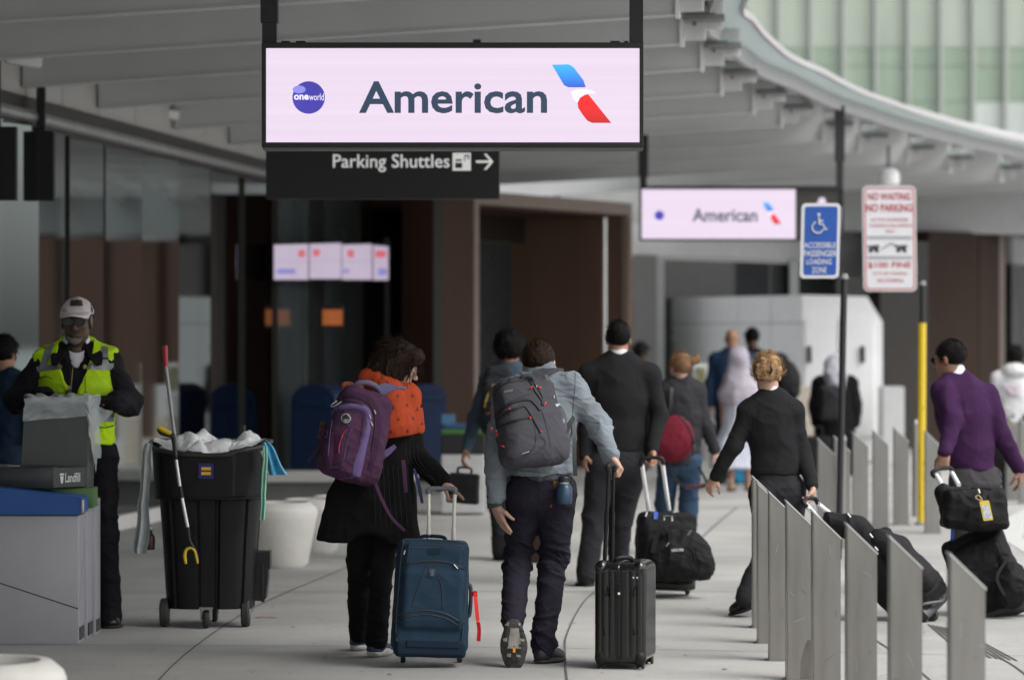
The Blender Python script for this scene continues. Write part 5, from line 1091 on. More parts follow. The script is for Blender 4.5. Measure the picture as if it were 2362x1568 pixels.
for pts in (((1150,1048),(1185,1060),(1235,1045),(1258,1022),(1240,1000)),((1147,905),(1155,935),(1180,925),(1228,905)),((1249,945),(1262,990),(1270,1030)),((1228,960),(1236,1010),(1226,1040),(1190,1056),(1165,1045))): obj('panel_seam',line_on(b,pts,.0025,.0),mat('seam_dark',(.03,.03,.034),.8),pk)
for (x,y,dx,dy) in ((1223,897,4,-5),(1240,893,8,3),(1253,934,6,-6),(1220,961,5,5),(1244,994,6,3),(1149,998,-1,9),(1157,1027,7,3),(1173,944,5,-2),(1134,985,-1,7)):
    p=hit(b,x,y,.008,Z-.35); q=hit(b,x+dx,y+dy,.010,Z-.35); obj('zip_pull',tube([p,(p+q)/2,q],[.004,.0055,.0035],8),RED,pk,smooth=True)
for x,y in ((1148,990),(1237,889),(1276,912)): p=hit(b,x,y,.009,Z-.28); obj('zip_slider',tube([p,p+V(0,0,-.014)],.004,8),CHROME,pk)
obj('carabiner',tube([hit(b,1167,950,.014,Z-.3),hit(b,1180,947,.014,Z-.3),hit(b,1177,961,.014,Z-.3)],.003,6,1,True),FRAMEM,pk,smooth=True)
obj('name_lettering',[(lambda t:([hit(b,1163+(p.x)*20,905.5-p.x*3.2-p.z*4.5,.004) for p in t[0]],t[1]))(text('BAGSMART',Frame((0,0,0)),0,1,0,1,0))][0],mat('letter_silver',(.4,.4,.42),.4,metal=.5),pk)
obj('reflective_bar',decal(b,((1203,1045),(1221,1040),(1221,1042),(1203,1047)),8,1,.004),mat('letter_silver',(.4,.4,.42),.4,metal=.5),pk)
obj('top_handle',tube([P(1202,877,Z-.26),P(1207,867,Z-.27),P(1226,868,Z-.26),P(1230,880,Z-.25)],.011,10,5),GPK,pk,smooth=True)
obj('shoulder_strap',strap([P(1230,878,Z-.18),P(1248,860,Z-.13),P(1265,853,Z-.06),P(1285,853,Z+.02),P(1290,870,Z+.12),P(1300,930,Z+.16)],[.075,.07,.06,.05],.014,[(0,-.6,.8),(0,-.2,1),(0,0,1),(0,.6,.6),(0,1,0)]),GPK,pk,smooth='auto')
obj('load_strap',strap([P(1258,865,Z-.2),P(1270,888,Z-.21),P(1277,910,Z-.21),P(1288,955,Z-.17),P(1286,965,Z-.16)],.020,.006,(.6,-1,0)),ZIP,pk)
obj('lower_strap',strap([P(1298,1012,Z-.19),P(1307,990,Z-.17),P(1318,972,Z-.15),P(1324,962,Z-.12)],[.045,.03,.02],.006,(.6,-1,0)),ZIP,pk)
obj('hanging_webbing',strap([P(1322,960,Z-.05),P(1325,1010,Z-.10),P(1325,1060,Z-.12),P(1327,1097,Z-.12)],[.02,.022],.004,(.3,-1,0)),ZIP,pk)
# side mesh pocket with things in it
s=S(.006); s.ell(P(1291,975,Z-.2),(.035,.055,.085),.01); sp=obj('side_pocket',s.mesh(wr(.01,(14,14,14),3)),cloth('mesh_grey',(.09,.09,.095),.7),pk,smooth=True)
for dx,dy,r in ((1287,966,.018),(1290,986,.017),(1297,972,.015)): s=S(.006); s.ell(P(dx,dy,Z-.243),(r,r,r*1.2)); obj('pocket_content',s.mesh(),mat('pale_item',(.22,.22,.20),.5),sp,smooth=True)
obj('white_tissue',decal(bvh(sp),((1281,932),(1290,930),(1297,938),(1284,942)),3,3,.03,Z-.25),WHITE,sp)
# ---------- woman with the purple backpack ----------
Z=19.08
J=JP(Z,dict(neck=(893,893,0),sl=(842,920,-.02),sr=(940,924,.03),el=(822,1050,-.05),er=(955,1046,.02),wl=(800,1110,.10),wr=(1020,1112,-.12),
  hl=(842,1140,0),hr=(905,1140,0),kl=(828,1300,.10),kr=(880,1300,.02),al=(828,1456,.20),ar=(868,1476,-.02)))
hf=frame(P(921,847,Z+.02),(.98,.02,-.34),(.34,.0,.93))
BCO=cloth('coat_black',(.0085,.0085,.009),.9,var=.25,bump=.3,bs=120); BTR=cloth('trousers_black',(.010,.010,.011),.9,var=.2)
root,body=build('person','woman with dark wavy hair, glasses and an orange scarf over a long black coat',J,(.15,1,0),SK_F,hf,h=.0055,k=.94,
  hands=(None,((.75,-.1,-.45),(-.35,.1,-.9),-1,[.12,.95,1.0,1.0],1.0,.02,.3)))
s=S(.0065); torso(s,J,(.15,1,0),[(-.05,.17),(.3,.155),(.6,.16),(.85,.13),(.95,.07)],fl=.8,sh=.055,arms=(.068,.062,.062,.052),endl=.9,endr=.94,k=1.)
pel=(J['hl']+J['hr'])/2; s.cap(P(866,1040,Z),P(862,1150,Z),.165,.215,.04,n=(0,1,0),fl=.62); s.cap(P(862,1150,Z),P(856,1250,Z),.215,.262,.03,n=(0,1,0),fl=.55)
s.cap(P(790,1150,Z-.05),P(766,1250,Z-.05),.075,.075,.04,n=(0,1,0),fl=.6); s.cut(P(860,1250,Z),(-.06,0,-1))
s.ell(P(852,1264,Z),(.115,.5,.085),.03,op='s')
coat=obj('coat',s.mesh(lambda v,N:.016*wrinkle(v,(9,9,2.2),6,1.6,.02)*(np.clip((1.25-v[:,2])/.5,0,1))+.006*wrinkle(v,(9,9,12),3)),BCO,root,smooth=True); b=bvh(coat)
PS=mat('pinstripe',(.035,.035,.037),.9)
for i in range(9): x=862+i*11; obj('pinstripe',line_on(b,((x,1075),(x+2+i*.6,1140),(x+5+i*1.2,1215)),.0011,.001,5),PS,coat)
for i in range(4): obj('pinstripe',line_on(b,((936+i*9,1020),(940+i*9,1060),(965+i*8,1090),(1000+i*2,1100+i*5)),.001,.001,5),PS,coat)
s=S(.0065); legs(s,J,(.15,1,0),r=(.13,.085,.062,.062,.057),k=1.); s.cut(P(860,1150,Z),(0,0,1)); obj('trousers',s.mesh(wr(.010,(7,7,14),11)),BTR,root,smooth=True)
SHN=mat('shoe_navy',(.03,.045,.11),.7,var=.6,vs=35,bump=.3); SOLW=mat('sole_white',(.50,.48,.43),.6,var=.3,vs=14)
h1=G(857,1517); h2=G(818,1502); shoe(root,V(h1.x-.01,h1.y,0.0),V(h1.x+.10,h1.y+.215,.0),(0,-.12,1),SHN,SOLW,.95,wd=.043,sole_t=.055,top=.10); shoe(root,V(h2.x,h2.y,0),V(h2.x+.06,h2.y+.23,0),(0,0,1),SHN,SOLW,.95,wd=.043,sole_t=.055,top=.10)
OR=cloth('scarf_orange',(.42,.062,.022),.85,var=.12,vs=14,bump=.4,bs=160)
s=S(.0055); s.cap(P(878,884,Z-.05),P(900,893,Z-.07),.065,.06,.03); s.cap(P(858,878,Z-.02),P(905,888,Z+.06),.075,.07,.03); s.cap(P(900,905,Z-.02),P(938,912,Z+.03),.075,.070,.03); s.cap(P(933,918,Z+.03),P(936,985,Z+.02),.088,.100,.03); s.cap(P(895,930,Z-.08),P(905,985,Z-.08),.10,.115,.03); s.cap(P(850,915,Z+.02),P(845,960,Z+.03),.07,.06,.03)
s.cut(P(930,1004,Z),(.12,0,-1)); s.ell(P(930,1010,Z+.02),(.085,.08,.05),.01,op='s')
sc_=obj('scarf',s.mesh(lambda v,N:.006*wrinkle(v,(15,15,4),21,2.2,.05)+.003*wrinkle(v,(30,30,22),22,1.8,.05)),OR,root,smooth=True); b=bvh(sc_); MO=mat('scarf_motif',(.09,.02,.012),.8)
for x,y in ((917,911),(951,911),(939,933),(963,942),(919,965),(953,963),(901,994),(940,993),(973,975),(966,999),(880,870),(893,880)):
    if hit(b,x,y): obj('motif',decal(b,((x-2.2,y),(x,y-4),(x+2.2,y),(x,y+4)),3,3,.002),MO,sc_); obj('motif',decal(b,((x-4,y+3),(x+4,y+2),(x+3,y+4.5),(x-3,y+5)),3,2,.0025),MO,sc_)
# wavy bob
s=S(.005); W=hf.w
s.ell(W(0,-.02,.030),(.098,.116,.104),.02,hf); s.ell(W(.03,-.06,-.045),(.075,.075,.085),.04,hf); s.ell(W(-.03,-.06,-.045),(.075,.075,.085),.04,hf); s.ell(W(.07,-.025,-.045),(.030,.05,.085),.04,hf); s.ell(W(-.07,.0,-.045),(.030,.055,.08),.04,hf); s.ell(W(0,-.10,-.05),(.07,.055,.07),.04,hf); s.ell(W(0,.055,.085),(.065,.045,.035),.03,hf)
s.ell(W(0,.118,-.04),(.11,.086,.10),.015,hf,op='s')
hr_=obj('hair',s.mesh(lambda v,N:.020*wrinkle(v,(22,22,9),31,1.3,.05)+.008*wrinkle(v,(60,60,20),33,1.3,.02)),HAIR,root,smooth=True)
strands(root,hf,HAIR,500,(.06,.13),(0,-.02,.025),(.097,.115,.103),flow=(0,-.5,-.9),curl=.010,low=-.06,rad=.0022,lift=.010,front=.07)
tv=[]
for i in range(230):
    u=rng.uniform(-3.14,3.14); e=rng.uniform(-.2,1.4); c=W(.094*math.cos(u)*math.cos(e),-.02+.112*math.sin(u)*math.cos(e),.028+.10*math.sin(e))
    if (c-hf.o).dot(hf.y)>.07 and (c-hf.o).dot(hf.z)<.06: continue
    d=(c-W(0,-.02,.0)).normalized(); pts=[c]; L=rng.uniform(.05,.13); ph=rng.uniform(0,6.28)
    for q in range(1,6):
        t=q/5; pts.append(c+d*(.004+.012*math.sin(t*5+ph))+V(0,0,-1)*L*t*(.8)-hf.y*.02*t+d.cross(hf.z)*.012*math.sin(t*6+ph))
    tv.append(tube(pts,[.0032,.003,.0022,.0008],4))
obj('hair_locks',join(*tv),HAIR,hr_,smooth=True)
glasses(root,hf,mat('glasses_silver',(.35,.36,.38),.25,metal=.8),mat('lens_clear',(.25,.27,.28),.08,alpha=.45,var=0),.94,w_=.026,hh=.024,z=-.004)
# purple backpack
PU=cloth('pack_purple',(.072,.030,.066),.65,var=.15,bump=.15,bs=500); PU2=cloth('pack_violet',(.15,.105,.24),.6,var=.12); PUD=cloth('pack_plum',(.050,.018,.048),.7)
pk,fr,pm=pack('purple backpack with a round emblem worn by the woman in the black coat',(823,1003),Z-.235,-.38,.27,.12,.155,.095,.245,PU,amp=.012,seed=44)
b=bvh(pm)
def bandon(pts,w_,m,name,off=.004,n=6,par=pk):
    q=cr([Vector((p[0],p[1],0)) for p in pts],n); v=[]
    for i,p in enumerate(q):
        d=(q[min(i+1,len(q)-1)]-q[max(i-1,0)]).normalized(); sN=Vector((-d.y,d.x,0)); ww=np.interp(i/(len(q)-1),np.linspace(0,1,len(w_)),w_) if isinstance(w_,list) else w_
        for t in (-.5,-.17,.17,.5): r=hit(b,(p+sN*ww*t).x,(p+sN*ww*t).y,off*(1 if abs(t)<.4 else .2)); v.append(r if r is not None else (v[-1] if v else P(p.x,p.y,Z-.3)))
    f=[(4*i+k,4*i+k+1,4*i+k+5,4*i+k+4) for i in range(len(q)-1) for k in range(3)]
    return obj(name,(v,f),m,par,smooth=True)
bandon([(752,1010),(757,970),(768,945),(790,937),(820,936),(842,942),(851,958),(848,990),(838,1030),(826,1075),(822,1098)],[5,8,10,10,11,12,12,13,16,22,18],PU2,'violet_panel',.008)
obj('zip',line_on(b,[(764,962),(775,950),(795,944),(822,942),(838,951),(841,968),(830,1020)],.003,.011),cloth('zip_violet',(.09,.06,.14),.6),pk)
obj('zip',line_on(b,[(768,928),(785,918),(815,915),(848,930),(862,950),(864,985),(856,1040)],.0035,.003),ZIP,pk)
obj('zip',line_on(b,[(770,930),(800,924),(835,935),(850,955)],.0030,.005),ZIP,pk)
bandon([(765,935),(782,918),(815,912),(848,922),(866,945),(872,985),(864,1040),(852,1085)],[10,14,16,17,17,17,15,12],PUD,'outer_panel',.003)
bandon([(778,1000),(779,1040),(776,1085)],[16,19,24],PUD,'centre_panel',.003)
obj('red_cord',line_on(b,[(802,990),(792,1000),(785,1020),(782,1035),(783,1045)],.0026,.010),mat('cord_red',(.55,.01,.08),.4),pk)
for pts in (((812,985),(800,1020),(793,1060)),((768,968),(762,1000),(757,1050)),((757,1092),(780,1103),(815,1100))): obj('piping',line_on(b,pts,.002,.004),PU2,pk)
obj('round_emblem',disc_on(b,798,965,8.5,.010),mat('emblem_dark',(.03,.035,.035),.4),pk); obj('emblem_ring',disc_on(b,798,965,11,.011,20,8.8),mat('emblem_ring',(.32,.35,.34),.4),pk)
obj('emblem_bird',decal(b,((791,966),(798,970),(805,966),(798,975)),4,4,.013),mat('emblem_ring',(.32,.35,.34),.4),pk)
obj('name_lettering',(lambda t:([hit(b,761+p.x*22,1079-p.z*4.5,.006) or P(761,1077,Z-.35) for p in t[0]],t[1]))(text('CELESTE',Frame((0,0,0)),0,1,0,1,0)),mat('letter_violet',(.11,.08,.13),.6),pk)
for x,y in ((776,922),(850,957),(855,974),(862,946)): p=hit(b,x,y,.01,Z-.3); obj('zip_slider',tube([p,p+V(.008,-.002,-.02)],.0045,8),mat('grey_metal',(.3,.29,.27),.35,metal=.8),pk)
obj('zip_cord',tube([P(778,925,Z-.37),P(766,932,Z-.39),P(764,938,Z-.39),P(775,934,Z-.39),P(788,926,Z-.37)],.003,6,4),mat('grey_metal',(.3,.29,.27),.35,metal=.8),pk,smooth=True)
obj('top_handle',tube([P(812,902,Z-.22),P(824,885,Z-.24),P(846,882,Z-.24),P(866,890,Z-.22),P(876,903,Z-.19)],[.011,.014,.014,.014,.010],10,5),cloth('pack_greyviolet',(.14,.13,.21),.6),pk,smooth=True)
obj('shoulder_strap',strap([P(872,905,Z-.19),P(895,893,Z-.15),P(915,891,Z-.10),P(932,897,Z-.02),P(938,906,Z+.06)],[.07,.065,.055,.05],.014,[(0,-.7,.7),(0,-.3,1),(0,0,1)]),cloth('pack_greyviolet',(.14,.13,.21),.6),pk,smooth='auto')
obj('strap_tab',strap([P(893,925,Z-.21),P(900,938,Z-.2),P(905,945,Z-.19)],[.04,.025],.01,(.4,-1,0)),PU,pk)
obj('hip_strap',strap([P(873,1062,Z-.19),P(885,1050,Z-.17),P(900,1038,Z-.16),P(912,1028,Z-.15)],[.03,.035,.02],.006,(.3,-1,0)),PU2,pk)
obj('lower_strap',strap([P(840,1055,Z-.30),P(850,1072,Z-.29),P(865,1088,Z-.27),P(874,1080,Z-.24),P(870,1065,Z-.2)],.022,.005,(.2,-1,0)),PU,pk)
obj('dangling_strap',strap([P(864,1100,Z-.25),P(870,1125,Z-.27),P(885,1160,Z-.28),P(905,1195,Z-.29),P(934,1224,Z-.29)],.017,.004,(.3,-1,0)),PU,pk)
obj('buckle',tube([P(868,1098,Z-.28),P(870,1108,Z-.28)],.008,8),mat('grey_metal',(.3,.29,.27),.35,metal=.8),pk)
obj('front_strap',strap([P(930,1060,Z-.19),P(933,1090,Z-.2),P(937,1135,Z-.2)],.022,.004,(.1,-1,0)),PU,pk)
obj('side_strap',strap([P(750,985,Z-.25),P(742,1020,Z-.25),P(735,1035,Z-.25),P(722,1050,Z-.24),P(710,1063,Z-.24)],[.02,.018,.01],.004,(0,-1,0)),PU,pk)
s=S(.006); s.ell(P(745,1000,Z-.2),(.022,.03,.07),.01); s.ell(P(740,1055,Z-.2),(.016,.02,.08),.02); obj('side_pocket',s.mesh(wr(.012,(20,20,20),9)),cloth('pocket_brown',(.07,.04,.03),.8,var=.8,vs=40),pk,smooth=True)
s=S(.006); s.ell(P(858,1040,Z-.22),(.035,.05,.085),.01); obj('side_pocket',s.mesh(wr(.01,(12,12,16),10)),cloth('pack_greyviolet',(.14,.13,.21),.6),pk,smooth=True)
s=S(.006); s.cap(P(800,894,Z-.17),P(822,898,Z-.17),.03,.035,.01); obj('patterned_scarf_end',s.mesh(wr(.012,(24,24,24),12)),cloth('pattern_red',(.28,.08,.05),.8,var=.9,vs=60),pk,smooth=True)
obj('blue_lining',strap([P(955,1080,Z-.1),P(966,1120,Z-.12),P(974,1160,Z-.12)],[.012,.02,.014],.005,(.2,-1,0)),cloth('lining_blue',(.04,.06,.14),.7),pk)
# ================= luggage =================
def rp2(w_,h_,r=.03,n=5): return rrect(-w_,-h_,w_,h_,r,n)
# --- blue soft suitcase ---
Z=18.55; k=Z/FP
BS=cloth('case_blue',(.016,.036,.060),.55,bump=.12,bs=600,var=.10,sheen=.1); BSD=cloth('case_blue_dark',(.010,.020,.036),.6); PIP=mat('case_piping',(.014,.022,.034),.5,var=.1)
c=P(994,1375,Z); yaw=-.10; fr=frame(c,(math.sin(yaw),math.cos(yaw),-.05),(.035,.05,1))
su=thing('suitcase','blue soft-sided suitcase with a red ribbon, pulled by the woman in the black coat','suitcase',fr.o)
s=S(.005); hw,hd,hh=.188,.115,.290
s.box((0,0,.005),(hw,hd,hh),.035,.02,taper=-.045); s.box((0,-.105,.055),(.158,.035,.225),.03,.02,taper=-.04); s.box((.0,-.125,-.0),(.15,.018,.13),.018,.03)
s.box((0,0,-.262),(.180,.118,.05),.02,.01)
mb_=obj('case_body',s.mesh(lambda v,N:.007*wrinkle(v,(7,7,10),5,1.5),fr),BS,su,smooth=True); b=bvh(mb_)
s=S(.005); s.box((0,-.02,-.268),(.183,.112,.040),.018,.01,taper=-.0); obj('base_shell',s.mesh(None,fr),BSD,su,smooth=True); 
for pts,r in (([(921,1462),(915,1475),(935,1492),(1040,1494),(1062,1480),(1066,1462),(1078,1310),(1080,1262),(1068,1250),(945,1243),(930,1255),(925,1290),(916,1400),(913,1462)],.0045),([(939,1300),(944,1262),(952,1256),(1055,1257),(1068,1268),(1068,1300)],.003),([(930,1300),(960,1296),(1000,1293),(1040,1298),(1070,1312)],.0045),([(912,1424),(940,1412),(985,1407),(1030,1416),(1058,1432)],.004),([(912,1432),(940,1422),(985,1417),(1030,1426),(1058,1443)],.003),([(984,1302),(974,1330),(955,1380),(951,1400)],.0025),([(1010,1330),(1018,1350),(1021,1405)],.0025),([(1058,1310),(1070,1380),(1061,1425),(1057,1450)],.002)):
    obj('piping',line_on(b,pts,r,.001,5),PIP,su,smooth=True)
obj('logo_plate',decal(b,((989,1265),(1015,1265),(1015,1277),(989,1277)),5,3,.005),BSD,su); obj('badge',decal(b,((990,1311),(1005,1311),(1004,1329),(989,1329)),4,4,.006),PIP,su)
obj('badge_mark',decal(b,((996.5,1313),(998,1313),(1001,1327),(993,1327)),2,3,.009),mat('case_mark',(.05,.09,.13),.4),su)
for a,bb in (((936,1268),(933,1278)),((1047,1301),(1056,1311))): obj('zip_pull',tube([hit(b,*a,.007,Z-.13),hit(b,*bb,.009,Z-.13)],.0038,8),CHROME,su)
W=fr.w
for px in (989,1046):
    a=P(px,1244,Z+.06); t=P(989 if px<1000 else 1049,1136,Z-.0); m_=a.lerp(t,.24)
    obj('handle_tube',tube([a-V(0,0,.05),m_],.0125,12),mat('champagne_metal',(.70,.67,.60),.35,metal=.1),su,smooth='auto'); obj('handle_tube',tube([m_,t],.0098,12),mat('champagne_metal',(.70,.67,.60),.35,metal=.1),su,smooth='auto')
obj('pull_handle',tube([P(988,1139,Z),P(990,1128,Z),P(1019,1126,Z),P(1047,1128,Z),P(1050,1139,Z)],[.014,.014,.011,.014,.014],10,3),mat('handle_grey',(.10,.11,.12),.5),su,smooth=True)
obj('top_grip',tube([W(-.07,.03,.292),W(-.05,.03,.312),W(.05,.03,.312),W(.07,.03,.292)],.010,8,4),BSD,su,smooth=True)
obj('side_grip',tube([W(.186,-.02,.07),W(.205,-.02,.05),W(.205,-.02,-.08),W(.186,-.02,-.10)],.010,8,4),PIP,su,smooth=True)
obj('lower_recess',tf(box((-.13,-.138,-.262),(.145,-.128,-.225),.004),fr),BSD,su)
for sx in (-.145,.150): wheel(G(994+sx/k,1526)+V(0,-.03,.028),.028,.024,(1,.1,0),su,RUB,mat('hub_dark',(.05,.05,.06),.5))
rbn=thing('red_ribbon','red ribbon tied to the side of the blue suitcase','ribbon',P(1097,1366,Z-.05)); obj('ribbon',strap([P(1088,1372,Z-.06),P(1096,1366,Z-.08),P(1097,1380,Z-.09),P(1101,1420,Z-.08),P(1105,1450,Z-.07),P(1104,1478,Z-.07)],[.018,.022,.02,.021],.002,[(0,-1,0),(.5,-1,.2),(-.3,-1,0)]),mat('ribbon_red',(.62,.008,.01),.5,var=.1,bump=.3,bs=40),rbn)
# --- black ribbed hard case ---
Z=18.55; HB=mat('hard_black',(.003,.003,.0033),.16,var=.25,vs=12,spec=.5,coat=.4,bump=.06,bs=200); HBM=mat('hard_matt',(.007,.007,.0075),.5,spec=.3,var=.2)
yaw=.19; c=P(1443,1408,Z); fr=frame(c,(math.sin(-yaw)*-1,math.cos(yaw),0),(0,0,1)); fr.x=fr.x*1.13; fr.y=fr.y*1.10; 
hs_=thing('suitcase','black ribbed hard-shell suitcase on four wheels beside the man in grey-blue','suitcase',fr.o)
s=S(.004); s.box((0,0,0),(.120,.185,.262),.045,.01)
def rib(X,Y,Z_):
    side=np.abs(X)>.09; gx=np.abs(((X+.5)/.032)%1-.5)*2; gy=np.abs(((Y+.5)/.034)%1-.5)*2
    fx_=np.clip((np.abs(Y)-.14)/.03,0,1); g=np.clip((gx-.55)/.25,0,1)*fx_*(np.abs(X)>.022)*(np.abs(X)<.105); g2=np.clip((gy-.55)/.25,0,1)*np.clip((np.abs(X)-.085)/.02,0,1)*(np.abs(Y)<.15)
    ends=np.clip((.235-np.abs(Z_))/.02,0,1); z_=np.exp(-((X-.0)/.004)**2)*.8
    return .0048*(np.maximum(g,g2)*ends)+.005*z_
s.cut((0,0,-.262),(0,0,-1))
bd=obj('shell',s.mesh(None,fr,rib),HB,hs_,smooth=True); W=fr.w; b=bvh(bd)
obj('zip_gusset',join(tf(box((-.0135,-.1875,-.235),(-.003,-.1862,.235)),fr),tf(box((.003,-.1875,-.235),(.0135,-.1862,.235)),fr)),HBM,hs_)
for sx in (-1,1):
    for sz in (-1,1):
        s=S(.0045); s.ell(W(sx*.088,-.152,sz*.228),(.040,.042,.046),.01,fr); obj('corner_guard',s.mesh(),HBM if sz<0 else HB,hs_,smooth=True)
        for zz_ in (.06,): s=S(.004); s.ell(W(sx*.068,-.187,sz*.10+.01),(.008,.006,.026),.01,fr); obj('side_foot',s.mesh(),HBM,hs_,smooth=True)
for sx in (-.055,.070): obj('panel_groove',tube([W(sx+.014,-.186,.19),W(sx+.014,-.188,.15),W(sx,-.188,.12),W(sx,-.188,.09)],.0028,6,4),HBM,hs_,smooth=True)
for dx in (.066,.083): obj('rivet',lathe_y([(.005,0),(.004,.004),(.001,.005)],Frame(W(dx,-.192,.188))),CHROME,hs_)
p=W(-.0,-.190,.115); obj('lock',tf(box((-.008,-.196,.09),(.008,-.187,.16),.003),fr),HBM,hs_); obj('lock_button',lathe_y([(.007,0),(.006,.004),(.001,.005)],Frame(W(0,-.197,.105))),mat('lock_white',(.7,.7,.65),.3),hs_)
obj('carry_handle',tube([W(-.035,-.10,.262),W(-.02,-.10,.281),W(.028,-.06,.281),W(.045,-.05,.262)],[.010,.012,.012,.010],10,4),HBM,hs_,smooth=True)
for px,px2,yy in ((1394,1404,-.02),(1411,1415,.03)):
    a=P(px,1300,Z+yy); t=P(px2,1082,Z+yy); m_=a.lerp(t,.55)
    obj('handle_tube',tube([a-V(0,0,.03),m_],.0115,10),mat('tube_black',(.015,.015,.016),.25,metal=.6),hs_,smooth='auto'); obj('handle_tube',tube([m_,t],.0088,10),mat('tube_black',(.015,.015,.016),.25,metal=.6),hs_,smooth='auto')
obj('pull_handle',tube([P(1402,1086,Z-.02),P(1402,1076,Z-.02),P(1408,1072,Z),P(1417,1075,Z+.03),P(1417,1088,Z+.03)],[.014,.016,.014,.013,.012],10,4),HBM,hs_,smooth=True)
for sx in (-.092,.090):
    for sy in (-.14,.14):
        q=W(sx,sy,0); q.z=.022
        for dx in (-.013,.013): wheel(q+fr.x*dx,.022,.012,fr.x,hs_,RUB,mat('hub_dark',(.05,.05,.06),.5))
        obj('wheel_housing',tf(box((sx-.010,sy-.016,-.278),(sx+.010,sy+.016,-.250),.004),fr),HBM,hs_)
# --- soft black rollers of the crew ---
NY=cloth('nylon_black',(.0085,.0085,.009),.7,bump=.25,bs=300,var=.35,spec=.22); NYG=cloth('nylon_charcoal',(.022,.022,.024),.6,bump=.2,bs=300); BLT=mat('tag_blue',(.03,.10,.42),.5,var=.2,vs=40)
def roller(label,c,fwd,up,hw,hd,hh,poles,grip,Z,seed=0,wh=True):
    fr=frame(c,fwd,up); root=thing('roller_bag',label,'roller bag',fr.o); s=S(.007)
    s.box((0,0,0),(hw,hd,hh),.045,.02,taper=-.03); s.box((0,-hd*.9,-.02),(hw*.86,.05,hh*.8),.045,.03); s.box((0,-hd-.035,-hh*.35),(hw*.7,.03,hh*.4),.03,.03)
    o=obj('case_body',s.mesh(wr(.010,(8,8,10),seed),fr),NY,root,smooth=True)
    obj('base_shell',tf(box((-hw*.98,-hd*.98,-hh-.02),(hw*.98,hd*.9,-hh+.05),.015),fr),BLACK,root,smooth='auto')
    for a,t in poles: obj('handle_tube',tube([a,t],.0145,12),mat('pole_silver',(.88,.88,.88),.3,metal=.15),root,smooth='auto')
    obj('pull_handle',tube(grip,[.014,.015,.012,.015,.014],10,3),HBM,root,smooth=True)
    if wh:
        for sx in (-1,1): w0=fr.w(sx*hw*.85,hd*.75,-hh-.02); w0.z=max(.032,w0.z) if w0.z>.04 else .032; wheel(w0,.032,.026,fr.x,root,RUB,mat('hub_dark',(.05,.05,.06),.5))
    return root,fr,o
# tall man's roller and tote (near the centre right)
Z=23.6; r1,fr,o=roller('black roller bag with silver handle poles pulled by the man in the black sweater',P(1535,1268,Z+.1),(-.1,1,-.12),(.02,.16,1),.195,.12,.245,
  [(P(1496,1175,Z+.14),P(1481,1072,Z)),(P(1543,1175,Z+.14),P(1528,1068,Z))],[P(1480,1076,Z),P(1480,1060,Z),P(1503,1055,Z),P(1526,1057,Z),P(1529,1072,Z)],Z,3)
b=bvh(o); obj('blue_tag',decal(b,((1508,1176),(1518,1176),(1517,1198),(1508,1198)),3,4,.008),BLT,r1)
for x,y,dx,dy in ((1492,1182,-3,10),(1548,1180,8,-6)): p=hit(b,x,y,.01,Z); q=hit(b,x+dx,y+dy,.012,Z); obj('zip_pull',tube([p,q],.006,8),CHROME,r1)
tb=thing('tote_bag','bulging black tote with white lettering strapped to the roller bag in the centre right','bag',P(1562,1290,Z-.2)); s=S(.007)
cT=P(1562,1283,Z-.22); s.ell(cT,(.205,.13,.155),.03); s.box(cT+V(.01,0,-.02),(.20,.11,.13),.07,.04); s.ell(cT+V(.17,-.0,-.06),(.07,.08,.09),.04); s.cap(cT+V(-.05,-.02,.10),cT+V(.10,-.02,.10),.07,.06,.05)
ob=obj('bag_body',s.mesh(wr(.018,(7,7,9),8)),NY,tb,smooth=True); b=bvh(ob)
obj('name_lettering',(lambda t:([hit(b,1549+p.x*27,1271-p.z*6,.008,Z-.3) for p in t[0]],t[1]))(text('LANCRO',Frame((0,0,0)),0,1,0,1,0,bold=.03)),LET,tb)
obj('pocket_seam',line_on(b,((1520,1300),(1522,1275),(1535,1264),(1570,1262),(1596,1266),(1604,1300)),.004,.002,6,Z-.3),NYG,tb)
for pts in (((1505,1275),(1515,1235),(1528,1212),(1545,1225),(1548,1262)),((1560,1260),(1575,1225),(1560,1212),(1545,1215))): obj('strap',strap([P(x,y,Z-.33) for x,y in pts],.03,.008,(0,-1,.2)),NYG,tb)
obj('buckle',tube([P(1532,1200,Z-.24),P(1532,1190,Z-.22),P(1550,1190,Z-.22),P(1550,1202,Z-.24)],.005,8),CHROME,tb)
for x,y,dx,dy in ((1536,1259,8,-9),(1586,1234,10,-12)): p=P(x,y,Z-.36); q=P(x+dx,y+dy,Z-.36); obj('zip_pull',tube([p,q],.007,8),CHROME,tb)
obj('dangling_strap',strap([P(1622,1305,Z-.2),P(1638,1306,Z-.22),P(1645,1300,Z-.22),P(1641,1314,Z-.22),P(1628,1326,Z-.22)],.03,.012,(0,-1,0)),NY,tb)
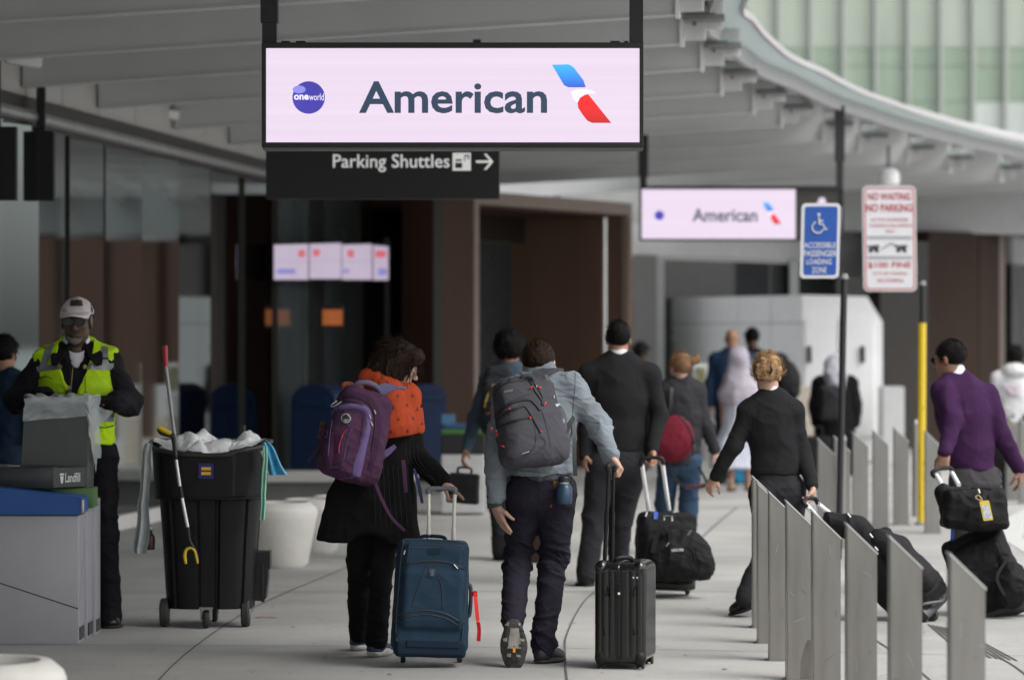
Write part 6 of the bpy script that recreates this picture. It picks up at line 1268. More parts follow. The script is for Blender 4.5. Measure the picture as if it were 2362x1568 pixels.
# blonde woman's tilted roller: leans back to the right
Z=21.5; up=(P(1925,1190,Z)-P(2090,1400,Z)); up.y=.02
r2,fr,o=roller('black roller bag tipped back behind the bollards, pulled by the blonde woman',P(2068,1335,Z+.12),(-.45,.65,-.55),up,.17,.12,.285,
  [(P(1905,1215,Z+.02),P(1858,1162,Z-.05)),(P(1940,1205,Z+.2),P(1885,1160,Z+.1))],[P(1862,1168,Z-.06),P(1853,1158,Z-.06),P(1862,1149,Z),P(1880,1150,Z+.1),P(1888,1164,Z+.1)],Z,13,False)
for xx,yy in ((2150,1424),(2128,1430)): q=G(xx,1437); q.y=Z+(.0 if xx>2140 else .25); q.x=P(xx,0,q.y).x; q.z=.04; wheel(q,.04,.03,(.55,.8,0),r2,RUB,mat('hub_dark',(.05,.05,.06),.5))
obj('bottom_grip',tube([P(2120,1400,Z-.08),P(2128,1393,Z-.10),P(2170,1386,Z-.05),P(2176,1378,Z)],.012,8,4),mat('grey_grip',(.06,.06,.065),.35),r2,smooth=True)
s=S(.007); s.cap(P(2010,1222,Z-.05),P(2060,1270,Z-.05),.075,.10,.03); tp=thing('small_bag','small black bag strapped on top of the tipped roller behind the bollards','bag',P(1960,1200,Z)); s=S(.007); s.cap(P(1918,1200,Z),P(1975,1218,Z),.055,.075,.04); s.cap(P(1975,1222,Z),P(2015,1262,Z),.085,.085,.04)
ob=obj('bag_body',s.mesh(wr(.014,(8,8,8),15)),NY,tp,smooth=True)
s=S(.007); s.cap(P(2030,1240,Z-.06),P(2075,1262,Z-.06),.06,.07,.03); s.cap(P(2070,1270,Z-.06),P(2125,1330,Z-.06),.085,.09,.03); obj('top_pocket',s.mesh(wr(.010,(8,8,8),16)),NYG,r2,smooth=True)
for x,y in ((1955,1183),(2018,1260),(2006,1230)): obj('zip_pull',tube([P(x,y,Z-.14),P(x+7,y+9,Z-.14)],.006,8),CHROME,tp if y<1200 else r2)
# purple man's roller and tote
Z=21.9; r3,fr,o=roller('black roller bag behind the nearest bollard, pulled by the man in the purple sweater',P(2275,1325,Z+.1),(.25,1,-.25),(-.38,.28,1),.20,.125,.265,
  [(P(2186,1140,Z+.3),P(2160,1095,Z+.5)),(P(2212,1118,Z+.45),P(2196,1090,Z+.6))],[P(2158,1100,Z+.5),P(2150,1090,Z+.5),P(2168,1080,Z+.52),P(2193,1080,Z+.6),P(2198,1093,Z+.6)],Z,23)
b=bvh(o)
for x,y,dx,dy in ((2245,1225,2,14),(2275,1222,6,8)): p=hit(b,x,y,.01,Z); q=hit(b,x+dx,y+dy,.012,Z); obj('zip_pull',tube([p,q],.0055,8),CHROME,r3)
obj('blue_lettering',decal(b,((2193,1218),(2203,1218),(2201,1248),(2192,1248)),3,5,.008,Z),BLT,r3)
tb=thing('tote_bag','black tote with a yellow luggage tag on top of the roller at the right edge','bag',P(2245,1170,Z)); s=S(.007); cT=P(2247,1172,Z-.02)
s.box(cT,(.195,.12,.125),.05,.03,taper=-.07); s.cap(cT+V(-.16,0,-.02),cT+V(-.19,0,.10),.05,.05,.03); s.ell(cT+V(0,-.08,-.04),(.16,.07,.09),.04); ob=obj('bag_body',s.mesh(wr(.012,(8,8,9),25)),NY,tb,smooth=True); b=bvh(ob)
obj('handle',strap([P(2215,1135,Z-.17),P(2235,1162,Z-.2),P(2262,1162,Z-.2),P(2275,1130,Z-.17)],.028,.008,(0,-1,.2)),NYG,tb); obj('zip_line',line_on(b,((2200,1130),(2240,1126),(2290,1128)),.004,.003,6,Z),NYG,tb); obj('zip_pull',tube([P(2256,1127,Z-.16),P(2260,1137,Z-.16)],.007,8),CHROME,tb)
lt=thing('luggage_tag','yellow edged luggage tag hanging from the tote at the right','tag',P(2273,1178,Z-.25)); f4=lambda q,yo:([P(x,y,Z-.25)+V(0,yo,0) for x,y in q],[(0,1,2,3)])
f5=Frame(P(2269,1201,Z-.25),x=V(1,0,.12).normalized(),z=V(-.22,0,1).normalized()); obj('card',pl(f5,rrect(0,0,22*Z/FP,46*Z/FP,.008),0,.004),mat('tag_yellow',(.65,.48,.06),.4),lt); obj('picture',pl(f5,rrect(.009,.010,22*Z/FP-.009,36*Z/FP,.004),-.002,-.0005),mat('tag_photo',(.45,.48,.55),.4,var=.5,vs=50),lt)
obj('cord',tube([P(2262,1154,Z-.2),P(2250,1147,Z-.2),P(2258,1142,Z-.2),P(2266,1154,Z-.23)],.004,6,4),mat('cord_tan',(.45,.36,.18),.6),lt)
ps=thing('pouch','black drawstring pouch hanging from the roller at the right edge','pouch',P(2325,1340,Z-.2)); s=S(.007); s.ell(P(2335,1350,Z-.22),(.10,.07,.14),.03); s.cap(P(2312,1290,Z-.2),P(2330,1330,Z-.22),.03,.06,.03); obj('pouch_body',s.mesh(wr(.014,(9,9,9),28)),NY,ps,smooth=True)
obj('strap',strap([P(2300,1250,Z-.2),P(2312,1275,Z-.24),P(2325,1285,Z-.26),P(2300,1330,Z-.28),P(2318,1372,Z-.29)],.02,.006,(0,-1,0)),NYG,ps)
# brown case seen between the legs, briefcase
Z=27.2; bc=thing('suitcase','brown suitcase glimpsed between the legs of the man in grey-blue','suitcase',G(1262,1296)); c=P(1264,1245,Z); fr=frame(c,(0,1,0),(0,0,1)); s=S(.01); s.box((0,0,0),(.17,.11,.19),.03); obj('case_body',s.mesh(None,fr),cloth('case_brown',(.030,.019,.016),.6),bc,smooth=True)
for sx in (-.14,.15): wheel(V(c.x+sx,c.y-.05,.03),.03,.03,(1,0,0),bc)
obj('handle_tube',tube([c+V(-.05,.05,.17),c+V(-.05,.05,.5)],.01,8),ALU,bc); obj('handle_tube',tube([c+V(.05,.05,.17),c+V(.05,.05,.5)],.01,8),ALU,bc)
Z=26.9; bf=thing('briefcase','black briefcase carried low by the man with curly black hair','briefcase',P(1069,1165,Z)); fr=frame(P(1069,1126,Z),(.1,1,0),(.07,0,1)); s=S(.008); s.box((0,0,0),(.118,.045,.115),.018,.01,taper=-.04); obj('case_body',s.mesh(wr(.004,(9,9,9)),fr),NY,bf,smooth=True)
obj('handle',tube([fr.w(-.05,0,.11),fr.w(-.045,0,.155),fr.w(.045,0,.155),fr.w(.05,0,.11)],.010,8,4),BLACK,bf,smooth=True)
# ================= the other people =================
SWB=cloth('sweater_black',(.017,.017,.0185),.9,bump=.2,bs=400,var=.1,sheen=.25); TRG=cloth('trousers_charcoal',(.024,.024,.028),.85,bump=.15,bs=400); COLW=mat('collar_white',(.72,.70,.74),.6,var=.03)
SH2=mat('shoe_leather',(.008,.008,.008),.35,var=.2)
def collar(root,J,hf,m=COLW,r=.066,dz=.0,up=.045,k=1.,h=.007,tilt=(0,0,0)):
    s=S(h); a=J['neck']; s.cap(a-V(0,0,.02),a+V(0,0,up)+V(*tilt),(r+.012)*k,r*k,.01,n=(0,1,0),fl=.92); s.cut(a+V(0,0,up+dz)+V(*tilt),V(.0,.35,1),.006); s.ell(a+V(0,0,up+.02)+V(*tilt),(r*.86*k,r*.8*k,.05),.003,op='s'); return obj('collar',s.mesh(),m,root,smooth=True)
def simple_shoes(root,J,dirs,k=1.,m=SH2,ms=SOLB,h=.009):
    for c,d in zip('lr',dirs):
        a=J['a'+c]; d=Vector(d).normalized(); hp=V(a.x,a.y,0)-V(d.x,d.y,0)*.06; hp.z=max(0,a.z-.10); tp=hp+d*.275*k; shoe(root,hp,tp,(d.cross(V(0,0,1)).cross(d)) if abs(d.z)>.01 else (0,0,1),m,ms,k,h=h,sole_t=.02)
# ---------- man in the black sweater ----------
Z=24.6
J=JP(Z,dict(neck=(1427,824,0),sl=(1362,862,0),sr=(1498,862,0),el=(1352,965,0),er=(1521,958,.0),wl=(1350,1048,-.03),wr=(1503,1040,-.14),hl=(1390,1068),hr=(1456,1068),kl=(1372,1190,.02),kr=(1432,1195,.14),al=(1353,1325,-.05),ar=(1424,1322,.28)))
hf=frame(P(1426,782,Z+.02),(.03,1,-.08),(0,.08,1))
root,body=build('person','tall man in a black sweater and charcoal trousers seen from behind',J,(0,1,0),SK_M,hf,h=.008,hands=(None,((.1,-.05,-.9),(-.8,-.4,.1),-1,1.0)))
s=S(.008); torso(s,J,(0,1,0),[(-.02,.172),(.3,.172),(.62,.198),(.8,.175),(.96,.085)],fl=.72,sh=.066,arms=(.066,.056,.055,.044),endr=.92,cut=[(P(1425,1040,Z),(0,0,-1))]); obj('sweater',s.mesh(wr(.009,(5,5,5),41)),SWB,root,smooth=True)
collar(root,J,hf); s=S(.008); legs(s,J,(0,1,0),r=(.165,.112,.086,.083,.070)); s.cut(P(1425,1036,Z),(0,0,1)); obj('trousers',s.mesh(wr(.010,(6,6,7),42)),TRG,root,smooth=True)
strands(root,hf,HAIRK,260,(.015,.03)); hair_short(root,hf,HAIRK,1.,-.001,.055,-.075,.005,.007); simple_shoes(root,J,((-.1,1,0),(.05,1,0)),1.08)
SEAM=mat('knit_seam',(.008,.008,.009),.9,var=.1); b=bvh(*[c for c in root.children if c.name.startswith('sweater')]); sw=[c for c in root.children if c.name.startswith('sweater')][0]
for pts in (((1400,828),(1388,860),(1381,905)),((1452,828),(1468,860),(1478,905)),((1345,1020),(1425,1026),(1500,1020)),((1512,1026),(1496,1024),(1490,1026))): obj('knit_seam',line_on(b,pts,.0025,.0),SEAM,sw)
# ---------- blonde woman ----------
Z=21.9
J=JP(Z,dict(neck=(1776,910,0),sl=(1727,946,0),sr=(1830,948,0),el=(1693,1028,-.02),er=(1850,1036,.02),wl=(1650,1100,.03),wr=(1874,1124,-.12),hl=(1765,1130),hr=(1822,1130),kl=(1772,1262,.06),kr=(1826,1262,.12),al=(1722,1376,-.10),ar=(1832,1392,.22)))
hf=frame(P(1770,866,Z+.03),(.02,1,-.30),(0,.3,1))
root,body=build('person','blonde woman with pinned up curls in a black sweater, trailing a tipped roller bag',J,(0,1,0),SK_F,hf,h=.007,k=.95,hands=(((-.45,.05,-.8),(.5,.6,-.1),1,.55,.92),((-.1,-.1,-.9),(-.9,-.1,.1),-1,1.0)))
s=S(.0075); torso(s,J,(0,1,0),[(.0,.148),(.25,.142),(.6,.148),(.8,.135),(.96,.07)],fl=.74,sh=.054,arms=(.060,.050,.050,.040),endl=.95,endr=.95,k=1.,cut=[(P(1790,1094,Z),(.0,0,-1))]); obj('sweater',s.mesh(wr(.011,(5,5,6),51)),SWB,root,smooth=True)
sw=[c for c in root.children if c.name.startswith('sweater')][0]; b=bvh(sw)
for pts in (((1752,915),(1740,945),(1741,985)),((1800,915),(1818,948),(1820,988)),((1736,1080),(1785,1084),(1842,1080)),((1664,1088),(1655,1082),(1645,1080)),((1860,1118),(1870,1114),(1882,1116))): obj('knit_seam',line_on(b,pts,.0024,.0),SEAM,sw)
collar(root,J,hf,COLW,.060,.0,.04); s=S(.0075); legs(s,J,(0,1,0),r=(.15,.098,.072,.070,.066),bum=.04); s.cut(P(1790,1088,Z),(0,0,1)); obj('trousers',s.mesh(wr(.010,(5,5,9),52)),TRG,root,smooth=True)
a=G(1708,1421); shoe(root,V(a.x+.085,a.y-.02,.05),V(a.x-.055,a.y+.06,.0),(.1,-.1,1),SH2,SOLB,.95); shoe(root,V(J['ar'].x,J['ar'].y-.05,0),V(J['ar'].x+.02,J['ar'].y+.2,0),(0,0,1),SH2,SOLB,.95)
W=hf.w; s=S(.0055); s.ell(W(0,-.015,.030),(.086,.108,.098),.02,hf); s.cut(W(0,.05,.02),hf.y*.8-hf.z*.6,.01); s.cut(W(0,-.09,-.075),-hf.z-hf.y*.1,.01); hr_=obj('hair',s.mesh(lambda v,N:.012*wrinkle(v,(40,40,18),55,1.3,.03)),HAIRL,root,smooth=True)
s=S(.0055); strands(root,hf,HAIRB,300,(.04,.08),r=(.087,.109,.10),flow=(0,-.6,.7),low=-.08,rad=.002); c=P(1773,852,Z-.06); s.ell(c,(.070,.055,.060),.02)
for i in range(9): a=i*.7; s.ell(c+V(.055*math.cos(a),-.015,.05*math.sin(a)+.004),(.026,.026,.024),.012)
s.ell(P(1776,832,Z-.03),(.055,.05,.032),.02); bun=obj('hair_bun',s.mesh(lambda v,N:.016*wrinkle(v,(32,32,32),57,1.2,.05)),HAIRB,hr_,smooth=True)
tv=[]
for i in range(90):
    a=rng.uniform(0,6.28); r=rng.uniform(.01,.07); q=c+V(r*math.cos(a),-.045+.25*r*r/.07,r*math.sin(a)+.006); ph=rng.uniform(0,6.28)
    tv.append(tube([q+V(.018*math.cos(ph+t*3.8),-.006*math.sin(t*3)-.004,.018*math.sin(ph+t*3.8)+.006*t) for t in (0,.3,.6,1.)],[.0035,.004,.003,.001],5,2))
obj('hair_curls',join(*tv),HAIRB,bun,smooth=True); obj('hair_clip',tube([c+V(.005,-.075,-.025),c+V(.012,-.085,0),c+V(.006,-.08,.03)],[.006,.010,.004],8,3),BLACK,bun,smooth=True)
# ---------- man in the purple sweater ----------
Z=23.8
J=JP(Z,dict(neck=(2203,868,0),sl=(2176,902,-.10),sr=(2276,912,.10),el=(2198,975,-.18),er=(2311,1005,.04),wl=(2178,1046,-.32),wr=(2352,1082,.08),hl=(2226,1100,-.03),hr=(2270,1100,.04),kl=(2225,1235,.05),kr=(2272,1235,.02),al=(2222,1372,.0),ar=(2282,1365,.2)))
hf=frame(P(2189,828,Z),(-.84,.52,-.10),(-.08,.05,1))
PUR=cloth('sweater_purple',(.040,.014,.050),.9,bump=.2,bs=400,var=.1,sheen=.3)
root,body=build('person','man in a purple sweater with glasses turning left, at the right edge',J,(-.6,.8,0),SK_T,hf,h=.0075,hands=(((-.1,-.2,-.9),(.2,.6,.3),-1,1.05),((.1,.2,-.95),(-.8,.3,.1),-1,.4)))
s=S(.008); torso(s,J,(-.35,.93,0),[(.02,.152),(.3,.165),(.62,.188),(.8,.165),(.96,.08)],fl=.8,sh=.064,arms=(.073,.066,.064,.050),endl=.96,endr=.96,cut=[(P(2240,1083,Z),(-.05,0,-1))]); obj('sweater',s.mesh(wr(.013,(6,6,4.5),61)),PUR,root,smooth=True)
sw=[c for c in root.children if c.name.startswith('sweater')][0]; b=bvh(sw); SEP=mat('knit_seam_purple',(.018,.006,.022),.9)
for pts in (((2203,880),(2222,915),(2226,960)),((2258,895),(2282,925),(2290,965)),((2165,1062),(2230,1068),(2300,1064)),((2166,1040),(2180,1044),(2198,1042))): obj('knit_seam',line_on(b,pts,.0025,.0),SEP,sw)
collar(root,J,hf,COLW,.070,.0,.068,tilt=(-.012,0,0)); s=S(.008); legs(s,J,(-.35,.93,0),r=(.158,.110,.082,.078,.068)); s.cut(P(2240,1078,Z),(0,0,1)); obj('trousers',s.mesh(wr(.010,(6,6,11),62)),cloth('trousers_grey',(.05,.048,.05),.85),root,smooth=True)
hair_short(root,hf,HAIRK,1.0,-.001,.062,-.045,.003,.007,(90,90,90)); strands(root,hf,HAIRK,320,(.012,.022),low=-.06,front=.062); glasses(root,hf,k=1.02); simple_shoes(root,J,((-.2,1,0),(-.2,1,0)))
# ---------- worker in the hi-vis vest ----------
Z=21.0
J=JP(Z,dict(neck=(177,808,0),sl=(108,836,0),sr=(246,836,0),el=(40,924,-.03),er=(298,928,-.03),wl=(108,915,-.26),wr=(262,928,-.26),hl=(145,1045),hr=(232,1045),kl=(140,1230,-.03),kr=(240,1225,-.03),al=(138,1400,.02),ar=(250,1408,.06)))
hf=frame(P(177,743,Z-.03),(-.02,-1,-.05),(.0,-.05,1))
root,body=build('person','worker in a lime hi-vis vest, pale cap, glasses and grey goatee handling a clear bag',J,(0,-1,0),SK_D,hf,h=.006,k=1.07,neckr=.06,hands=(((.75,-.25,-.05),(0,-.3,-.8),1,.5),((-.75,-.3,.02),(.2,-.5,-.75),-1,1.0)))
DJK=cloth('jacket_charcoal',(.013,.013,.016),.75,bump=.2,bs=300,var=.15)
s=S(.007); torso(s,J,(0,-1,0),[(.0,.165),(.3,.175),(.62,.20),(.8,.175),(.95,.09)],fl=.75,sh=.075,arms=(.075,.075,.077,.058),endl=.95,endr=.95,cut=[(P(177,1030,Z),(0,0,-1))])
s.ell(P(177,800,Z-.12),(.055,.07,.13),.02,op='s'); jk=obj('jacket',s.mesh(wr(.016,(6,6,9),71)),DJK,root,smooth=True)
s=S(.006); s.cap(P(177,797,Z),P(177,842,Z-.05),.088,.075,.02,n=(0,1,0),fl=.9); s.ell(P(177,795,Z-.07),(.055,.07,.05),.006,op='s'); s.cap(P(177,800,Z-.16),P(177,828,Z-.16),.055,.01,.01,op='s'); obj('shirt_collar',s.mesh(),COLW,root,smooth=True)
for sx in (-1,1): obj('jacket_collar',strap([P(177+sx*30,797,Z-.02),P(177+sx*44,820,Z-.12),P(177+sx*52,842,Z-.16)],[.05,.085,.03],.012,(sx*.3,-1,.3)),DJK,root,smooth='auto')
s=S(.006); s.ell(P(177,838,Z-.07),(.05,.05,.05),.01); obj('undershirt',s.mesh(),COLW,root,smooth=True)
LIME=cloth('vest_lime',(.46,.72,.015),.6,bump=.3,bs=120,var=.10,vs=9); GREYT=mat('reflective_grey',(.20,.20,.21),.4,metal=.3,var=.1,vs=30)
s=S(.0065); torso(s,J,(0,-1,0),[(-.10,.188),(.05,.196),(.3,.198),(.62,.222),(.8,.200),(.95,.13)],fl=.80,sh=.090,armsw='')
s.cut(P(177,1023,Z),(0,0,-1))
for x in (84,268): s.cut(P(x,900,Z),V(-1 if x<177 else 1,0,-.06),.004)
a_,b1,b2,c_=P(177,932,Z),P(134,812,Z),P(218,812,Z),0
def neckcut(X,Y,Z_):  # V opening: wedge from the waist up
    xc=(177-CX)*Z/FP; zb=P(0,928,Z).z; w_=np.clip((Z_-zb)*.40,-1,.105); return np.maximum(np.abs(X-xc-0*Y)-w_,(Y-Z+.0))
s.p.append((lambda X,Y,Z_:-neckcut(X,Y,Z_),np.zeros(3),np.zeros(3),.004,'cut'))
vest=obj('vest',s.mesh(wr(.010,(7,7,10),73)),LIME,root,smooth=True); b=bvh(vest); RT=[]
def vd(q,m,nm,nu=10,nv=6,off=.004): vf=decal(b,q,nu,nv,off); 
_vd=lambda q,m,nm,nu=10,nv=6,off=.005:(lambda vf:obj(nm,vf,m,vest,smooth=True) if vf[1] else None)(decal(b,q,nu,nv,off))
for q in (((84,846),(139,838),(139,852),(84,858)),((200,838),(262,838),(262,853),(196,852)),((105,803),(126,792),(108,846),(91,846)),((234,798),(249,800),(249,838),(232,838)),((215,958),(262,956),(262,972),(212,974)),((84,958),(215,958),(215,973),(84,973))): _vd(q,GREYT,'reflective_stripe',16,10)
PK=cloth('vest_pocket',(.42,.66,.02),.6,bump=.3,bs=90); 
for q in (((88,874),(122,874),(122,912),(89,912)),((198,868),(252,868),(250,914),(198,914))): _vd(q,PK,'vest_pocket',10,8,.009)
for pts in (((215,981),(240,986),(262,981)),((90,873),(105,868),(122,874)),): 
    obj('pocket_edge',line_on(b,pts,.003,.006,6,Z-.15),BLACK,vest)
b=bvh(vest,jk); obj('lanyard',line_on(b,((163,830),(161,870),(160,895)),.003,.006,6,Z-.15),BLACK,root); obj('zip',line_on(b,((168,842),(166,870),(162,910)),.0025,.004,6,Z-.15),mat('zip_brass',(.30,.22,.10),.4,metal=.6),root)
obj('badge_clip',tube([P(160,890,Z-.19),P(158,898,Z-.2)],.007,8),CHROME,root); obj('radio_mic',tube([P(156,900,Z-.2),P(155,915,Z-.2)],.012,8),BLACK,root,smooth=True)
for x in (140,196): obj('snap_button',disc_on(b,x,846,5,.010),mat('brass',(.35,.24,.10),.4,metal=.7),root)
obj('mic_clip',line_on(b,((230,826),(250,827)),.006,.006,3,Z-.15),BLACK,root)
GLV=cloth('glove_black',(.007,.007,.008),.7,bump=.2,bs=150)
for c,hd in (('l',((.75,-.25,-.05),(0,-.3,-.8),1,.5)),('r',((-.75,-.3,.02),(.2,-.5,-.75),-1,1.0))):
    s=S(.0055); hand(s,J['w'+c],hd[0],hd[1],hd[2],hd[3],1.30); s.cap(J['w'+c].lerp(J['e'+c],.22),J['w'+c],.052,.042,.02); obj('glove',s.mesh(wr(.004,(20,20,20),75)),GLV,root,smooth=True)
s=S(.0075); legs(s,J,(0,-1,0),r=(.165,.105,.082,.080,.072),ank=1.10); s.cap(J['ar']-V(0,0,.02),J['ar']+V(0,-.05,-.04),.07,.065,.02); s.cut(P(177,1020,Z),(0,0,1)); obj('trousers',s.mesh(wr(.013,(6,6,11),76)),cloth('trousers_navy_black',(.010,.010,.013),.8),root,smooth=True)
for x in (138,249): a=G(x,1449); shoe(root,V(a.x-.02,a.y+.22,0),V(a.x+(.02 if x>200 else -.02),a.y-.02,0),(0,0,1),SH2,SOLB,1.1,wd=.05)
CAPM=cloth('cap_pale',(.62,.55,.56),.8,bump=.25,bs=200); k=1.07; W=lambda x,y,z:hf.w(x*k,y*k,z*k)
s=S(.0055); s.ell(W(0,-.014,.045),(.090*k,.108*k,.092*k),.01,hf); s.cut(W(0,0,.046),-hf.z-hf.y*.0,.006); cp=obj('cap',s.mesh(lambda v,N:.008*wrinkle(v,(14,14,14),78)+.002*wrinkle(v,(70,70,70),5)),CAPM,root,smooth=True)
s=S(.0055); [s.cap(W(math.sin(a)*.082,.045+math.cos(a)*.045,.050),W(math.sin(a)*.078,.05+math.cos(a)*.125,.044-.020*abs(math.sin(a))**1.5),.007,.0055,.012) for a in np.linspace(-1.25,1.25,17)]; s.ell(W(0,.12,.012),(.12*k,.13*k,.012),.01,hf,op='s') if 0 else None
obj('cap_brim',s.mesh(lambda v,N:0*v[:,0]),CAPM,cp,smooth=True)
bb=bvh(cp); YC=mat('cap_logo',(.42,.30,.03),.6,var=.9,vs=60,col2=(.05,.045,.03)); obj('cap_logo',decal(bb,((163,692),(189,692),(191,706),(161,706)),8,5,.004),YC,cp); obj('side_logo',decal(bb,((209,702),(214,706),(214,722),(210,718)),3,3,.004),YC,cp)
glasses(root,hf,k=1.07,w_=.029,hh=.021,z=.006); GT=mat('goatee_grey',(.17,.17,.165),.8,bump=.8,bs=200,var=.3); s=S(.0045); s.ell(W(0,.080,-.100),(.034,.022,.018),.01,hf); s.cap(W(-.036,.078,-.085),W(0,.082,-.106),.009,.012,.01); s.cap(W(.036,.078,-.085),W(0,.082,-.106),.009,.012,.01); obj('goatee',s.mesh(lambda v,N:.003*wrinkle(v,(90,90,90),79)),GT,root,smooth=True)
s=S(.005); s.cap(W(-.03,.096,-.052),W(.03,.096,-.052),.005,.005,.004); obj('moustache',s.mesh(),mat('moustache',(.06,.05,.045),.8),root,smooth=True)
for sx in (-1,1): s=S(.005); s.ell(W(sx*.078,-.005,.01),(.009,.03,.03),.01,hf); obj('side_hair',s.mesh(),GT,root,smooth=True)
# ---------- curly haired man ----------
def person_generic(label,J,fwd,skin,hf,topm,botm,hairm,h=.011,k=1.,face=0,top_prof=None,top_kw={},seed=0,hem=None,collar_m=None,hair_grow=0,hair_amp=.006,hair_low=-.06,shoes=True,leg_r=(.155,.105,.08,.076,.066),legs_on=True,topname='jacket',hands=(None,None),shoem=SH2,hairell=None,botname='trousers'):
    root,body=build('person',label,J,fwd,skin,hf,h=h,k=k,face=face,hands=hands); s=S(h)
    pel=(J['hl']+J['hr'])/2; torso(s,J,fwd,top_prof or [(-.05,.17),(.3,.168),(.62,.185),(.8,.165),(.96,.085)],fl=.74,sh=.066,arms=(.068,.058,.058,.048),endl=.95,endr=.95,k=k,cut=[(hem if hem is not None else pel-V(0,0,.04),(0,0,-1))],**top_kw)
    tp=obj(topname,s.mesh(wr(.013,(6,6,10),seed)),topm,root,smooth=True)
    if legs_on: s=S(h); legs(s,J,fwd,r=leg_r,k=k); s.cut(pel+V(0,0,.06),(0,0,1)); obj(botname,s.mesh(wr(.011,(6,6,11),seed+1)),botm,root,smooth=True)
    if hairm: hair_short(root,hf,hairm,k,hair_grow,.055,hair_low,hair_amp,h*.8,ell=hairell)
    if hairm: strands(root,hf,hairm,200,(.02,.045),r=(.083+hair_grow,.104+hair_grow,.098+hair_grow),k=k,curl=hair_grow*.5,low=hair_low,rad=.0028)
    if collar_m: collar(root,J,hf,collar_m,h=h*.8)
    if shoes:
        f_=Vector(fwd); simple_shoes(root,J,((f_.x,f_.y,0),(f_.x,f_.y,0)),k,m=shoem,h=h)
    return root,tp
Z=27.5
J=JP(Z,dict(neck=(1176,846,0),sl=(1128,876,0),sr=(1222,876,0),el=(1098,962,0),er=(1236,965,0),wl=(1074,1040,-.15),wr=(1240,1040,0),hl=(1152,1050),hr=(1205,1050),kl=(1152,1165,.05),kr=(1212,1165,.05),al=(1156,1272,-.05),ar=(1225,1268,.15)))
hf=frame(P(1176,806,Z+.02),(.35,.9,-.1),(0,.1,1)); DEN=cloth('denim_jacket',(.060,.085,.115),.8,bump=.2)
root,tp=person_generic('man with curly black hair and a denim jacket carrying a low briefcase',J,(0,1,0),SK_M,hf,DEN,cloth('trousers_dark',(.02,.02,.023),.85),HAIRK,h=.009,seed=81,hair_grow=.026,hair_amp=.02,hair_low=-.07)
s=S(.009); cB=P(1150,935,Z-.25); s.box(cB,(.135,.09,.235),.07,.02); s.ell(cB+V(0,-.08,-.06),(.11,.06,.15),.04); s.cap(cB+V(-.05,-.02,.25),cB+V(.06,-.02,.25),.05,.05,.03)
bp=thing('backpack','charcoal backpack with orange and yellow trim on the man with curly black hair','backpack',cB); ob=obj('main_compartment',s.mesh(wr(.014,(8,8,10),83)),cloth('pack_charcoal',(.030,.032,.038),.7),bp,smooth=True); b=bvh(ob)
obj('orange_patch',decal(b,((1134,886),(1155,888),(1156,897),(1136,896)),4,3,.006),mat('trim_orange',(.30,.14,.05),.6,var=.4,vs=40),bp); obj('orange_trim',line_on(b,((1122,955),(1140,948),(1160,948)),.006,.004),mat('trim_orange',(.30,.14,.05),.6,var=.4,vs=40),bp); obj('yellow_trim',line_on(b,((1127,905),(1121,925),(1118,940)),.006,.004,6,Z-.3),mat('trim_yellow',(.38,.26,.04),.6),bp)
# ---------- pony-tailed woman with the red bag ----------
Z=28.2
J=JP(Z,dict(neck=(1572,876,0),sl=(1538,900,0),sr=(1606,902,0),el=(1526,975,0),er=(1628,980,.02),wl=(1520,1040,-.1),wr=(1650,1040,.05),hl=(1545,1062),hr=(1592,1062),kl=(1532,1165,.1),kr=(1588,1172,.0),al=(1532,1265,.1),ar=(1588,1268,-.05)))
hf=frame(P(1568,848,Z),(-.45,.88,-.1),(0,.1,1)); JGR=cloth('puffer_dark_grey',(.030,.030,.034),.7,bump=.3,bs=60)
root,tp=person_generic('woman with a light brown bun, dark grey jacket and jeans walking away',J,(-.1,1,0),SK_F,hf,JGR,cloth('jeans_blue',(.030,.055,.095),.85,var=.2),HAIRL,h=.009,k=.93,seed=85,hair_grow=.004,hair_low=-.085,leg_r=(.15,.10,.078,.076,.060))
s=S(.008); s.ell(P(1598,832,Z-.03),(.04,.04,.035),.01); s.ell(P(1608,828,Z-.03),(.026,.026,.036),.02); obj('hair_bun',s.mesh(lambda v,N:.010*wrinkle(v,(30,30,30),3)),HAIRL,bpy.data.objects['hair'] if 0 else root,smooth=True)
rb_=thing('red_bag','round dark red sling bag with a black zip on the woman with the bun','bag',P(1553,1012,Z-.22)); s=S(.008); c=P(1556,1012,Z-.2); s.ell(c,(.155,.10,.185),.03); s.ell(c+V(-.07,0,-.04),(.14,.09,.13),.04); s.cap(c+V(-.13,0,-.07),c+V(-.16,.02,.10),.05,.03,.04)
ob=obj('bag_body',s.mesh(wr(.012,(7,7,7),86)),cloth('bag_red',(.13,.012,.024),.75,var=.12),rb_,smooth=True); b=bvh(ob); obj('zip',line_on(b,((1567,962),(1582,975),(1594,1000),(1600,1025),(1598,1050)),.009,.002,6,Z-.3),BLACK,rb_,smooth=True)
obj('strap',strap([P(1545,962,Z-.15),P(1548,930,Z-.15),P(1550,895,Z-.1),P(1556,884,Z)],.03,.008,(0,-1,.2)),BLACK,rb_); obj('red_strap_end',strap([P(1583,1122,Z-.12),P(1605,1122,Z-.12),P(1627,1119,Z-.12)],.03,.006,(0,-1,0)),mat('strap_red',(.22,.02,.04),.6),rb_); obj('hanging_strap',strap([P(1545,1070,Z-.15),P(1560,1105,Z-.15),P(1585,1122,Z-.15),P(1630,1118,Z-.15),P(1610,1075,Z-.15)],.02,.006,(0,-1,0)),BLACK,rb_)
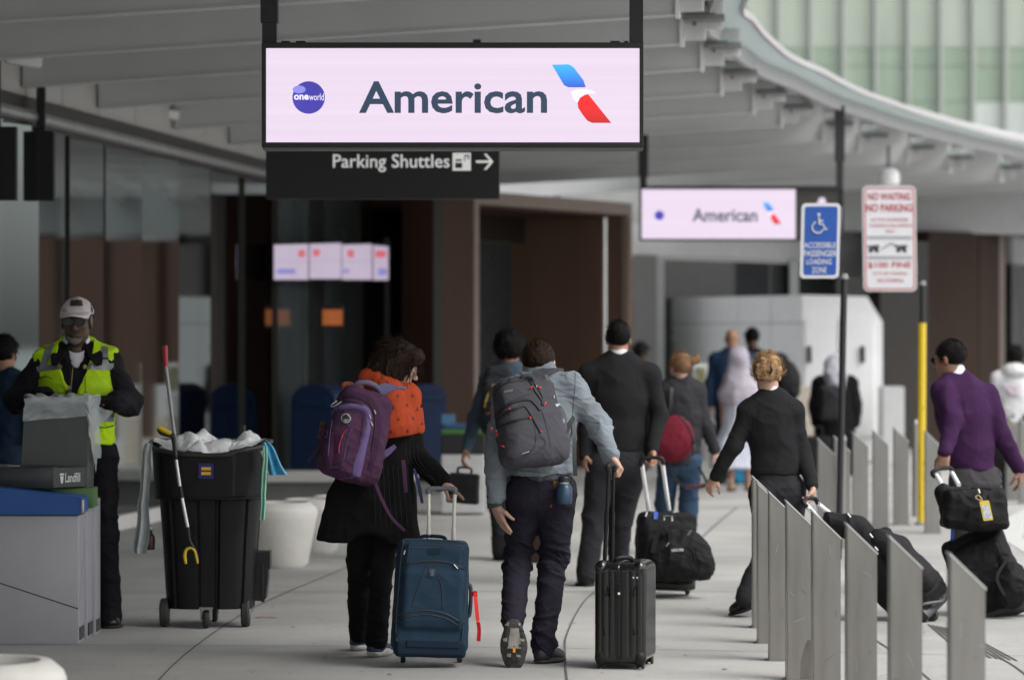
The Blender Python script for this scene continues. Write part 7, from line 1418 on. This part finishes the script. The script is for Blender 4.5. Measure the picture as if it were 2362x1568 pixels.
# ---------- far group by the booth ----------
def stand(px,ytop,Z,Ht,yaw=0,lean=0,wd=1.,arms=0,step=.12):
    """joint set for a figure Ht tall whose crown is at pixel (px,ytop)"""
    c=V((px-CX)*Z/FP,Z,0); f=V(math.sin(yaw),math.cos(yaw),0); r=V(f.y,-f.x,0)*wd; q=Ht/1.75; L=lambda z,a,fo=0:c+r*a*q+f*fo*q+V(0,0,z*q)
    J=dict(neck=L(1.475,0,lean*.8),sl=L(1.40,-.18,lean*.7),sr=L(1.40,.18,lean*.7),el=L(1.12,-.235,lean*.4+arms*.05),er=L(1.12,.235,lean*.4+arms*.05),wl=L(.88+arms*.22,-.235+arms*.1,arms*.22),wr=L(.88+arms*.22,.235-arms*.1,arms*.22),hl=L(.90,-.095),hr=L(.90,.095),kl=L(.49,-.10,.04),kr=L(.49,.10,step*.6),al=L(.09,-.10,-step),ar=L(.09,.10,step))
    return J,frame(L(1.475,0,lean)+V(0,0,.155*q),f*1.-V(0,0,.12+lean),V(0,0,1)+f*(.12+lean)),f,q
J,hf,f,q=stand(1688,757,42.,1.84,.1,.0,1.05)
NAV=cloth('jacket_navy',(.018,.038,.080),.8); DRK=cloth('trousers_black_far',(.012,.013,.016),.85)
person_generic('man with a shaved head and navy blue jacket near the white booth',J,f,SK_M,hf,NAV,DRK,None,h=.014,seed=91,top_prof=[(-.15,.21),(.3,.20),(.62,.21),(.8,.18),(.96,.10)])
J,hf,f,q=stand(1752,757,42.6,1.84,-.35,.22,1.)
person_generic('man in a black jacket leaning forward near the white booth',J,f,SK_D,hf,cloth('jacket_black_far',(.012,.012,.013),.8),cloth('jeans_far',(.03,.045,.08),.8),HAIRK,h=.014,seed=93,hair_grow=.0)
bp=thing('backpack','large black backpack on the leaning man near the white booth','backpack',P(1815,880,42.2)); s=S(.014); s.ell(P(1815,885,42.3),(.17,.16,.26),.05); s.ell(P(1795,845,42.4),(.14,.14,.16),.08); obj('main_compartment',s.mesh(wr(.02,(6,6,6),94)),NY,bp,smooth=True)
# lavender veiled girl
J,hf,f,q=stand(1706,800,40.,1.60,.2,0,.9)
LAV=cloth('veil_lavender',(.42,.38,.44),.8); WDR=cloth('dress_pale',(.52,.54,.62),.8)
root,body=build('person','girl in a lavender head scarf and long pale dress near the white booth',J,f,SK_M,hf,h=.014,k=.9,face=0)
s=S(.014); s.ell(hf.w(0,-.01,.02),(.105,.12,.125),.03); pel=(J['hl']+J['hr'])/2; s.cap(J['neck'],pel+V(0,0,.28),.13,.235,.06,n=f,fl=.75); s.cut(pel+V(0,0,.16),(0,0,-1)); s.ell(hf.w(0,.11,-.01),(.05,.05,.075),.01,hf,op='s'); obj('head_scarf',s.mesh(wr(.03,(5,5,3),95,1.5)),LAV,root,smooth=True)
s=S(.014); s.cap(pel+V(0,0,.35),pel,.15,.17,.05,n=f,fl=.8); s.cap(pel,V(pel.x-.08,pel.y,.28),.17,.25,.05,n=f,fl=.7); s.cut((0,0,.26),(0,0,-1)); obj('dress',s.mesh(wr(.03,(8,8,1.5),96,1.5)),WDR,root,smooth=True); simple_shoes(root,J,(f,f),.9,m=mat('sandal_tan',(.2,.11,.06),.6),h=.014)
ch=thing('bag','turquoise carrier bag standing on the pavement beside the far group','bag',G(1712,1114)+V(.15,0,0)); s=S(.014); s.box(P(1716,1085,41.),(.13,.09,.15),.03); obj('bag_body',s.mesh(wr(.02,(9,9,9),3)),cloth('bag_turquoise',(.02,.16,.27),.6),ch,smooth=True)
# hooded figure with the grey scarf
J,hf,f,q=stand(1926,832,41.5,1.48,0,0,1.1)
root,body=build('person','person in a black coat and patterned head scarf behind the black pole',J,f,SK_M,hf,h=.014,k=.9,face=0); pel=(J['hl']+J['hr'])/2
BKC=cloth('coat_black_far',(.007,.007,.008),.9)
s=S(.014); torso(s,J,f,[(-.4,.22),(.3,.21),(.62,.20),(.96,.10)],fl=.8,sh=.09,arms=(.10,.09,.09,.07)); s.cap(pel,V(pel.x,pel.y,.2),.21,.24,.05,n=f,fl=.8); s.cut((0,0,.12),(0,0,-1)); obj('coat',s.mesh(wr(.02,(6,6,4),97)),BKC,root,smooth=True)
s=S(.014); s.ell(hf.w(0,-.01,.02),(.115,.125,.13),.03); s.cap(hf.w(0,-.05,-.08),J['neck']-V(0,0,.09),.12,.16,.05,n=f,fl=.9); obj('head_scarf',s.mesh(wr(.03,(7,7,5),98,1.5)),cloth('scarf_pattern',(.38,.37,.42),.85,var=.55,vs=25),root,smooth=True)
s=S(.014); s.box(P(1915,930,41.15),(.12,.08,.20),.05); bp=thing('backpack','dark grey backpack on the person with the patterned head scarf','backpack',P(1915,930,41.1)); obj('main_compartment',s.mesh(wr(.02,(7,7,7),4)),NYG,bp,smooth=True)
sc2=thing('suitcase','small black suitcase on the ground beside the person with the patterned head scarf','suitcase',P(1886,1010,41)+V(0,0,0)); s=S(.014); s.box((P(1884,0,41.2).x,41.2,.32),(.16,.12,.27),.04); obj('case_body',s.mesh(),NY,sc2,smooth=True); obj('handle',tube([P(1880,1005,41.2),P(1880,985,41.2),P(1896,985,41.2),P(1896,1005,41.2)],.012,6,3),BLACK,sc2)
# white hoodie at the right edge
J,hf,f,q=stand(2340,814,38.8,1.62,0,.0,1.05); WHD=cloth('hoodie_white',(.62,.61,.62),.85)
root,tp=person_generic('person in a white hoodie cut off by the right edge of the photo',J,f,SK_M,hf,WHD,DRK,HAIRK,h=.012,k=.95,seed=101,hair_grow=.012,topname='hoodie')
s=S(.012); s.ell(J['neck']+V(0,-.06,.0),(.15,.10,.09),.03); obj('hood',s.mesh(wr(.02,(8,8,8),5)),WHD,root,smooth=True); b=bvh(tp)
vf=decal(b,((2325,890),(2352,890),(2352,912),(2325,912)),6,6,.01); obj('print_mark',vf,mat('print_pink',(.50,.42,.47),.7,var=.4,vs=20),root) if vf[1] else None
bk=thing('bag','black bag held by the person in the white hoodie at the right edge','bag',P(2315,1040,38.3)); s=S(.012); s.ell(P(2322,1045,38.4),(.20,.12,.21),.04); obj('bag_body',s.mesh(wr(.02,(7,7,7),6)),NY,bk,smooth=True)
# capped officer far behind
J,hf,f,q=stand(1478,797,47.,1.62,3.14,0,.95); root,tp=person_generic('person in a dark peaked cap behind the man in the black sweater',J,f,SK_D,hf,BKC,DRK,None,h=.014,k=.95,seed=103,face=1,topname='coat')
s=S(.012); s.ell(hf.w(0,0,.085),(.14,.14,.045),.01,hf); s.cap(hf.w(0,0,.04),hf.w(0,0,.075),.098,.105,.01); s.ell(hf.w(0,.10,.045),(.08,.06,.012),.01,hf); obj('peaked_cap',s.mesh(),BLACKM,root,smooth=True)
# person behind the worker at the left edge
J,hf,f,q=stand(12,768,25.6,1.72,.5,0,1.1); person_generic('person in a dark blue jacket and jeans behind the worker at the left edge',J,f,SK_M,hf,cloth('jacket_dark_blue',(.012,.028,.055),.8),cloth('jeans_left',(.03,.05,.085),.85),HAIRK,h=.011,seed=105,hair_grow=.006,hem=(J['hl']+J['hr'])/2-V(0,0,.08))
